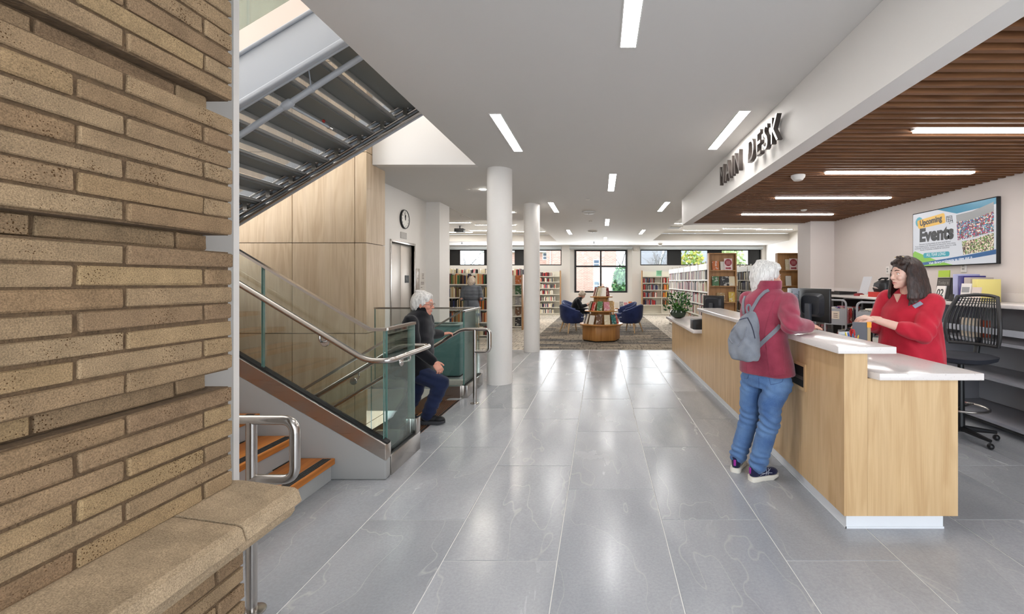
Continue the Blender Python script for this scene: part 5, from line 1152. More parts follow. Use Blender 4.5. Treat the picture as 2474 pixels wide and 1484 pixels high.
# first range, where the person in the grey coat is browsing
zsh = [0.12, 0.452, 0.773, 1.082, 1.418]
bookcase_y('bookcase', 'cream steel bookcase the grey-coated person is browsing', -4.9, -2.43, 11.3, 0.28, zsh, 1.70, ends=(-2.43,))
for i, z in enumerate(zsh):
    for b in range(3):
        x0 = -4.9 + b * 0.823
        if x0 + 0.82 < -4.0: continue
        row((x0 + 0.02, 11.31, z), (1, 0, 0), (0, -1, 0), 0.79, 0.285, 0.2, 'on the %s shelf the grey-coated person is browsing' % ordn[i], 'books on the shelf range the grey-coated person browses', pal_warm, 0.99)
zsh2 = [0.11, 0.43, 0.755, 1.083, 1.403]
bookcase_y('bookcase', 'cream steel bookcase seen between the two columns', -5.2, -2.40, 13.6, 0.26, zsh2, 1.66, ends=(-2.40,))
for i, z in enumerate(zsh2):
    row((-3.2, 13.61, z), (1, 0, 0), (0, -1, 0), 0.42, 0.26, 0.2, 'on the %s shelf between the two columns' % ordn[i], 'books on the shelf range between the columns', pal_warm + ['green', 'teal'], 0.95)
    faceout((-2.62, 13.70, z + 0.001), 0, 0.22, 0.27, ('black', 'brown', 'grey', 'green', 'orange')[i], '%s cover facing out on the %s shelf between the two columns' % (('black', 'brown', 'grey', 'green', 'orange')[i], ordn[i]), 'covers facing out between the columns')
for yy, lb in ((15.5, 'cream steel bookcase hidden mostly behind the second column'), (17.4, 'cream steel bookcase whose wooden end shows beside the second column')):
    bookcase_y('bookcase', lb, -5.4, -2.42, yy, 0.26, zsh2, 1.95 if yy > 16 else 1.8, ends=(-2.42,))
    for i, z in enumerate(zsh2 + [1.70]):
        row((-5.35, yy + 0.01, z), (1, 0, 0), (0, -1, 0), 2.9, 0.24, 0.2, 'on the %s shelf of the %s range' % ((ordn + ['top'])[i], 'third' if yy < 16 else 'fourth'), 'books on the far left ranges', pal_light, 0.98)
zl_ = [0.08, 0.34, 0.626, 0.917, 1.186, 1.47, 1.718]
bookcase_y('bookcase', 'tall cream bookcase against the far wall, left of the large window', -3.6, -1.79, 19.75, 0.3, zl_, 1.93, ends=(-1.79,), endz=1.97)
for i, z in enumerate(zl_[:]):
    row((-3.5, 19.76, z), (1, 0, 0), (0, -1, 0), 1.65, 0.19, 0.18, 'on the %s shelf left of the large window' % ordn[i], 'books left of the large window', pal_light if i < 6 else ['dark red', 'red', 'black', 'white', 'grey', 'maroon'], bk_rng.uniform(0.85, 0.95))
zr_ = [0.05, 0.447, 0.783, 1.11, 1.42, 1.705]
bookcase_y('bookcase', 'half-empty cream bookcase against the far wall, right of the large window', 1.88, 3.6, 19.75, 0.3, zr_, 1.93, ends=(1.85,), endz=1.97)
for i, z in enumerate(zr_[1:5]):
    row((1.93, 19.76, z), (1, 0, 0), (0, -1, 0), 0.78 - 0.06 * (3 - i) if i < 3 else 0.6, 0.25, 0.2, 'on the %s shelf right of the large window' % ordn[i + 1], 'books right of the large window', ['black', 'dark red', 'navy', 'white', 'brown', 'red', 'grey'], 0.95)
    row((2.80, 19.76, z), (1, 0, 0), (0, -1, 0), 0.3, 0.25, 0.2, 'at the shelf end right of the large window, %s shelf' % ordn[i + 1], 'books right of the large window', ['red', 'white', 'green'] if i == 3 else ['yellow', 'brown', 'orange', 'black'], 0.95)
gs = thing('shelf_sign', 'small mint green sign standing on the half-empty bookcase', 'sign', (2.62, 19.8, 1.706)); MB().box(2.5, 2.76, 19.80, 19.81, 1.72, 1.97).build('card', flat(152, 214, 178), gs); MB().box(2.5, 2.76, 19.78, 19.84, 1.7055, 1.719).build('foot', flat(214, 216, 214), gs)
for q in range(3): MB().box(2.54, 2.72, 19.797, 19.7995, 1.90 - q * 0.05, 1.92 - q * 0.05).build('print_line', flat(80, 140, 110), gs)
# ranges behind the desk, running away from the viewer, seen from their -X side
def range_x(label, x0, x1, y0, y1, zsh, ztop, where, group, rows=True, pal=pal_light, sign=True):
    t = thing('bookcase', label, 'bookcase', ((x0 + x1) / 2, (y0 + y1) / 2, 0))
    nb = round((y1 - y0) / 0.92); w = (y1 - y0) / nb; xm = (x0 + x1) / 2
    for i in range(nb + 1):
        y = y0 + 0.02 + i * w * 0.995; MB().box(x0 + 0.012, x1 - 0.012, y - 0.012, y + 0.012, 0, ztop).build('upright', SM, t)
    for z in zsh:
        for i in range(nb):
            MB().box(x0, x1, y0 + 0.033 + i * w * 0.995, y0 + 0.007 + (i + 1) * w * 0.995, z - 0.03, z).build('shelf', SM, t)
    MB().box(xm - 0.004, xm + 0.004, y0 + 0.05, y1, 0.06, ztop).build('back_panel', SM, t)
    for i in range(nb): MB().box(x0, x1, y0 + 0.033 + i * w * 0.995, y0 + 0.007 + (i + 1) * w * 0.995, ztop, ztop + 0.03).build('canopy', SM, t); MB().box(x0 - 0.004, x0 + 0.01, y0 + 0.05 + i * w * 0.995, y0 - 0.01 + (i + 1) * w * 0.995, ztop - 0.05, ztop + 0.09).build('label_rail', SM, t)
    for i in range(nb * 2): MB().box(x0 - 0.01, x0 + 0.02, y0 + 0.2 + i * w / 2, y0 + 0.24 + i * w / 2, ztop + 0.09, ztop + 0.14).build('label_holder', SM, t)
    # wooden display end
    e = MB().box(x0 - 0.005, x1 + 0.005, y0 - 0.03, y0, 0.0, 2.11).build('end_panel', M['shelfwood'], t)
    for a, b in ((x0 - 0.005, x0 + 0.02), (x1 - 0.02, x1 + 0.005)): MB().box(a, b, y0 - 0.14, y0 - 0.0305, 0.0, 2.11).build('end_side', M['shelfwood'], t, bevel=0.003)
    MB().box(x0 + 0.02, x1 - 0.02, y0 - 0.14, y0 - 0.0305, 2.09, 2.11).build('end_top', M['shelfwood'], t)
    for z in (1.737, 1.391, 1.036, 0.68): MB().box(x0 + 0.0205, x1 - 0.0205, y0 - 0.14, y0 - 0.031, z - 0.022, z).build('display_ledge', M['shelfwood'], t)
    if rows:
        for i, z in enumerate(zsh):
            row((x0 + 0.012, y1 - 0.05, z), (0, -1, 0), (-1, 0, 0), y1 - y0 - 0.12, 0.25, 0.2, where % ordn[i], group, pal if i > 2 else pal + ['brown', 'dark red', 'tan', 'black', 'maroon'], 0.97, tmin=0.02, tmax=0.05)
    return t
zR = [0.10, 0.39, 0.68, 0.965, 1.255, 1.53]
range_x('long white bookcase range with a wooden display end, nearest the desk', 2.39, 2.99, 9.9, 15.5, zR, 1.80, 'on the %s shelf of the long range behind the desk', 'books on the long range behind the desk')
range_x('white bookcase range with a wooden display end beside the wall pier', 3.90, 4.50, 9.9, 15.5, zR, 1.80, 'on the %s shelf of the range beside the wall pier', 'books on the range beside the wall pier', pal=['black', 'grey', 'brown', 'white', 'cream', 'navy'])
LZ = (1.737, 1.391, 1.036)
E = 'display books on the wooden end nearest the desk'
for (px, z, w, h, c, lb) in ((1721, LZ[0], 0.15, 0.20, 'orange', 'orange and blue book on the top ledge of the wooden end panel'), (1741, LZ[0], 0.145, 0.19, 'white', 'white book with a dark picture on the top ledge of the wooden end panel'),
                             (1721, LZ[1], 0.15, 0.21, 'green', 'green patterned book on the middle ledge of the wooden end panel'), (1740, LZ[1], 0.20, 0.21, 'black', 'black cookbook on the middle ledge of the wooden end panel'), (1762, LZ[1], 0.19, 0.21, 'cream', 'cream flowered book on the middle ledge of the wooden end panel'),
                             (1732, LZ[2], 0.18, 0.20, 'tan', 'peach-covered book on the lower ledge of the wooden end panel'), (1761, LZ[2], 0.15, 0.22, 'yellow', 'yellow book on the lower ledge of the wooden end panel')):
    faceout(((px - VX) * 9.8 / FPX, 9.79, z + 0.001), 0, w, h, c, lb, E)
for (px, z, w, h, c, lb) in ((1898, LZ[0], 0.17, 0.24, 'cream', 'cream horse book on the ledge beside the wall pier'), (1899, LZ[1], 0.12, 0.22, 'white', 'white book on the middle ledge beside the wall pier'), (1893, LZ[2], 0.14, 0.22, 'pink', 'pale pink book on the lower ledge beside the wall pier'), (1917, LZ[2], 0.14, 0.22, 'green', 'green book on the lower ledge beside the wall pier')):
    faceout(((px - VX) * 9.8 / FPX, 9.79, z + 0.001), 0, w, h, c, lb, 'display books on the wooden end beside the wall pier')
for (px, lb) in ((1760, 'small sign with a dark red disc and arrow on the wooden end nearest the desk'), (1918, 'small sign with a dark red disc on the wooden end beside the wall pier')):
    x = (px - VX) * 9.78 / FPX; t = thing('ledge_sign', lb, 'sign', (x, 9.78, LZ[0])); T = Matrix.Translation((x, 9.785, LZ[0] + 0.001)) @ Matrix.Rotation(-0.1, 4, 'X')
    MB().box(-0.09, 0.09, 0, 0.004, 0, 0.255).xf(T).build('card', flat(226, 206, 204), t); MB().lathe([(0, 0), (0.078, 0), (0.0, 0.001)], (0, -0.0012, 0.165), 24, R=Matrix.Rotation(math.pi / 2, 3, 'X')).xf(T).build('disc', flat(150, 36, 50), t)
    for q in range(3): MB().box(-0.05, 0.05, -0.004, -0.0026, 0.19 - q * 0.032, 0.20 - q * 0.032).xf(T).build('print_line', flat(226, 190, 190), t)
    MB().prism([(-0.06, 0.025), (0.03, 0.025), (0.03, 0.012), (0.07, 0.04), (0.03, 0.068), (0.03, 0.055), (-0.06, 0.055)], 'Y', -0.002, -0.0005).xf(T).build('arrow', flat(150, 36, 50), t)
notice = thing('range_notice', 'white notice clipped to the wooden end beside the wall pier', 'sign', (4.41, 9.75, 1.3)); MB().box(4.34, 4.46, 9.745, 9.75, 1.30, 1.62).build('sheet', flat(224, 220, 214), notice); MB().box(4.36, 4.44, 9.742, 9.7445, 1.5, 1.52).build('print_line', flat(140, 136, 130), notice)

# ================================================================== TIERED BOOK DISPLAY
td = thing('tiered_display', 'three-tier round wooden book display on the dark carpet', 'display stand', (0.03, 11.25, 0)); tc_ = Vector((0.03, 11.25, 0))
def ngon(r, z0, z1, n, ph, name, mat, parent, b=0.004):
    return MB().prism([(tc_.x + r * math.cos(ph + i * 2 * math.pi / n), tc_.y + r * math.sin(ph + i * 2 * math.pi / n)) for i in range(n)], 'Z', z0, z1).build(name, mat, parent, bevel=b, seg=1)
oakd = wood('display_oak', sr(150, 100, 52), sr(182, 130, 74), sr(190, 140, 84), 'Z', 1.0, 0.4)
ph_ = math.radians(-107)
ngon(0.46, 0.0, 0.03, 6, ph_, 'plinth', M['blackmat'], td); ngon(0.485, 0.03, 0.405, 6, ph_, 'base', oakd, td)
for z, r in ((0.405, 0.545), (0.735, 0.42), (1.085, 0.285)): MB().lathe([(0, z), (r - 0.004, z), (r, z + 0.004), (r, z + 0.024), (r - 0.004, z + 0.028), (0, z + 0.028)], tc_, 48).build('tier', oakd, td)
ngon(0.27, 0.433, 0.735, 6, ph_, 'pedestal', oakd, td); ngon(0.20, 0.763, 1.085, 6, ph_, 'pedestal', oakd, td)
MB().lathe([(0.0, 1.113), (0.09, 1.113), (0.08, 1.36), (0.0, 1.36)], tc_, 12).build('core', oakd, td)
dcols = {0: ['tan', 'cream', 'blue', 'white', 'white', 'brown', 'cream', 'teal', 'red', 'white', 'navy', 'orange'], 1: ['grey', 'cream', 'olive', 'red', 'green', 'pink', 'tan', 'navy', 'white', 'brown'], 2: ['cream', 'pink', 'tan', 'cream', 'white', 'dark red', 'maroon', 'grey', 'tan']}
tn = ['lowest', 'middle', 'top']
for k_, (z, r, n, w, h) in enumerate(((0.434, 0.43, 12, 0.165, 0.245), (0.764, 0.31, 10, 0.16, 0.24), (1.114, 0.19, 9, 0.13, 0.25))):
    for i in range(n):
        a = -math.pi / 2 + (i - n / 2 + 0.35) * 2 * math.pi / n; c = tc_ + Vector((r * math.cos(a), r * math.sin(a), z)); cn = dcols[k_][i]
        faceout(c, a + math.pi / 2, w * bk_rng.uniform(0.85, 1.05), h * bk_rng.uniform(0.88, 1.05), cn, '%s book facing out on the %s tier of the round display' % (cn, tn[k_]), 'books on the round tiered display', lean=-0.26)

# ================================================================== BLUE TUB ARMCHAIRS
blue = fabric('blue_wool', sr(42, 54, 98), sr(28, 38, 74), 300, 0.3); legw = wood('beech_leg', sr(176, 138, 96), sr(206, 170, 126), sr(206, 170, 126), 'Z', 3, 0.4)
def tub_chair_meshes():
    mb = MB(); N = 36; th0 = math.radians(118); vs = []; fs = []
    prof = [(0.30, 'o', 0.62), (0.36, 'o', 0.82), (0.46, 'o', 0.94), (None, 'o', 1.0), (None, 'm', 1.0), (None, 'i', 1.0), (0.42, 'i', 0.9)]
    for i in range(N + 1):
        a = -th0 + 2 * th0 * i / N; u = abs(a) / th0; hb = 0.80 - 0.19 * (u * u * (3 - 2 * u)) - (0.05 if u > .93 else 0)
        for z, side, f in prof:
            zz = hb if z is None else z
            rx, ry = 0.365 * f, 0.345 * f
            if side == 'i': rx -= 0.065; ry -= 0.065
            if side == 'm': rx -= 0.03; ry -= 0.03; zz += 0.018
            vs.append((-rx * math.cos(a), ry * math.sin(a), zz))
    n = len(prof)
    for i in range(N):
        for j in range(n - 1): a_, b_ = i * n + j, i * n + j + 1; fs.append((a_, b_, b_ + n, a_ + n))
    fs.append(tuple(range(n))[::-1]); fs.append(tuple(range(N * n, N * n + n)))
    mb.add(vs, fs)
    shell = mb.mesh('shell', blue, ang=60)
    ct = MB().loft([((0.03, 0, 0.27), 0.24, 0.24, None, 2.6), ((0.03, 0, 0.30), 0.28, 0.27, None, 2.6), ((0.04, 0, 0.40), 0.315, 0.29, None, 2.6), ((0.04, 0, 0.435), 0.30, 0.28, None, 2.6), ((0.04, 0, 0.45), 0.22, 0.2, None, 2.4)], 32).mesh('seat_cushion', blue, ang=60)
    legs = [MB().tube([(sx * 0.2 + 0.02, sy * 0.19, 0.28), (sx * 0.28 + 0.02, sy * 0.26, 0.0)], [0.024, 0.013], 12).mesh('leg', legw) for sx in (-1, 1) for sy in (-1, 1)]
    pip = MB().tube([(-(0.365 - 0.03) * math.cos(a), (0.345 - 0.03) * math.sin(a), 0.80 - 0.19 * ((abs(a) / th0) ** 2 * (3 - 2 * abs(a) / th0)) + 0.018) for a in [(-th0 + 2 * th0 * i / 36) * 0.92 for i in range(37)]], 0.006, 6).mesh('piping', flat(84, 104, 160))
    return shell, ct, legs, pip
_ch = tub_chair_meshes()
def tub(x, y, yaw, label):
    t = thing('tub_armchair', label, 'armchair', (x, y, 0.003), yaw, 'blue tub armchairs on the dark carpet')
    sh = None
    for nm, me in [('shell', _ch[0]), ('seat_cushion', _ch[1])] + [('leg', m_) for m_ in _ch[2]]:
        o = bpy.data.objects.new(nm, me); COL.objects.link(o); o.parent = t
        if nm == 'shell': sh = o
    o = bpy.data.objects.new('piping', _ch[3]); COL.objects.link(o); o.parent = sh
tub(-0.83, 13.0, math.radians(32), 'blue tub armchair with its back turned, left of the tiered display')
tub(-0.86, 14.25, math.radians(-4), 'blue tub armchair holding the seated reader')
tub(-0.98, 15.6, math.radians(-25), 'blue tub armchair behind the seated reader')
tub(0.90, 13.0, math.radians(148), 'blue tub armchair with its back turned, right of the tiered display')
tub(0.83, 14.5, math.radians(195), 'blue tub armchair facing the seated reader')
# low bench with face-out books under the window
bn_ = thing('book_bench', 'low wooden bench of face-out books under the large window', 'bench', (0.5, 18.0, 0))
MB().box(-0.25, 1.25, 17.8, 18.2, 0.36, 0.40).build('top', oakd, bn_, bevel=0.004)
for x in (-0.2, 0.5, 1.17): MB().box(x, x + 0.04, 17.83, 18.17, 0.0, 0.36).build('leg', oakd, bn_)
for i in range(8):
    c = ['dark red', 'brown', 'cream', 'tan', 'white', 'grey', 'pink', 'orange'][i]; faceout((-0.12 + 0.18 * i, 17.95, 0.401), 0, 0.15, 0.27 if i % 2 else 0.24, c, '%s book standing on the low bench under the window' % c, 'books on the low bench', lean=-0.15)

# ================================================================== BOOK CARTS
cm = flat(158, 156, 158, 0.35)
def cart(x, y, yaw, label, nsh=3):
    t = thing('book_cart', label, 'cart', (x, y, 0)); T = Matrix.Translation((x, y, 0)) @ Matrix.Rotation(yaw, 4, 'Z'); L, Wd, Ht = 0.85, 0.30, 1.20
    def B(mb, nm, mat=cm, **k): return mb.xf(T).build(nm, mat, t, **k)
    for xe in (0.0, L):
        B(MB().tube(fillet([(xe, -Wd / 2, 0.12), (xe, -Wd / 2, Ht), (xe, Wd / 2, Ht), (xe, Wd / 2, 0.12)], 0.07, 6), 0.015, 10), 'end_frame')
        B(MB().box(xe - 0.006, xe + 0.006, -Wd / 2 + 0.014, Wd / 2 - 0.014, 0.82, 1.07), 'end_plate')
        B(MB().box(xe - 0.006, xe + 0.006, -Wd / 2 + 0.014, Wd / 2 - 0.014, 0.30, 0.62), 'end_plate')
    for z in (0.22, 0.52, 0.82):
        B(MB().box(0.02, L - 0.02, -Wd / 2 + 0.01, Wd / 2 - 0.01, z, z + 0.015), 'shelf'); B(MB().box(0.02, L - 0.02, -0.006, 0.006, z + 0.016, z + 0.12), 'divider')
    for xe in (0.03, L - 0.03):
        for ye in (-Wd / 2 + 0.03, Wd / 2 - 0.03): B(MB().lathe([(0, -0.012), (0.05, -0.012), (0.05, 0.012), (0, 0.012)], (xe, ye, 0.051), 16, R=Matrix.Rotation(math.pi / 2, 3, 'X')), 'caster', M['blackmat'])
    card = B(MB().box(-0.0095, -0.0065, -0.06, 0.05, 0.91, 1.03), 'cart_card', flat(222, 204, 184))
    for q in range(3): MB().box(-0.0105, -0.0096, -0.035, 0.025, 0.99 - q * 0.028, 1.0 - q * 0.028).xf(T).build('print_line', flat(120, 100, 90), card)
    return T
carts = [(3.62, 6.85, 'grey steel book cart with a card on its end plate, fully in view'), (3.66, 6.05, 'grey steel book cart partly hidden by the librarian hands'), (3.52, 7.6, 'grey steel book cart mostly hidden behind the computer monitor')]
for i, (x, y, lb) in enumerate(carts):
    yaw = math.radians(45); T = cart(x, y, yaw, lb); d = (T.to_3x3() @ Vector((1, 0, 0))); n = (T.to_3x3() @ Vector((0, -1, 0)))
    for s_, z in ((0, 0.836), (1, 0.536), (2, 0.236)):
        p = T @ Vector((0.03, -0.145, z)); row(p, d, n, 0.78, 0.25 if s_ == 0 else 0.22, 0.12, 'on the %s shelf of the %s' % (('top', 'middle', 'bottom')[s_], ('book cart with the card', 'book cart beside the librarian hands', 'book cart behind the monitor')[i]), 'books on the staff book carts', ['red', 'dark red', 'black', 'pink', 'maroon', 'cream', 'brown', 'grey', 'purple', 'white'], 0.96 if s_ == 0 else 0.8)
        # far side of the divider
        p2 = T @ Vector((0.03, 0.145, z))
        if s_ == 0: row(p2, d, -n, 0.78, 0.27, 0.12, 'on the far side of the %s' % ('book cart with the card', 'book cart beside the librarian hands', 'book cart behind the monitor')[i], 'books on the staff book carts', ['blue', 'white', 'pink', 'purple', 'grey', 'cream'], 0.95)

# ================================================================== OFFICE CHAIRS
def office_chair(x, y, yaw, seat, top, label, stool=False, arms=True):
    t = thing('office_chair', label, 'office chair', (x, y, 0)); T = Matrix.Translation((x, y, 0)) @ Matrix.Rotation(yaw, 4, 'Z')
    def B(mb, nm, mat=M['black'], **k): return mb.xf(T).build(nm, mat, t, **k)
    B(MB().loft([((0, 0, seat - 0.07), 0.20, 0.2, None, 3), ((0, 0, seat - 0.05), 0.25, 0.24, None, 3.2), ((0, 0, seat - 0.015), 0.26, 0.25, None, 3.2), ((0, 0, seat), 0.22, 0.21, None, 3)], 28), 'seat', flat(42, 44, 52, 0.8))
    # curved ribbed back: a frame and vertical ribs.  front of chair = +x
    H = top - seat - 0.08; z0 = seat + 0.08
    def bp(u, v): w = 0.215 * (0.78 + 0.28 * math.sin(math.pi * min(1, v * 0.8 + 0.22))) ; return Vector((-0.25 - 0.05 * math.sin(v * 3.1) * -1 - 0.08 * v + 0.06 * (1 - u * u) * -1 + 0.06, w * u, z0 + H * v))
    fr2 = [bp(-1, v / 10) for v in range(11)] + [bp(u / 5, 1.0) + Vector((0, 0, 0.02 * (1 - (u / 5) ** 2))) for u in range(-4, 5)] + [bp(1, v / 10) for v in range(10, -1, -1)] + [bp(u / 5, 0) for u in range(4, -6, -1)]
    B(MB().tube(fr2, 0.016, 8), 'back_frame', flat(52, 50, 50, 0.5))
    for q in range(15):
        u = -0.9 + 1.8 * q / 14; B(MB().tube([bp(u, v / 8 * 0.98) for v in range(9)], 0.0062, 6), 'back_rib')
    for v in (0.86, 0.91, 0.96): B(MB().tube([bp(u / 6, v) for u in range(-6, 7)], 0.004, 5), 'back_weave')
    B(MB().tube([(-0.05, 0, seat - 0.08), (-0.24, 0, seat - 0.06), (-0.30, 0, seat + 0.14)], [0.03, 0.028, 0.022], 10), 'back_support')
    for s_ in ((-1, 1) if arms else ()): B(MB().tube(fillet([(0.0, s_ * 0.22, seat - 0.05), (0.0, s_ * 0.30, seat - 0.03), (-0.02, s_ * 0.30, seat + 0.20)], 0.04, 4), 0.014, 8), 'arm_post'); B(MB().box(-0.12, 0.14, s_ * 0.30 - 0.04, s_ * 0.30 + 0.04, seat + 0.201, seat + 0.225), 'arm_pad', bevel=0.008)
    B(MB().tube([(0, 0, 0.07), (0, 0, seat - 0.07)], [0.035, 0.025], 14), 'gas_lift')
    for q in range(5):
        a = q * 2 * math.pi / 5; e = Vector((0.29 * math.cos(a), 0.29 * math.sin(a), 0.075)); B(MB().tube([(0, 0, 0.10), tuple(e)], [0.03, 0.016], 8), 'base_arm'); B(MB().ball(e - Vector((0, 0, 0.047)), 0.028), 'caster')
    if stool: B(MB().tube([(0.21 * math.cos(a * 0.2618), 0.21 * math.sin(a * 0.2618), 0.30) for a in range(25)], 0.012, 8), 'foot_ring', M['steel']); B(MB().tube([(-0.21, 0, 0.30), (0.21, 0, 0.30)], 0.01, 8), 'foot_ring_spoke', M['steel'])
office_chair(3.42, 4.22, math.radians(204), 0.80, 1.335, 'tall black mesh-back office stool beside the librarian in red', True, False)
office_chair(2.52, 7.25, math.radians(200), 0.50, 1.13, 'low black office chair behind the far end of the desk')

# ================================================================== OUTSIDE
def extbrick():
    m, nt, b = newmat('pink_brick_wall'); tc = nn(nt, 'ShaderNodeTexCoord'); v = nn(nt, 'ShaderNodeMapping'); v.inputs['Rotation'].default_value = (math.pi / 2, 0, 0); nt.links.new(tc.outputs['Object'], v.inputs['Vector'])
    br = nn(nt, 'ShaderNodeTexBrick', ins={'Scale': 1.0, 'Brick Width': 0.22, 'Row Height': 0.075, 'Mortar Size': 0.008, 'Color1': rgb(sr(216, 172, 160)), 'Color2': rgb(sr(200, 150, 138)), 'Mortar': rgb(sr(220, 206, 198))}); nt.links.new(v.outputs[0], br.inputs['Vector']); nt.links.new(br.outputs['Color'], b.inputs['Base Color']); b.inputs['Roughness'].default_value = 0.9; return m
eb = extbrick(); YE = 30.0; ke = YE / FPX
def ex(px): return (px - VX) * ke
def ez(py): return HCAM - (py - VY) * ke
tag(MB().box(-40, 40, 20.7, 70, -0.6, -0.4).build('lawn', flat(110, 130, 84, 0.95), None), 'green lawn outside the windows', 'lawn', kind='structure')
hb = thing('brick_house', 'pink brick house with white-framed windows outside the large window', 'house', ((ex(1200) + ex(1489)) / 2, 32, -0.4))
MB().box(ex(1320), ex(1489), YE, YE + 5, -0.4, 9.0).build('wall', eb, hb); MB().box(ex(1160), ex(1319), YE + 1.5, YE + 6, -0.4, ez(607)).build('wing_wall', eb, hb); MB().box(ex(1150), ex(1322), YE + 1.1, YE + 6.4, ez(607) + 0.001, ez(601)).build('eave', flat(206, 206, 206), hb)
MB().prism([(YE + 1.1, ez(601)), (YE + 6.4, ez(601)), (YE + 3.8, ez(601) + 2.2)], 'X', ex(1150), ex(1322)).build('roof', flat(140, 142, 148), hb)
for (a, b, c, d) in ((1433, 1449, 627, 647), (1434, 1449, 679, 700), (1304, 1321, 607, 626), (1330, 1334, 600, 650)):
    if b - a < 10: MB().tube([(ex(a), YE - 0.05, ez(700)), (ex(a), YE - 0.05, ez(560))], 0.05, 8).build('downpipe', flat(190, 184, 180), hb); continue
    y0 = YE if a > 1320 else YE + 1.5
    w = MB().box(ex(a), ex(b), y0 - 0.06, y0 - 0.002, ez(d), ez(c)).build('window_frame', flat(236, 238, 240), hb); MB().box(ex(a) + 0.06, ex(b) - 0.06, y0 - 0.07, y0 - 0.0605, (ez(d) + ez(c)) / 2 + 0.03, ez(c) - 0.06).build('window_pane', flat(96, 110, 132, 0.1), w); MB().box(ex(a) + 0.06, ex(b) - 0.06, y0 - 0.07, y0 - 0.0605, ez(d) + 0.06, (ez(d) + ez(c)) / 2 - 0.03).build('window_pane', flat(120, 132, 150, 0.1), w)
hg = thing('grey_roofed_house', 'house with a wide grey shingle roof outside the right clerestory', 'house', (5.5, 34, -0.4)); rp2 = flat(150, 154, 160, 0.9)
MB().box(3.0, 11.5, 33, 38, -0.4, 2.4).build('wall', flat(196, 196, 196), hg); MB().prism([(32.4, 2.35), (38.6, 2.35), (35.5, 6.2)], 'X', 2.6, 9.6).build('roof', rp2, hg)
for a in (1582, 1615): pass
for xx in (4.2, 6.2): MB().tube([(xx, 32.35, 2.42), (xx + 1.6, 35.45, 6.24)], 0.09, 6).build('roof_valley', flat(206, 208, 212), hg)
def bush(label, c, r, n, cols, nm='garden_tree', seed=1, leafsz=0.16, trunk=True):
    t = thing(nm, label, 'tree', (c[0], c[1], -0.4)); r0 = random.Random(seed); mb = MB()
    for q in range(n):
        v = Vector((r0.gauss(0, 1), r0.gauss(0, 1), r0.gauss(0, 1))).normalized(); p = Vector(c) + Vector((v.x * r[0], v.y * r[1], v.z * r[2])) * r0.uniform(0.55, 1.0)
        a = Vector((r0.uniform(-1, 1), r0.uniform(-1, 1), r0.uniform(-1, 1))).normalized() * leafsz; b = a.cross(Vector((r0.uniform(-1, 1), r0.uniform(-1, 1), r0.uniform(-1, 1)))).normalized() * leafsz * 0.6
        mb.add([p - a, p + b, p + a, p - b], [(0, 1, 2, 3)], r0.randrange(len(cols)))
    o = mb.build('foliage', [flat(*x, 0.8) for x in cols], t, smooth=False); o['kind'] = 'stuff'
    MB().tube([(c[0], c[1], -0.4), (c[0], c[1], c[2])], [0.1, 0.05], 8).build('trunk', flat(110, 100, 92, 0.9), t)
bush('rounded green evergreen beside the pink brick house', (ex(1503) * 0.93, 28, ez(690)), (0.62, 0.6, 1.35), 900, [(92, 138, 92), (120, 160, 110), (70, 118, 80)], seed=2)
bush('yellow-green autumn tree outside the right clerestory', ((1668 - VX) * 31 / FPX, 31, 2.6), (1.1, 0.8, 1.3), 500, [(196, 190, 90), (150, 176, 100), (214, 204, 120)], seed=3)
bush('pale green tree at the right end of the clerestory', ((1765 - VX) * 30 / FPX, 30.2, 2.9), (1.1, 0.8, 1.4), 500, [(170, 190, 140), (196, 204, 150)], seed=4)
def bare(label, x, y, h, seed):
    t = thing('bare_tree', label, 'tree', (x, y, -0.4)); r0 = random.Random(seed); mb = MB()
    def br(p, d, L, r, dep):
        e = p + d * L; mb.tube([p, e], [r, r * 0.65], 5, caps=False)
        if dep:
            for q in range(3): br(p.lerp(e, r0.uniform(0.5, 1.0)), (d + Vector((r0.uniform(-.8, .8), r0.uniform(-.8, .8), r0.uniform(-.15, .5)))).normalized(), L * r0.uniform(0.55, 0.78), r * 0.55, dep - 1)
    br(Vector((x, y, -0.4)), Vector((0, 0, 1)), h, 0.10, 5); mb.build('branches', flat(150, 146, 148, 0.9), t)
bare('bare branching tree outside the left clerestory', -8.6, 26, 2.2, 4); bare('bare branching tree outside the large window', 2.3, 40, 3.2, 6); bare('thin bare tree before the grey shingle roof', 4.3, 30, 2.0, 9)
# ================================================================== PEOPLE
def remesh(mb, voxel, it=4, fac=0.5):
    me = bpy.data.meshes.new('tmp'); me.from_pydata(mb.v, [], mb.f); o = bpy.data.objects.new('tmp', me); COL.objects.link(o)
    r = o.modifiers.new('r', 'REMESH'); r.mode = 'VOXEL'; r.voxel_size = voxel
    s = o.modifiers.new('s', 'SMOOTH'); s.factor = fac; s.iterations = it
    dg = bpy.context.evaluated_depsgraph_get(); out = bpy.data.meshes.new_from_object(o.evaluated_get(dg))
    bpy.data.objects.remove(o); bpy.data.meshes.remove(me)
    n = len(out.vertices); v = np.empty(n * 3); out.vertices.foreach_get('co', v)
    nv = np.empty(n * 3); out.vertices.foreach_get('normal', nv); f = [tuple(p.vertices) for p in out.polygons]
    bpy.data.meshes.remove(out)
    return v.reshape(-1, 3), nv.reshape(-1, 3), f
def obj_from(name, parts, mat, parent):
    V = []; F = []; o = 0
    for v, f in parts: V.append(v); F += [tuple(i + o for i in q) for q in f]; o += len(v)
    me = bpy.data.meshes.new(name); me.from_pydata(np.concatenate(V).tolist(), [], F); me.materials.append(mat)
    me.polygons.foreach_set('use_smooth', [True] * len(me.polygons)); me.update()
    ob = bpy.data.objects.new(name, me); COL.objects.link(ob)
    if parent is not None: attach(ob, parent)
    return ob
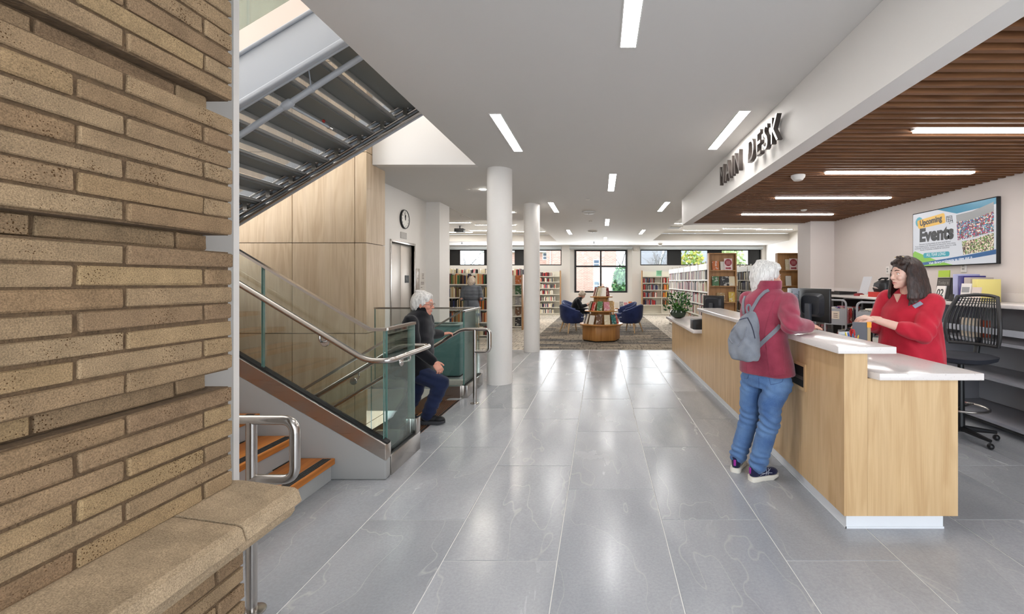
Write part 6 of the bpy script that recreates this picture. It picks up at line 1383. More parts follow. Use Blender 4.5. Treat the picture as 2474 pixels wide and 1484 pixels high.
def folds(v, nv, amp, fn):
    """displace along normals; fn(p) -> -1..1"""
    d = np.array([fn(Vector(p)) for p in v]); return v + nv * (d * amp)[:, None]
def cloth(name, mb, mat, parent, voxel=0.008, it=5, amp=0.0, fn=None):
    v, nv, f = remesh(mb, voxel, it)
    if amp: v = folds(v, nv, amp, fn or (lambda p: mnoise.noise(p * 9)))
    return obj_from(name, [(v, f)], mat, parent)
def bvh_of(o):
    me = o.data; return BVHTree.FromPolygons([tuple(x.co) for x in me.vertices], [tuple(p.vertices) for p in me.polygons])
CAM = Vector((0, 0, HCAM))
def ray(b, px, py):
    d = Vector(((px - VX) / FPX, 1.0, -(py - VY) / FPX)).normalized(); h = b.ray_cast(CAM, d); return (h[0], h[1]) if h[0] is not None else (None, None)
def ribbon(pts, nrm, width, th):
    """flat strap through points with outward normals"""
    mb = MB(); vs = []; fs = []; n = len(pts)
    for i, p in enumerate(pts):
        d = (pts[min(i + 1, n - 1)] - pts[max(i - 1, 0)]).normalized(); s = d.cross(nrm[i]).normalized() * width / 2; u = nrm[i].normalized()
        vs += [p - s, p + s, p + s * 0.94 + u * th, p - s * 0.94 + u * th]
    for i in range(n - 1):
        for k_ in range(4): a, b_ = i * 4 + k_, i * 4 + (k_ + 1) % 4; fs.append((a, b_, b_ + 4, a + 4))
    fs.append((3, 2, 1, 0)); fs.append(tuple(range((n - 1) * 4, n * 4))); mb.add(vs, fs); return mb
def px_curve(b, pix, n=14, lift=0.002):
    P_, N_ = [], []
    seg = []
    for i in range(len(pix) - 1):
        for k_ in range(n): t = k_ / n; seg.append((lerp(pix[i][0], pix[i + 1][0], t), lerp(pix[i][1], pix[i + 1][1], t)))
    seg.append(pix[-1])
    # smooth the polyline
    for _ in range(6): seg = [seg[0]] + [((seg[i - 1][0] + 2 * seg[i][0] + seg[i + 1][0]) / 4, (seg[i - 1][1] + 2 * seg[i][1] + seg[i + 1][1]) / 4) for i in range(1, len(seg) - 1)] + [seg[-1]]
    for q in seg:
        p, nn_ = ray(b, *q)
        if p is not None: P_.append(p + nn_ * lift); N_.append(nn_)
    return P_, N_
def frame(c, yaw, pitch=0.0, roll=0.0, s=1.0):
    return Matrix.Translation(c) @ Matrix.Rotation(yaw, 4, 'Z') @ Matrix.Rotation(pitch, 4, 'Y') @ Matrix.Rotation(roll, 4, 'X') @ Matrix.Scale(s, 4)
skin_m = {}
def skinmat(name, c):
    m, nt, b = newmat(name); tc = nn(nt, 'ShaderNodeTexCoord'); no = nn(nt, 'ShaderNodeTexNoise', ins={'Scale': 22.0, 'Detail': 4.0}); nt.links.new(tc.outputs['Object'], no.inputs['Vector'])
    r = nn(nt, 'ShaderNodeValToRGB'); r.color_ramp.elements[0].position = 0.3; r.color_ramp.elements[1].position = 0.7; r.color_ramp.elements[0].color = rgb([c[0] * 0.92, c[1] * 0.82, c[2] * 0.8]); r.color_ramp.elements[1].color = rgb(c); nt.links.new(no.outputs['Fac'], r.inputs['Fac']); nt.links.new(r.outputs['Color'], b.inputs['Base Color'])
    b.inputs['Roughness'].default_value = 0.5; b.inputs['Subsurface Weight'].default_value = 0.12; b.inputs['Subsurface Radius'].default_value = (0.02, 0.008, 0.005); b.inputs['Subsurface Scale'].default_value = 0.3
    return m
def hairmat(name, c1, c2, sc=(60, 60, 9)):
    m, nt, b = newmat(name); tc = nn(nt, 'ShaderNodeTexCoord'); v = vecscale(nt, tc.outputs['Object'], sc)
    n0 = nn(nt, 'ShaderNodeTexNoise', ins={'Scale': 1.0, 'Detail': 5.0, 'Roughness': 0.6, 'Distortion': 1.4}); nt.links.new(v, n0.inputs['Vector'])
    r = nn(nt, 'ShaderNodeValToRGB'); r.color_ramp.elements[0].position = 0.33; r.color_ramp.elements[1].position = 0.66; r.color_ramp.elements[0].color = rgb(c1); r.color_ramp.elements[1].color = rgb(c2); nt.links.new(n0.outputs['Fac'], r.inputs['Fac']); nt.links.new(r.outputs['Color'], b.inputs['Base Color'])
    b.inputs['Roughness'].default_value = 0.45; bp = nn(nt, 'ShaderNodeBump', ins={'Strength': 0.9, 'Distance': 0.006}); nt.links.new(n0.outputs['Fac'], bp.inputs['Height']); nt.links.new(bp.outputs['Normal'], b.inputs['Normal']); return m
def head_mb(T, female=True):
    mb = MB()
    def E(c, r, R=None): mb.ball(c, r, 18, 12, R)
    E((-0.016, 0, 0.032), (0.097, 0.076, 0.093)); E((0.020, 0, 0.0), (0.078, 0.068, 0.10)); E((0.036, 0, -0.045), (0.056, 0.055, 0.062)); E((0.05, 0, -0.082), (0.036, 0.036, 0.026)); E((0.072, 0, -0.094), (0.018, 0.02, 0.016))
    mb.cone((0.086, 0, 0.014), 0.007, (0.108, 0, -0.027), 0.0105); E((0.097, 0.010, -0.031), (0.011, 0.008, 0.007)); E((0.097, -0.010, -0.031), (0.011, 0.008, 0.007))
    E((0.078, 0, 0.028), (0.016, 0.046, 0.010))
    for s in (-1, 1):
        E((0.064, s * 0.036, -0.026), (0.026, 0.022, 0.024)); E((-0.006, s * 0.075, -0.004), (0.020, 0.009, 0.032), Matrix.Rotation(s * 0.35, 3, 'Z')); E((0.002, s * 0.074, -0.030), (0.010, 0.007, 0.012))
    E((0.084, 0, -0.0585), (0.012, 0.022, 0.0085)); E((0.083, 0, -0.071), (0.012, 0.02, 0.009)); E((0.07, 0, -0.064), (0.02, 0.034, 0.026))
    mb.cone((-0.012, 0, -0.05), 0.052, (-0.035, 0, -0.20), 0.06)
    return mb.xf(T)
def head_details(T, par, iris=(70, 60, 46), brow=(90, 76, 64), lip=(176, 104, 98), glasses=None):
    for s in (-1, 1):
        e = MB().ball((0.0755, s * 0.031, 0.005), 0.0125, 14, 10).xf(T).build('eye', flat(226, 222, 216, 0.2), par)
        MB().ball((0.0842, s * 0.0315, 0.004), (0.0042, 0.0058, 0.0058), 12, 8).xf(T).build('iris', flat(*iris, 0.15), e)
        MB().tube([(0.0765, s * 0.015, 0.0115), (0.0885, s * 0.026, 0.0145), (0.0875, s * 0.037, 0.0145), (0.0755, s * 0.047, 0.009)], 0.0036, 6).xf(T).build('eyelid', flat(196, 148, 128), par)
        MB().tube([(0.092, s * 0.014, 0.027), (0.092, s * 0.028, 0.033), (0.080, s * 0.048, 0.029)], [0.0032, 0.0036, 0.002], 6).xf(T).build('eyebrow', flat(*brow, 0.8), par)
    MB().tube([(0.084, -0.024, -0.0655), (0.0945, -0.009, -0.062), (0.0938, 0.0, -0.0632), (0.0945, 0.009, -0.062), (0.084, 0.024, -0.0655)], [0.0015, 0.0036, 0.0032, 0.0036, 0.0015], 6).xf(T).build('upper_lip', flat(*lip), par)
    MB().tube([(0.083, -0.021, -0.0675), (0.0925, 0.0, -0.0705), (0.083, 0.021, -0.0675)], [0.0015, 0.0044, 0.0015], 6).xf(T).build('lower_lip', flat(*lip), par)
    if glasses:
        g = MB()
        for s in (-1, 1):
            g.tube([(0.100, s * 0.034 + 0.024 * math.cos(a * 0.3927), 0.002 + 0.018 * math.sin(a * 0.3927)) for a in range(17)], 0.0016, 5); g.tube([(0.097, s * 0.058, 0.006), (0.05, s * 0.078, 0.006), (-0.01, s * 0.08, 0.004)], 0.0016, 5)
        g.tube([(0.101, -0.010, 0.006), (0.104, 0, 0.008), (0.101, 0.010, 0.006)], 0.0016, 5); g.xf(T).build('glasses', flat(*glasses), par)
def hand_mb(wrist, d, n, curl=0.35, s=1.0, thumb=1, spread=1.0, mb=None):
    """wrist point, d = direction of the fingers, n = palm normal (fingers curl towards n)"""
    mb = mb or MB(); d = Vector(d).normalized(); n = (Vector(n) - d * Vector(n).dot(d)).normalized(); sd = d.cross(n); w = Vector(wrist)
    R = Matrix((d, sd, n)).transposed()
    mb.cone(w - d * 0.03, 0.027 * s, w + d * 0.012 * s, 0.025 * s); mb.ball(w + d * 0.05 * s, (0.05 * s, 0.039 * s, 0.0165 * s), 16, 10, R); mb.ball(w + d * 0.072 * s, (0.028 * s, 0.041 * s, 0.0145 * s), 16, 10, R)
    for i, L in enumerate((0.072, 0.080, 0.074, 0.058)):
        p = w + d * (0.088 - 0.006 * abs(i - 1.2)) * s + sd * (i - 1.5) * 0.0198 * s * -thumb; a = curl * 0.6; dd = d + sd * (i - 1.5) * -0.06 * thumb * spread
        dd.normalize()
        for q, fr_ in enumerate((0.45, 0.31, 0.24)):
            dirv = (dd * math.cos(a) + n * math.sin(a)).normalized(); e = p + dirv * L * fr_ * s; mb.cone(p, (0.0092 - 0.0008 * q) * s, e, (0.0084 - 0.0008 * q) * s, 10); p = e; a += curl
    p = w + d * 0.022 * s + sd * 0.030 * s * thumb; dd = (d * 0.75 + sd * 0.62 * thumb + n * 0.25).normalized()
    e = p + dd * 0.042 * s; mb.cone(p, 0.0125 * s, e, 0.0105 * s, 10); d2 = (dd + d * 0.5 + n * 0.25 * (1 + curl)).normalized(); mb.cone(e, 0.0102 * s, e + d2 * 0.032 * s, 0.0088 * s, 10)
    return mb
def limb(mb, pts): # pts: (point, radius)
    for a, b in zip(pts[:-1], pts[1:]): mb.cone(a[0], a[1], b[0], b[1], 18)
    return mb
def shoe(par, heel, toe, up, sole, width=0.086, accent=None, name='shoe', z0=0.0, logo=None, pitch=0.0):
    h, t = Vector(heel), Vector(toe); d = (t - h); L = d.length; yaw = math.atan2(d.y, d.x); pt = math.asin(max(-1, min(1, -(t.z - h.z) / L)))
    T = Matrix.Translation(h) @ Matrix.Rotation(yaw, 4, 'Z') @ Matrix.Rotation(pt, 4, 'Y')
    w = width / 2; k_ = L / 0.27
    ol = [(0.0, 0.5), (0.012, 0.78), (0.05, 0.86), (0.10, 0.74), (0.15, 0.84), (0.19, 1.0), (0.23, 0.92), (0.258, 0.62), (0.27, 0.0)]
    out = [(x * k_, -y * w) for x, y in ol] + [(x * k_, y * w) for x, y in ol[-2::-1]]
    mb = MB(); vs = []; n = len(out)
    for z, sc_, tw in ((0.0, 0.95, 0.012), (0.008, 1.0, 0.006), (0.030, 1.04, 0.0), (0.036, 1.0, 0.0)):
        for x, y in out: vs.append((x + (0.0), y * sc_, z + (tw if x > 0.2 * k_ else 0)))
    fs = [(l * n + i, l * n + (i + 1) % n, (l + 1) * n + (i + 1) % n, (l + 1) * n + i) for l in range(3) for i in range(n)] + [tuple(range(n))[::-1], tuple(range(3 * n, 4 * n))]
    mb.add(vs, fs).xf(T); u = MB()
    u.ball((0.048 * k_, 0, 0.058), (0.045, 0.034, 0.05), 16, 10).ball((0.12 * k_, 0, 0.052), (0.08, 0.037, 0.042), 16, 10).ball((0.20 * k_, 0, 0.046), (0.062, 0.040, 0.033), 16, 10).cone((0.05 * k_, 0, 0.07), 0.037, (0.052 * k_, 0, 0.10), 0.037)
    u.xf(T); v, nv, f = remesh(u, 0.005, 3); o = obj_from(name, [(v, f)], up, par); mb.build('sole', sole, o, ang=50)
    if accent: MB().box(-0.002, 0.006, -0.009, 0.009, 0.055, 0.10).xf(T).build('heel_tab', accent, o, bevel=0.002)
    if logo:
        b = bvh_of(o)
        for a_, c_ in (((0.075, 0.045), (0.185, 0.075)), ((0.075, 0.06), (0.185, 0.052)), ((0.125, 0.04), (0.14, 0.088)), ((0.145, 0.04), (0.165, 0.082))):
            pts = []
            for q in range(7):
                x = lerp(a_[0], c_[0], q / 6) * k_; z = lerp(a_[1], c_[1], q / 6); p = T @ Vector((x, -0.08, z)); hit = b.ray_cast(p, (T.to_3x3() @ Vector((0, 1, 0))))
                if hit[0] is not None: pts.append(hit[0] + hit[1] * 0.0005)
            if len(pts) > 2: MB().tube(pts, 0.0016, 5).build('side_stripe', logo, o)
    for q in range(4): MB().tube([Vector(T @ Vector(((0.105 + 0.018 * q) * k_, s * 0.022, 0.094 - 0.0065 * q))) for s in (-1, -0.4, 0.4, 1)], 0.0026, 5).build('lace', logo or sole, o)
    return o

sk_light = skinmat('light_skin', sr(222, 174, 152)); sk_pink = skinmat('ruddy_skin', sr(212, 152, 130)); sk_pale = skinmat('pale_skin', sr(228, 190, 172))
denim = fabric('blue_denim', sr(104, 136, 178), sr(62, 92, 140), 380, 0.3, 0.85, 0.1); denim_d = fabric('dark_denim', sr(34, 44, 76), sr(22, 30, 54), 380, 0.3, 0.85, 0.1)
wool = fabric('raspberry_wool', sr(164, 66, 86), sr(120, 40, 60), 520, 0.55, 0.95, 0.35); greybag = fabric('grey_canvas', sr(146, 150, 158), sr(104, 108, 118), 600, 0.35, 0.9, 0.1); greystrap = fabric('grey_webbing', sr(136, 138, 146), sr(104, 106, 114), 600, 0.3)
redcl = fabric('red_crepe', sr(204, 40, 62), sr(172, 26, 46), 500, 0.12, 0.7, 0.15); blackcl = fabric('black_fleece', sr(20, 20, 26), sr(11, 11, 15), 420, 0.3); greycoat = fabric('charcoal_quilt', sr(112, 116, 122), sr(84, 88, 94), 300, 0.3); trous = fabric('dark_trousers', sr(46, 46, 52), sr(34, 34, 40), 400, 0.2)
soleW = pmat('cream_rubber_sole', sr(226, 220, 208), 0.6)
# ------------------------------------------------------------------ customer in the raspberry coat
p1 = thing('person', 'person in a raspberry wool coat and blue jeans leaning on the desk counter', 'person', (1.17, 3.38, 0))
YAW = math.radians(-50)
cx = lambda px, z, Y=3.36: Vector(((px - VX) * Y / FPX, Y, z))
coat = MB()
coat.loft([(cx(1853, 0.795), 0.198, 0.148, YAW, 2.3), (cx(1853, 0.80), 0.205, 0.152, YAW, 2.3), (cx(1851, 0.88), 0.197, 0.146, YAW, 2.3), (cx(1848, 0.98), 0.178, 0.134, YAW, 2.3), (cx(1846, 1.06), 0.168, 0.128, YAW, 2.3), (cx(1845, 1.16), 0.175, 0.132, YAW, 2.3), (cx(1846, 1.26), 0.182, 0.132, YAW, 2.3), (cx(1849, 1.34), 0.178, 0.118, YAW, 2.2), (cx(1853, 1.40), 0.135, 0.092, YAW, 2.0), (cx(1857, 1.435), 0.082, 0.075, YAW, 2.0), (cx(1859, 1.47), 0.076, 0.072, YAW, 2.0), (cx(1860, 1.482), 0.07, 0.066, YAW, 2.0)], 40)
sr_, er_, wr_ = Vector((1.365, 3.235, 1.335)), Vector((1.318, 3.085, 1.186)), Vector((1.500, 3.215, 1.164))
sl_, el_, wl_ = Vector((1.165, 3.505, 1.345)), Vector((1.33, 3.68, 1.178)), Vector((1.50, 3.53, 1.158))
limb(coat, [(sr_, 0.074), (sr_.lerp(er_, 0.5), 0.074), (er_, 0.066), (wr_, 0.050)]); limb(coat, [(sl_, 0.070), (el_, 0.060), (wl_, 0.046)])
def coat_fold(p):
    k_ = mnoise.noise(Vector((p.x * 9, p.y * 9, p.z * 5))) * 0.8
    arm = max(0.0, 1 - min((p - er_).length, (p - el_).length) / 0.17)
    return k_ + arm * math.sin((p.x * 0.5 + p.y * -0.4 + p.z) * 95 + 2 * mnoise.noise(p * 14)) * 0.9
coat_o = cloth('coat', coat, wool, p1, 0.0075, 5, 0.0085, coat_fold)
cb = bvh_of(coat_o)
for pix in ([(1872, 724), (1858, 760), (1848, 805), (1853, 850), (1859, 904)], [(1893, 838), (1894, 870), (1897, 902)], [(1880, 713), (1868, 733), (1866, 760), (1872, 785)], [(1806, 720), (1812, 750), (1806, 800), (1803, 850), (1805, 902)], [(1794, 902), (1830, 908), (1870, 909), (1912, 903)]):
    a_, b_ = px_curve(cb, pix, 12, 0.0005)
    if len(a_) > 3: MB().tube(a_, 0.0028, 6).build('seam', wool, coat_o)
body = MB(); limb(body, [(cx(1852, 0.85), 0.12), (cx(1850, 1.25), 0.11)]); limb(body, [(sr_, 0.045), (er_, 0.038), (wr_, 0.026)]); limb(body, [(sl_, 0.045), (el_, 0.038), (wl_, 0.026)])
hc = P(1853, 673, 3.43); TH = frame(hc, math.radians(0), 0.04)
hip_r, kn_r, an_r = Vector((1.335, 3.265, 0.80)), Vector((1.243, 3.26, 0.47)), Vector((1.18, 3.335, 0.115)); hip_l, kn_l, an_l = Vector((1.19, 3.45, 0.80)), Vector((1.165, 3.45, 0.45)), Vector((1.088, 3.51, 0.115))
limb(body, [(hip_r - Vector((0.03, 0, 0.0)), 0.055), (kn_r, 0.045), (an_r, 0.03)]); limb(body, [(hip_l, 0.06), (kn_l, 0.045), (an_l, 0.03)])
v0, _, f0 = remesh(body, 0.012, 3); v1, _, f1 = remesh(head_mb(TH), 0.0034, 3)
hm = hand_mb(wr_ + Vector((0.015, 0.015, -0.004)), (0.6, 0.8, 0.0), (0, 0, -1), 0.3, 1.0, -1); hand_mb(wl_ + Vector((0.015, -0.01, -0.002)), (0.75, -0.65, 0.0), (0, 0, -1), 0.3, 1.0, 1, mb=hm); v2, _, f2 = remesh(hm, 0.0034, 3)
bo = obj_from('body', [(v0, f0), (v1, f1), (v2, f2)], sk_light, p1); head_details(TH, bo, brow=(170, 160, 150))
def short_locks(mb, T, seed, n=120, back=-0.12, r=0.011):
    rr = random.Random(seed); m_ = MB()
    for i in range(n):
        ph = rr.uniform(0, 6.283); fr_ = (math.cos(ph) + 1) / 2; zend = lerp(back, 0.075, fr_ ** 1.3) + rr.uniform(-0.015, 0.015); crown = Vector((-0.045 + rr.uniform(-.03, .03), rr.uniform(-.03, .03), 0.135)); pts = [crown]
        for t in (0.35, 0.7, 1.0):
            z = lerp(0.125, zend, t); k_ = math.sqrt(max(0.05, 1 - ((z - 0.04) / 0.115) ** 2)) if z > 0.04 else 1.0 - 0.25 * max(0, (0.0 - z) / 0.12); a = ph + 0.45 * t * (1 if rr.random() > 0.3 else -1)
            pts.append(Vector((-0.022 + 0.104 * k_ * math.cos(a), 0.088 * k_ * math.sin(a), z)))
        m_.tube(fillet(pts, 0.04, 3), [r] * (len(fillet(pts, 0.04, 3)) - 1) + [r * 0.35], 6)
    m_.xf(T); mb.add(m_.v, m_.f)
def long_locks(mb, T, seed, n=64):
    rr = random.Random(seed); m_ = MB()
    for i in range(n):
        ph = math.radians(lerp(58, 302, (i + rr.random()) / n)); top = Vector((0.03 + rr.uniform(-.04, .03), 0.015 * (1 if ph < math.pi else -1) + rr.uniform(-.01, .01), 0.137)); w = rr.uniform(0, 6.28); pts = [top]
        for z, R in ((0.10, 0.76), (0.04, 1.06), (-0.04, 1.22), (-0.11, 1.36), (-0.17, 1.44), (-0.225 + rr.uniform(-.025, .025), 1.36)):
            a = ph + 0.13 * math.sin(w + z * 40); pts.append(Vector((-0.02 + 0.098 * R * math.cos(a) + 0.006 * math.sin(w + z * 60), 0.090 * R * math.sin(a), z)))
        p_ = fillet(pts, 0.05, 3); m_.tube(p_, [lerp(0.010, 0.0155, min(1, q / len(p_) * 2)) if q < len(p_) - 2 else 0.007 for q in range(len(p_))], 7)
    m_.xf(T); mb.add(m_.v, m_.f)
hr_ = MB()
def HE(mb, T, c, r, R=None): s_ = MB().ball(c, r, 18, 12, R).xf(T); mb.add(s_.v, s_.f)
for c, r in (((-0.024, 0, 0.046), (0.106, 0.090, 0.094)), ((-0.055, 0, 0.0), (0.078, 0.088, 0.085)), ((-0.075, 0, -0.06), (0.048, 0.066, 0.055)), ((0.032, 0, 0.092), (0.062, 0.072, 0.040)), ((0.066, -0.01, 0.082), (0.030, 0.058, 0.022)), ((-0.012, 0.070, 0.035), (0.05, 0.026, 0.05)), ((-0.012, -0.070, 0.035), (0.05, 0.026, 0.05)), ((-0.038, -0.07, -0.01), (0.03, 0.022, 0.045)), ((-0.038, 0.07, -0.01), (0.03, 0.022, 0.045)), ((-0.075, 0.0, -0.095), (0.042, 0.06, 0.04))): HE(hr_, TH, c, r)
short_locks(hr_, TH, 1)
def hairn(p): return mnoise.noise(Vector((p.x * 26, p.y * 26, p.z * 13))) + 0.6 * mnoise.noise(Vector((p.x * 60, p.y * 60, p.z * 22 + 3)))
white_h = hairmat('white_hair', sr(176, 172, 168), sr(238, 235, 230)); cloth('hair', hr_, white_h, p1, 0.0045, 1, 0.004, hairn)
MB().loft([(cx(1858, 1.428), 0.088, 0.083, YAW), (cx(1859, 1.455), 0.090, 0.086, YAW), (cx(1861, 1.492), 0.083, 0.079, YAW), (cx(1861, 1.493), 0.078, 0.074, YAW)], 36).build('collar', wool, coat_o, ang=60)
je = MB(); je.loft([(cx(1852, 0.70), 0.16, 0.118, YAW, 2.2), (cx(1851, 0.74), 0.166, 0.124, YAW, 2.2), (cx(1851, 0.84), 0.17, 0.126, YAW, 2.2), (cx(1852, 0.90), 0.16, 0.12, YAW)], 32)
limb(je, [(hip_r - Vector((0.02, 0, 0.06)), 0.094), (kn_r + Vector((0, 0, 0.12)), 0.084), (kn_r, 0.074), (kn_r.lerp(an_r, 0.5), 0.070), (an_r - Vector((0, 0, 0.005)), 0.064)]); limb(je, [(hip_l - Vector((0, 0, 0.06)), 0.096), (kn_l + Vector((0, 0, 0.12)), 0.084), (kn_l, 0.074), (kn_l.lerp(an_l, 0.5), 0.070), (an_l - Vector((0, 0, 0.0)), 0.064)])
def jean_fold(p):
    k_ = max(0.0, 1 - abs(p.z - 0.46) / 0.13) + max(0.0, 1 - abs(p.z - 0.14) / 0.12) + 0.6 * max(0.0, 1 - abs(p.z - 0.70) / 0.1)
    return 0.5 * mnoise.noise(p * 11) + k_ * math.sin(p.z * 118 + (p.x - p.y) * 26 + 3 * mnoise.noise(p * 9)) * 0.75
je_o = cloth('jeans', je, denim, p1, 0.007, 4, 0.0095, jean_fold); jb = bvh_of(je_o)
for pix in ([(1862, 930), (1890, 924), (1893, 912)], [(1862, 930), (1858, 912)], [(1833, 912), (1834, 935), (1828, 975), (1826, 1010)], [(1797, 914), (1806, 916), (1809, 906)], [(1813, 1112), (1825, 1120), (1848, 1122)]):
    a_, b_ = px_curve(jb, pix, 8, 0.0005)
    if len(a_) > 3: MB().tube(a_, 0.0016, 5).build('stitching', flat(60, 84, 126), je_o)
nav = fabric('navy_knit', sr(36, 38, 72), sr(24, 26, 52), 500, 0.3)
shoe(p1, (1.115, 3.315, 0), (1.352, 3.395, 0), nav, soleW, 0.095, flat(150, 40, 140), logo=flat(196, 198, 210)); shoe(p1, (1.045, 3.455, 0), (1.175, 3.675, 0), nav, soleW, 0.095, flat(150, 40, 140), logo=flat(196, 198, 210))
# backpack (its own thing, worn on the coat)
bp_ = thing('backpack', 'small grey canvas backpack worn on the raspberry coat', 'backpack', (1.07, 3.2, 0.91))
bc = lambda px, z, Y=3.205: Vector(((px - VX) * Y / FPX, Y, z))
bag = MB().loft([(bc(1798, 0.918), 0.070, 0.045, YAW, 2.4), (bc(1798, 0.926), 0.098, 0.062, YAW, 2.4), (bc(1798, 0.965), 0.117, 0.074, YAW, 2.4), (bc(1797, 1.03), 0.118, 0.076, YAW, 2.4), (bc(1799, 1.10), 0.108, 0.07, YAW, 2.3), (bc(1804, 1.17), 0.088, 0.06, YAW, 2.2), (bc(1810, 1.225), 0.062, 0.045, YAW), (bc(1814, 1.262), 0.035, 0.026, YAW), (bc(1815, 1.27), 0.02, 0.016, YAW)], 36)
bag_o = cloth('bag', bag, greybag, bp_, 0.0065, 4, 0.006, lambda p: mnoise.noise(Vector((p.x * 14, p.y * 14, p.z * 8))) + 0.5 * math.sin(p.x * 70 + p.z * 40 + 3 * mnoise.noise(p * 10))); bb_ = bvh_of(bag_o)
for pix, r, mt in (([(1806, 768), (1815, 785), (1820, 800), (1824, 818)], 0.004, flat(44, 46, 62)), ([(1783, 774), (1800, 769), (1808, 768)], 0.0035, flat(60, 66, 92)), ([(1803, 790), (1798, 815), (1783, 838)], 0.0045, greystrap), ([(1783, 780), (1768, 800), (1762, 818), (1770, 830)], 0.006, greystrap)):
    a_, b_ = px_curve(bb_, pix, 10, 0.001)
    if len(a_) > 3: MB().tube(a_, r, 6).build('zip' if mt != greystrap else 'flap_edge', mt, bag_o)
MB().tube(fillet([bc(1806, 1.262), bc(1803, 1.295), bc(1806, 1.318), bc(1811, 1.318), bc(1813, 1.295), bc(1812, 1.26)], 0.02, 4), 0.0075, 8).build('grab_loop', greystrap, bp_)
for pix, w in (([(1812, 760), (1822, 740), (1834, 720), (1848, 706), (1858, 702)], 0.026), ([(1798, 760), (1796, 742), (1797, 726), (1801, 716)], 0.026), ([(1826, 846), (1838, 832), (1856, 815), (1872, 800), (1884, 786)], 0.030)):
    a_, b_ = px_curve(cb, pix, 10, 0.003)
    if len(a_) > 3: ribbon(a_, b_, w, 0.004).build('shoulder_strap', greystrap, bp_, ang=60)
# ------------------------------------------------------------------ librarian
p2 = thing('person', 'librarian in a red tunic with long dark hair, hands clasped behind the desk', 'person', (2.49, 3.56, 0))
YW2 = math.radians(102); L2 = lambda x, y, z: Vector((x, y, z))
tu = MB().loft([(L2(2.485, 3.56, 0.76), 0.225, 0.185, YW2, 2.3), (L2(2.485, 3.56, 0.78), 0.235, 0.197, YW2, 2.3), (L2(2.48, 3.555, 0.92), 0.228, 0.198, YW2, 2.3), (L2(2.475, 3.55, 1.05), 0.212, 0.190, YW2, 2.3), (L2(2.465, 3.545, 1.17), 0.205, 0.186, YW2, 2.3), (L2(2.47, 3.548, 1.27), 0.200, 0.160, YW2, 2.3), (L2(2.485, 3.555, 1.345), 0.182, 0.122, YW2, 2.2), (L2(2.49, 3.56, 1.40), 0.135, 0.095, YW2), (L2(2.485, 3.56, 1.432), 0.082, 0.072, YW2), (L2(2.482, 3.558, 1.445), 0.07, 0.062, YW2)], 40)
sn, en, wn = Vector((2.540, 3.40, 1.322)), Vector((2.385, 3.285, 1.095)), Vector((2.115, 3.405, 1.192)); sf, ef, wf = Vector((2.41, 3.72, 1.335)), Vector((2.30, 3.715, 1.12)), Vector((2.105, 3.56, 1.178))
cuf = en.lerp(wn, 0.42); cuff2 = ef.lerp(wf, 0.5)
limb(tu, [(sn, 0.080), (sn.lerp(en, 0.55), 0.080), (en, 0.070), (cuf, 0.057)]); limb(tu, [(sf, 0.085), (ef, 0.068), (cuff2, 0.056)])
def tun_fold(p):
    a_ = max(0.0, 1 - (p - en).length / 0.22); return 0.7 * mnoise.noise(Vector((p.x * 8, p.y * 8, p.z * 4))) + a_ * math.sin((p.x * 1.1 + p.z * 0.8) * 60 + 3 * mnoise.noise(p * 8)) * 0.8 + 0.5 * max(0, 1 - abs(p.z - 1.02) / 0.3) * math.sin((p.x + p.y) * 42 + p.z * 12)
tu_o = cloth('tunic', tu, redcl, p2, 0.0075, 5, 0.0085, tun_fold); tb_ = bvh_of(tu_o)
hc2 = P(2187, 663, 3.53); TH2 = frame(hc2, math.radians(182), 0.02, 0.0, 1.02)
body = MB(); limb(body, [(L2(2.48, 3.555, 0.85), 0.15), (L2(2.48, 3.555, 1.25), 0.12)]); limb(body, [(sn, 0.05), (en, 0.044), (wn, 0.027)]); limb(body, [(sf, 0.05), (ef, 0.044), (wf, 0.027)])
for s_, yy in ((1, 3.47), (-1, 3.65)): limb(body, [(L2(2.49, yy, 0.85), 0.09), (L2(2.48, yy, 0.45), 0.06), (L2(2.50, yy, 0.1), 0.04)])
v0, _, f0 = remesh(body, 0.009, 4); v1, _, f1 = remesh(head_mb(TH2), 0.0034, 3)
hm = hand_mb(wn + Vector((-0.01, 0.005, 0.005)), (-0.80, 0.42, 0.12), (-0.30, 0.35, -0.88), 0.75, 1.0, 1); v2, _, f2 = remesh(hm, 0.0034, 3)
hm = hand_mb(wf + Vector((-0.01, -0.02, 0.0)), (-0.62, -0.55, -0.50), (0.35, 0.25, -0.9), 0.35, 1.0, -1); v3, _, f3 = remesh(hm, 0.0034, 3)
bo = obj_from('body', [(v0, f0), (v1, f1), (v2, f2), (v3, f3)], sk_pale, p2); head_details(TH2, bo, brow=(70, 54, 48), lip=(180, 98, 98))
h2 = MB()
for c, r in (((-0.022, 0, 0.046), (0.108, 0.090, 0.092)), ((-0.06, 0, -0.01), (0.080, 0.098, 0.10)), ((-0.075, 0, -0.10), (0.07, 0.10, 0.09)), ((0.03, 0.0, 0.100), (0.058, 0.060, 0.026)), ((0.0, 0.080, 0.02), (0.052, 0.026, 0.07)), ((0.0, -0.080, 0.02), (0.052, 0.026, 0.07)), ((0.05, 0.045, 0.088), (0.03, 0.03, 0.022)), ((0.05, -0.045, 0.088), (0.03, 0.03, 0.022))): HE(h2, TH2, c, r)
brown_h = hairmat('dark_brown_hair', sr(20, 13, 12), sr(66, 45, 38), (46, 46, 7)); long_locks(h2, TH2, 4); cloth('hair', h2, brown_h, p2, 0.005, 1, 0.003, hairn)
MB().tube([TH2 @ Vector((0.045, y, 0.141 - 3.0 * y * y)) for y in (-0.05, -0.03, 0, 0.03, 0.05)], 0.004, 6).build('headband', flat(226, 206, 160, 0.2), p2)
q_ = [ray(tb_, *q)[0] for q in ((2160, 711), (2178, 711), (2168, 731))]
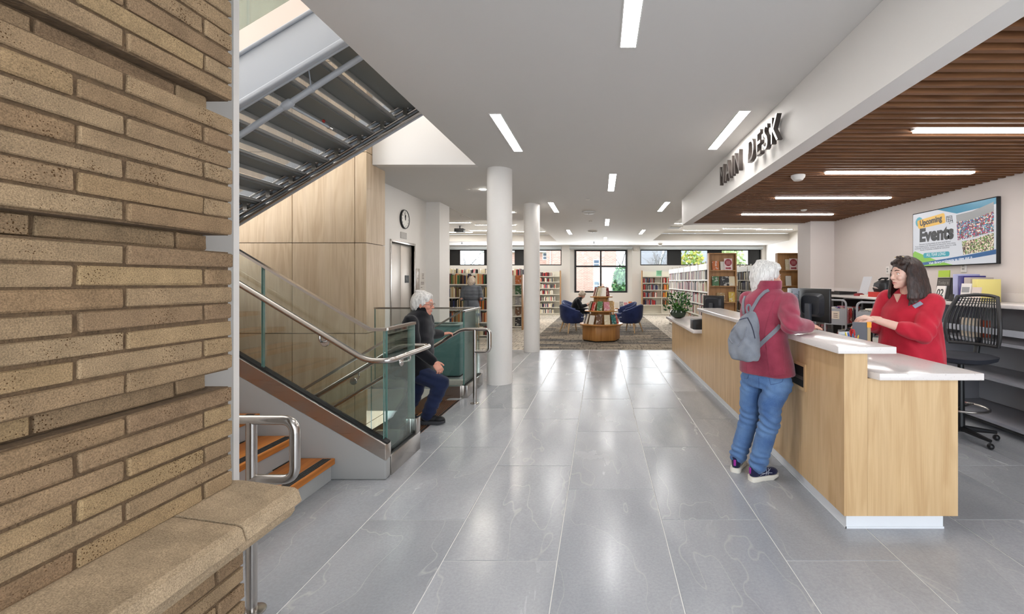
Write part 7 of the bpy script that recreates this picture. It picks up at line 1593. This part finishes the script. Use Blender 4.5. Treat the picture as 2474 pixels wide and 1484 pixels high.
if all(x is not None for x in q_):
    nrm_ = (q_[1] - q_[0]).cross(q_[2] - q_[0]).normalized(); nrm_ = nrm_ if nrm_.y < 0 else -nrm_
    MB().add([x + nrm_ * 0.006 for x in q_] + [x - nrm_ * 0.004 for x in q_], [(0, 1, 2), (5, 4, 3), (0, 3, 4, 1), (1, 4, 5, 2), (2, 5, 3, 0)]).build('neckline', sk_pale, tu_o)
tg = [ray(tb_, *q) for q in ((2208, 738), (2229, 728), (2227, 739), (2207, 746))]
if all(x[0] is not None for x in tg):
    c_ = sum((x[0] for x in tg), Vector()) / 4; n_ = sum((x[1] for x in tg), Vector()).normalized(); u_ = (tg[1][0] - tg[0][0]); u_ = (u_ - n_ * u_.dot(n_)).normalized(); w_ = n_.cross(u_)
    MB().obox(c_ + n_ * 0.006, (0.062, 0.034, 0.003), Matrix((u_, w_, n_)).transposed()).build('name_tag', flat(150, 162, 178, 0.2), tu_o)
rg = wn + Vector((-0.085, 0.05, 0.0))
lt2 = MB()
for yy in (3.47, 3.65): limb(lt2, [(L2(2.49, yy, 0.80), 0.10), (L2(2.48, yy, 0.45), 0.08), (L2(2.50, yy, 0.07), 0.07)])
cloth('trousers', lt2, trous, p2, 0.010, 4)
for yy in (3.46, 3.66): shoe(p2, (2.56, yy + 0.02, 0), (2.32, yy - 0.05, 0), flat(30, 28, 30, 0.5), M['blackmat'], 0.088)
# ------------------------------------------------------------------ man climbing the stairs
p3 = thing('person', 'white-haired man in a black jacket and dark jeans climbing the stairs', 'person', (-1.78, 4.65, 0.0))
YW3 = math.radians(-90); KM = 4.74 / 4.97; Y3 = 4.74
def mk(x, z): return Vector((x * KM, Y3, HCAM + (z - HCAM) * KM))
jk = MB().loft([(mk(-2.035, 0.44), 0.185, 0.135, YW3, 2.3), (mk(-2.035, 0.46), 0.198, 0.147, YW3, 2.3), (mk(-2.035, 0.62), 0.195, 0.148, YW3, 2.3), (mk(-2.035, 0.80), 0.20, 0.146, YW3, 2.3), (mk(-2.04, 0.95), 0.208, 0.145, YW3, 2.3), (mk(-2.035, 1.05), 0.205, 0.132, YW3, 2.2), (mk(-2.02, 1.12), 0.165, 0.108, YW3), (mk(-1.995, 1.165), 0.085, 0.08, YW3), (mk(-1.985, 1.185), 0.072, 0.068, YW3)], 36)
s1, e1, w1 = Vector((-1.936, 4.544, 1.072)), Vector((-1.870, 4.48, 0.832)), Vector((-1.700, 4.50, 0.684)); s2, e2, w2 = Vector((-1.926, 4.935, 1.072)), Vector((-1.985, 5.17, 0.880)), Vector((-1.925, 5.365, 0.850))
limb(jk, [(s1, 0.078), (e1, 0.064), (w1, 0.050)]); limb(jk, [(s2, 0.078), (e2, 0.064), (w2, 0.050)])
cloth('jacket', jk, blackcl, p3, 0.0085, 5, 0.006, lambda p: 0.7 * mnoise.noise(p * 8) + 0.5 * math.sin(p.z * 60 + p.x * 40 + 3 * mnoise.noise(p * 6)))
hc3 = P(1023, 735, 4.74); TH3 = frame(hc3, 0.0, 0.10, 0.0, 1.02)
kf, af = Vector((-1.660, 4.645, 0.425)), Vector((-1.795, 4.64, 0.10)); kb_, ab_ = Vector((-2.045, 4.86, 0.20)), Vector((-2.225, 4.86, -0.05))
body = MB(); limb(body, [(mk(-2.03, 0.55), 0.12), (mk(-2.03, 1.0), 0.11)]); limb(body, [(s1, 0.045), (e1, 0.04), (w1, 0.028)]); limb(body, [(s2, 0.045), (e2, 0.04), (w2, 0.028)]); limb(body, [(Vector((-1.955, 4.655, 0.56)), 0.08), (kf, 0.055), (af, 0.04)]); limb(body, [(Vector((-1.955, 4.85, 0.56)), 0.08), (kb_, 0.055), (ab_, 0.04)])
v0, _, f0 = remesh(body, 0.012, 3); v1, _, f1 = remesh(head_mb(TH3, False), 0.004, 3)
hm = hand_mb(w1 + Vector((0.02, 0, -0.015)), (0.62, 0.02, -0.78), (-0.5, 0.65, -0.45), 0.75, 1.0, 1); v2, _, f2 = remesh(hm, 0.004, 3); hm = hand_mb(w2 + Vector((0.02, 0.0, 0.0)), (0.75, 0.5, 0.12), (0.1, 0.15, -0.98), 0.6, 1.0, 1); v3, _, f3 = remesh(hm, 0.004, 3)
bo = obj_from('body', [(v0, f0), (v1, f1), (v2, f2), (v3, f3)], sk_pink, p3); head_details(TH3, bo, brow=(190, 184, 178), glasses=(120, 100, 90))
h3 = MB()
for c, r in (((-0.024, 0, 0.046), (0.104, 0.086, 0.090)), ((-0.06, 0, 0.0), (0.068, 0.082, 0.075)), ((-0.07, 0, -0.05), (0.042, 0.06, 0.04)), ((0.03, 0, 0.092), (0.056, 0.062, 0.032)), ((-0.02, 0.070, 0.03), (0.045, 0.022, 0.05)), ((-0.02, -0.070, 0.03), (0.045, 0.022, 0.05))): HE(h3, TH3, c, r)
short_locks(h3, TH3, 2, 90, -0.07, 0.010); cloth('hair', h3, white_h, p3, 0.0055, 1, 0.003, hairn)
MB().loft([(mk(-1.99, 1.15), 0.085, 0.08, YW3), (mk(-1.98, 1.20), 0.08, 0.075, YW3), (mk(-1.98, 1.201), 0.074, 0.069, YW3)], 30).build('collar', blackcl, p3, ang=60)
jn = MB().loft([(mk(-2.03, 0.40), 0.15, 0.11, YW3), (mk(-2.03, 0.44), 0.172, 0.128, YW3, 2.2), (mk(-2.03, 0.56), 0.17, 0.125, YW3)], 28)
limb(jn, [(Vector((-1.94, 4.66, 0.54)), 0.102), (kf, 0.082), (kf.lerp(af, 0.5), 0.074), (af, 0.068)]); limb(jn, [(Vector((-1.955, 4.84, 0.53)), 0.102), (kb_, 0.080), (kb_.lerp(ab_, 0.5), 0.072), (ab_, 0.066)])
cloth('jeans', jn, denim_d, p3, 0.008, 5, 0.006, lambda p: 0.6 * mnoise.noise(p * 10) + 0.5 * math.sin(p.z * 80 + p.x * 30 + 3 * mnoise.noise(p * 8)))
shoe(p3, (-1.865, 4.635, 0.003), (-1.615, 4.64, 0.003), flat(20, 20, 22, 0.6), flat(54, 54, 58, 0.7), 0.098); shoe(p3, (-2.29, 4.86, -0.112), (-2.048, 4.86, -0.166), flat(20, 20, 22, 0.6), flat(54, 54, 58, 0.7), 0.098)
# ------------------------------------------------------------------ browser in the grey coat
p4 = thing('person', 'person in a charcoal belted coat browsing the bookshelf, seen from behind', 'person', (-3.10, 10.72, 0))
B4 = lambda z, dx=0.0: Vector((-3.10 + dx, 10.72, z))
ct = MB().loft([(B4(0.50), 0.225, 0.16, 0, 2.3), (B4(0.52), 0.235, 0.17, 0, 2.3), (B4(0.75), 0.215, 0.16, 0, 2.3), (B4(0.98), 0.175, 0.135, 0, 2.3), (B4(1.05), 0.158, 0.122, 0, 2.3), (B4(1.13), 0.172, 0.128, 0, 2.3), (B4(1.25), 0.195, 0.132, 0, 2.3), (B4(1.33), 0.185, 0.115, 0, 2.2), (B4(1.38), 0.13, 0.09), (B4(1.41), 0.08, 0.075), (B4(1.44), 0.076, 0.072)], 36)
for s_ in (-1, 1): limb(ct, [(B4(1.315, s_ * 0.175), 0.068), (B4(1.07, s_ * 0.235) + Vector((0, 0.03, 0)), 0.058), (B4(1.10, s_ * 0.13) + Vector((0, 0.24, 0)), 0.046)])
ct_o = cloth('coat', ct, greycoat, p4, 0.010, 4, 0.006, lambda p: math.sin(p.z * 75) * 0.7 * (1 if p.z > 1.05 else 0.2) + 0.5 * mnoise.noise(p * 8))
MB().loft([(B4(1.03), 0.163, 0.127, 0, 2.3), (B4(1.07), 0.163, 0.127, 0, 2.3)], 36).build('belt', flat(70, 74, 80, 0.8), ct_o); MB().box(-3.155, -3.125, 10.578, 10.586, 0.78, 1.03).build('belt_tail', flat(70, 74, 80, 0.8), ct_o)
TH4 = frame(Vector((-3.10, 10.74, 1.475)), math.radians(88), 0.12, 0, 0.98)
body = MB(); limb(body, [(B4(0.6), 0.1), (B4(1.25), 0.1)])
for s_ in (-1, 1): limb(body, [(B4(1.3, s_ * 0.17), 0.04), (B4(1.07, s_ * 0.235), 0.036), (B4(1.10, s_ * 0.13) + Vector((0, 0.24, 0)), 0.026)]); limb(body, [(B4(0.75, s_ * 0.09), 0.08), (B4(0.1, s_ * 0.09), 0.04)])
v0, _, f0 = remesh(body, 0.014, 3); v1, _, f1 = remesh(head_mb(TH4), 0.006, 3); hm = MB()
for s_ in (-1, 1): hand_mb(B4(1.11, s_ * 0.12) + Vector((0, 0.25, 0)), (-s_ * 0.3, 0.9, 0.3), (0, 0.1, -1), 0.5, 0.95, -s_, mb=hm)
v2, _, f2 = remesh(hm, 0.005, 2); bo = obj_from('body', [(v0, f0), (v1, f1), (v2, f2)], sk_light, p4); head_details(TH4, bo)
h4 = MB()
for c, r in (((-0.024, 0, 0.04), (0.11, 0.097, 0.098)), ((-0.06, 0, -0.01), (0.075, 0.092, 0.08)), ((-0.065, 0, -0.065), (0.05, 0.07, 0.045)), ((0.03, 0, 0.088), (0.06, 0.07, 0.035))): HE(h4, TH4, c, r)
blond_h = hairmat('ash_blond_hair', sr(168, 146, 124), sr(226, 212, 196)); cloth('hair', h4, blond_h, p4, 0.007, 3, 0.008, hairn)
MB().loft([(B4(1.40), 0.086, 0.082), (B4(1.45), 0.088, 0.084), (B4(1.451), 0.08, 0.076)], 28).build('collar', greycoat, ct_o, ang=60)
l4 = MB()
for s_ in (-1, 1): limb(l4, [(B4(0.70, s_ * 0.09), 0.095), (B4(0.07, s_ * 0.09), 0.066)])
cloth('trousers', l4, trous, p4, 0.012, 3)
for s_ in (-1, 1): shoe(p4, (-3.10 + s_ * 0.085, 10.66, 0.002), (-3.10 + s_ * 0.11, 10.91, 0.002), flat(30, 28, 28), flat(200, 196, 190), 0.088)
# ------------------------------------------------------------------ seated reader
p5 = thing('person', 'person in a black coat reading in a blue armchair, head bowed', 'person', (-0.78, 14.25, 0.45))
Q = lambda x, z, dy=0.0: Vector((x, 14.25 + dy, z)); YW5 = math.radians(-90)
bk5 = MB().loft([(Q(-0.82, 0.46), 0.17, 0.13, YW5, 2.3), (Q(-0.82, 0.50), 0.19, 0.15, YW5, 2.3), (Q(-0.80, 0.65), 0.19, 0.145, YW5, 2.3), (Q(-0.76, 0.80), 0.20, 0.14, YW5, 2.3), (Q(-0.71, 0.90), 0.19, 0.125, YW5, 2.2), (Q(-0.665, 0.965), 0.13, 0.095, YW5), (Q(-0.64, 0.99), 0.08, 0.075, YW5)], 32)
for s_ in (-1, 1): limb(bk5, [(Q(-0.70, 0.88, s_ * 0.18), 0.068), (Q(-0.62, 0.68, s_ * 0.235), 0.058), (Q(-0.45, 0.72, s_ * 0.12), 0.046)]); limb(bk5, [(Q(-0.78, 0.55, s_ * 0.1), 0.10), (Q(-0.42, 0.54, s_ * 0.11), 0.085)])
cloth('coat', bk5, blackcl, p5, 0.012, 4, 0.005)
TH5 = frame(Q(-0.575, 1.055), 0.0, 0.62, 0, 0.98); body = MB(); limb(body, [(Q(-0.82, 0.55), 0.1), (Q(-0.74, 0.85), 0.1)])
for s_ in (-1, 1): limb(body, [(Q(-0.70, 0.88, s_ * 0.18), 0.04), (Q(-0.62, 0.68, s_ * 0.235), 0.036), (Q(-0.45, 0.72, s_ * 0.12), 0.026)]); limb(body, [(Q(-0.8, 0.54, s_ * 0.1), 0.07), (Q(-0.40, 0.53, s_ * 0.11), 0.055), (Q(-0.42, 0.1, s_ * 0.11), 0.04)])
v0, _, f0 = remesh(body, 0.014, 3); v1, _, f1 = remesh(head_mb(TH5), 0.006, 3); hm = MB()
for s_ in (-1, 1): hand_mb(Q(-0.44, 0.725, s_ * 0.115), (0.75, -s_ * 0.35, 0.45), (0.2, -s_ * 0.9, 0.1), 0.45, 0.95, s_, mb=hm)
v2, _, f2 = remesh(hm, 0.005, 2); bo = obj_from('body', [(v0, f0), (v1, f1), (v2, f2)], sk_light, p5); head_details(TH5, bo)
h5 = MB()
for c, r in (((-0.024, 0, 0.042), (0.108, 0.094, 0.094)), ((-0.06, 0, -0.01), (0.072, 0.088, 0.075)), ((0.035, 0, 0.09), (0.056, 0.068, 0.034)), ((-0.01, 0.075, 0.02), (0.045, 0.02, 0.05)), ((-0.01, -0.075, 0.02), (0.045, 0.02, 0.05))): HE(h5, TH5, c, r)
cloth('hair', h5, blond_h, p5, 0.007, 3, 0.007, hairn)
l5 = MB()
for s_ in (-1, 1): limb(l5, [(Q(-0.72, 0.54, s_ * 0.1), 0.09), (Q(-0.40, 0.54, s_ * 0.11), 0.075), (Q(-0.42, 0.09, s_ * 0.11), 0.06)])
cloth('trousers', l5, trous, p5, 0.012, 3)
for s_ in (-1, 1): shoe(p5, (-0.47, 14.25 + s_ * 0.11, 0.003), (-0.22, 14.25 + s_ * 0.13, 0.003), flat(26, 24, 24), flat(40, 40, 40), 0.088)
ob = thing('open_book', 'open book held by the seated reader', 'book', (-0.34, 14.25, 0.74))
for s_ in (-1, 1): MB().obox((-0.325, 14.25 + s_ * 0.072, 0.80), (0.20, 0.145, 0.016), Matrix.Rotation(-0.75, 3, 'Y') @ Matrix.Rotation(s_ * 0.14, 3, 'X')).build('page_block', M['pages'], ob); MB().obox((-0.320, 14.25 + s_ * 0.074, 0.788), (0.21, 0.152, 0.004), Matrix.Rotation(-0.75, 3, 'Y') @ Matrix.Rotation(s_ * 0.14, 3, 'X')).build('cover', flat(90, 60, 44), ob)
# ================================================================== BOOKS -> OBJECTS
def unit_book():
    mb = MB(); t, p = 0.10, 0.03
    mb.box(-0.5, 0.5, 0.0, 0.03, 0, 1).box(-0.5, -0.5 + t, 0.0301, 1, 0, 1).box(0.5 - t, 0.5, 0.0301, 1, 0, 1)
    mb.box(-0.5 + t + 0.001, 0.5 - t - 0.001, 0.0302, 0.96, 0.015, 0.98, 1)
    return mb.mesh('book', [M['cover'], M['pages']], smooth=False)
UB = unit_book()
BOOKS.sort(key=lambda b: -b[5])
for Mx, sz, c, lb, gp_, imp in BOOKS[:300]:
    o = bpy.data.objects.new('book', UB); COL.objects.link(o); o.matrix_world = Mx @ Matrix.Diagonal((sz[0], sz[1], sz[2], 1))
    cc_ = sr(*PAL[c]); j = bk_rng.uniform(0.8, 1.2); o.color = (min(1, cc_[0] * j), min(1, cc_[1] * j), min(1, cc_[2] * j), 1)
    tag(o, lb, 'book', gp_)
def stuff_books():
    m, nt, b = newmat('book_cover_bulk'); at = nn(nt, 'ShaderNodeAttribute', attribute_name='Col'); nt.links.new(at.outputs['Color'], b.inputs['Base Color']); b.inputs['Roughness'].default_value = 0.55
    vs = []; fs = []; cols = []
    base = [(-.5, 0, 0), (.5, 0, 0), (.5, 1, 0), (-.5, 1, 0), (-.5, 0, 1), (.5, 0, 1), (.5, 1, 1), (-.5, 1, 1)]; bf = [(0, 3, 2, 1), (4, 5, 6, 7), (0, 1, 5, 4), (1, 2, 6, 5), (2, 3, 7, 6), (3, 0, 4, 7)]
    for Mx, sz, c, lb, gp_, imp in BOOKS[300:]:
        o = len(vs); T = Mx @ Matrix.Diagonal((sz[0], sz[1], sz[2], 1)); vs += [tuple(T @ Vector(v)) for v in base]; fs += [tuple(i + o for i in f) for f in bf]
        cc_ = sr(*PAL[c]); j = bk_rng.uniform(0.8, 1.2); k1 = (cc_[0] * j, cc_[1] * j, cc_[2] * j, 1); pg = rgb(sr(222, 214, 200)); cols += [k1, pg, k1, k1, pg, k1]
    me = bpy.data.meshes.new('distant_books'); me.from_pydata(vs, [], fs); me.materials.append(m)
    ca = me.color_attributes.new('Col', 'FLOAT_COLOR', 'CORNER'); arr = np.repeat(np.array(cols, dtype=np.float32), 4, axis=0); ca.data.foreach_set('color', arr.ravel())
    o = bpy.data.objects.new('distant_books', me); COL.objects.link(o); tag(o, 'mass of small books filling the far shelves', 'books', kind='stuff')
if len(BOOKS) > 300: stuff_books()
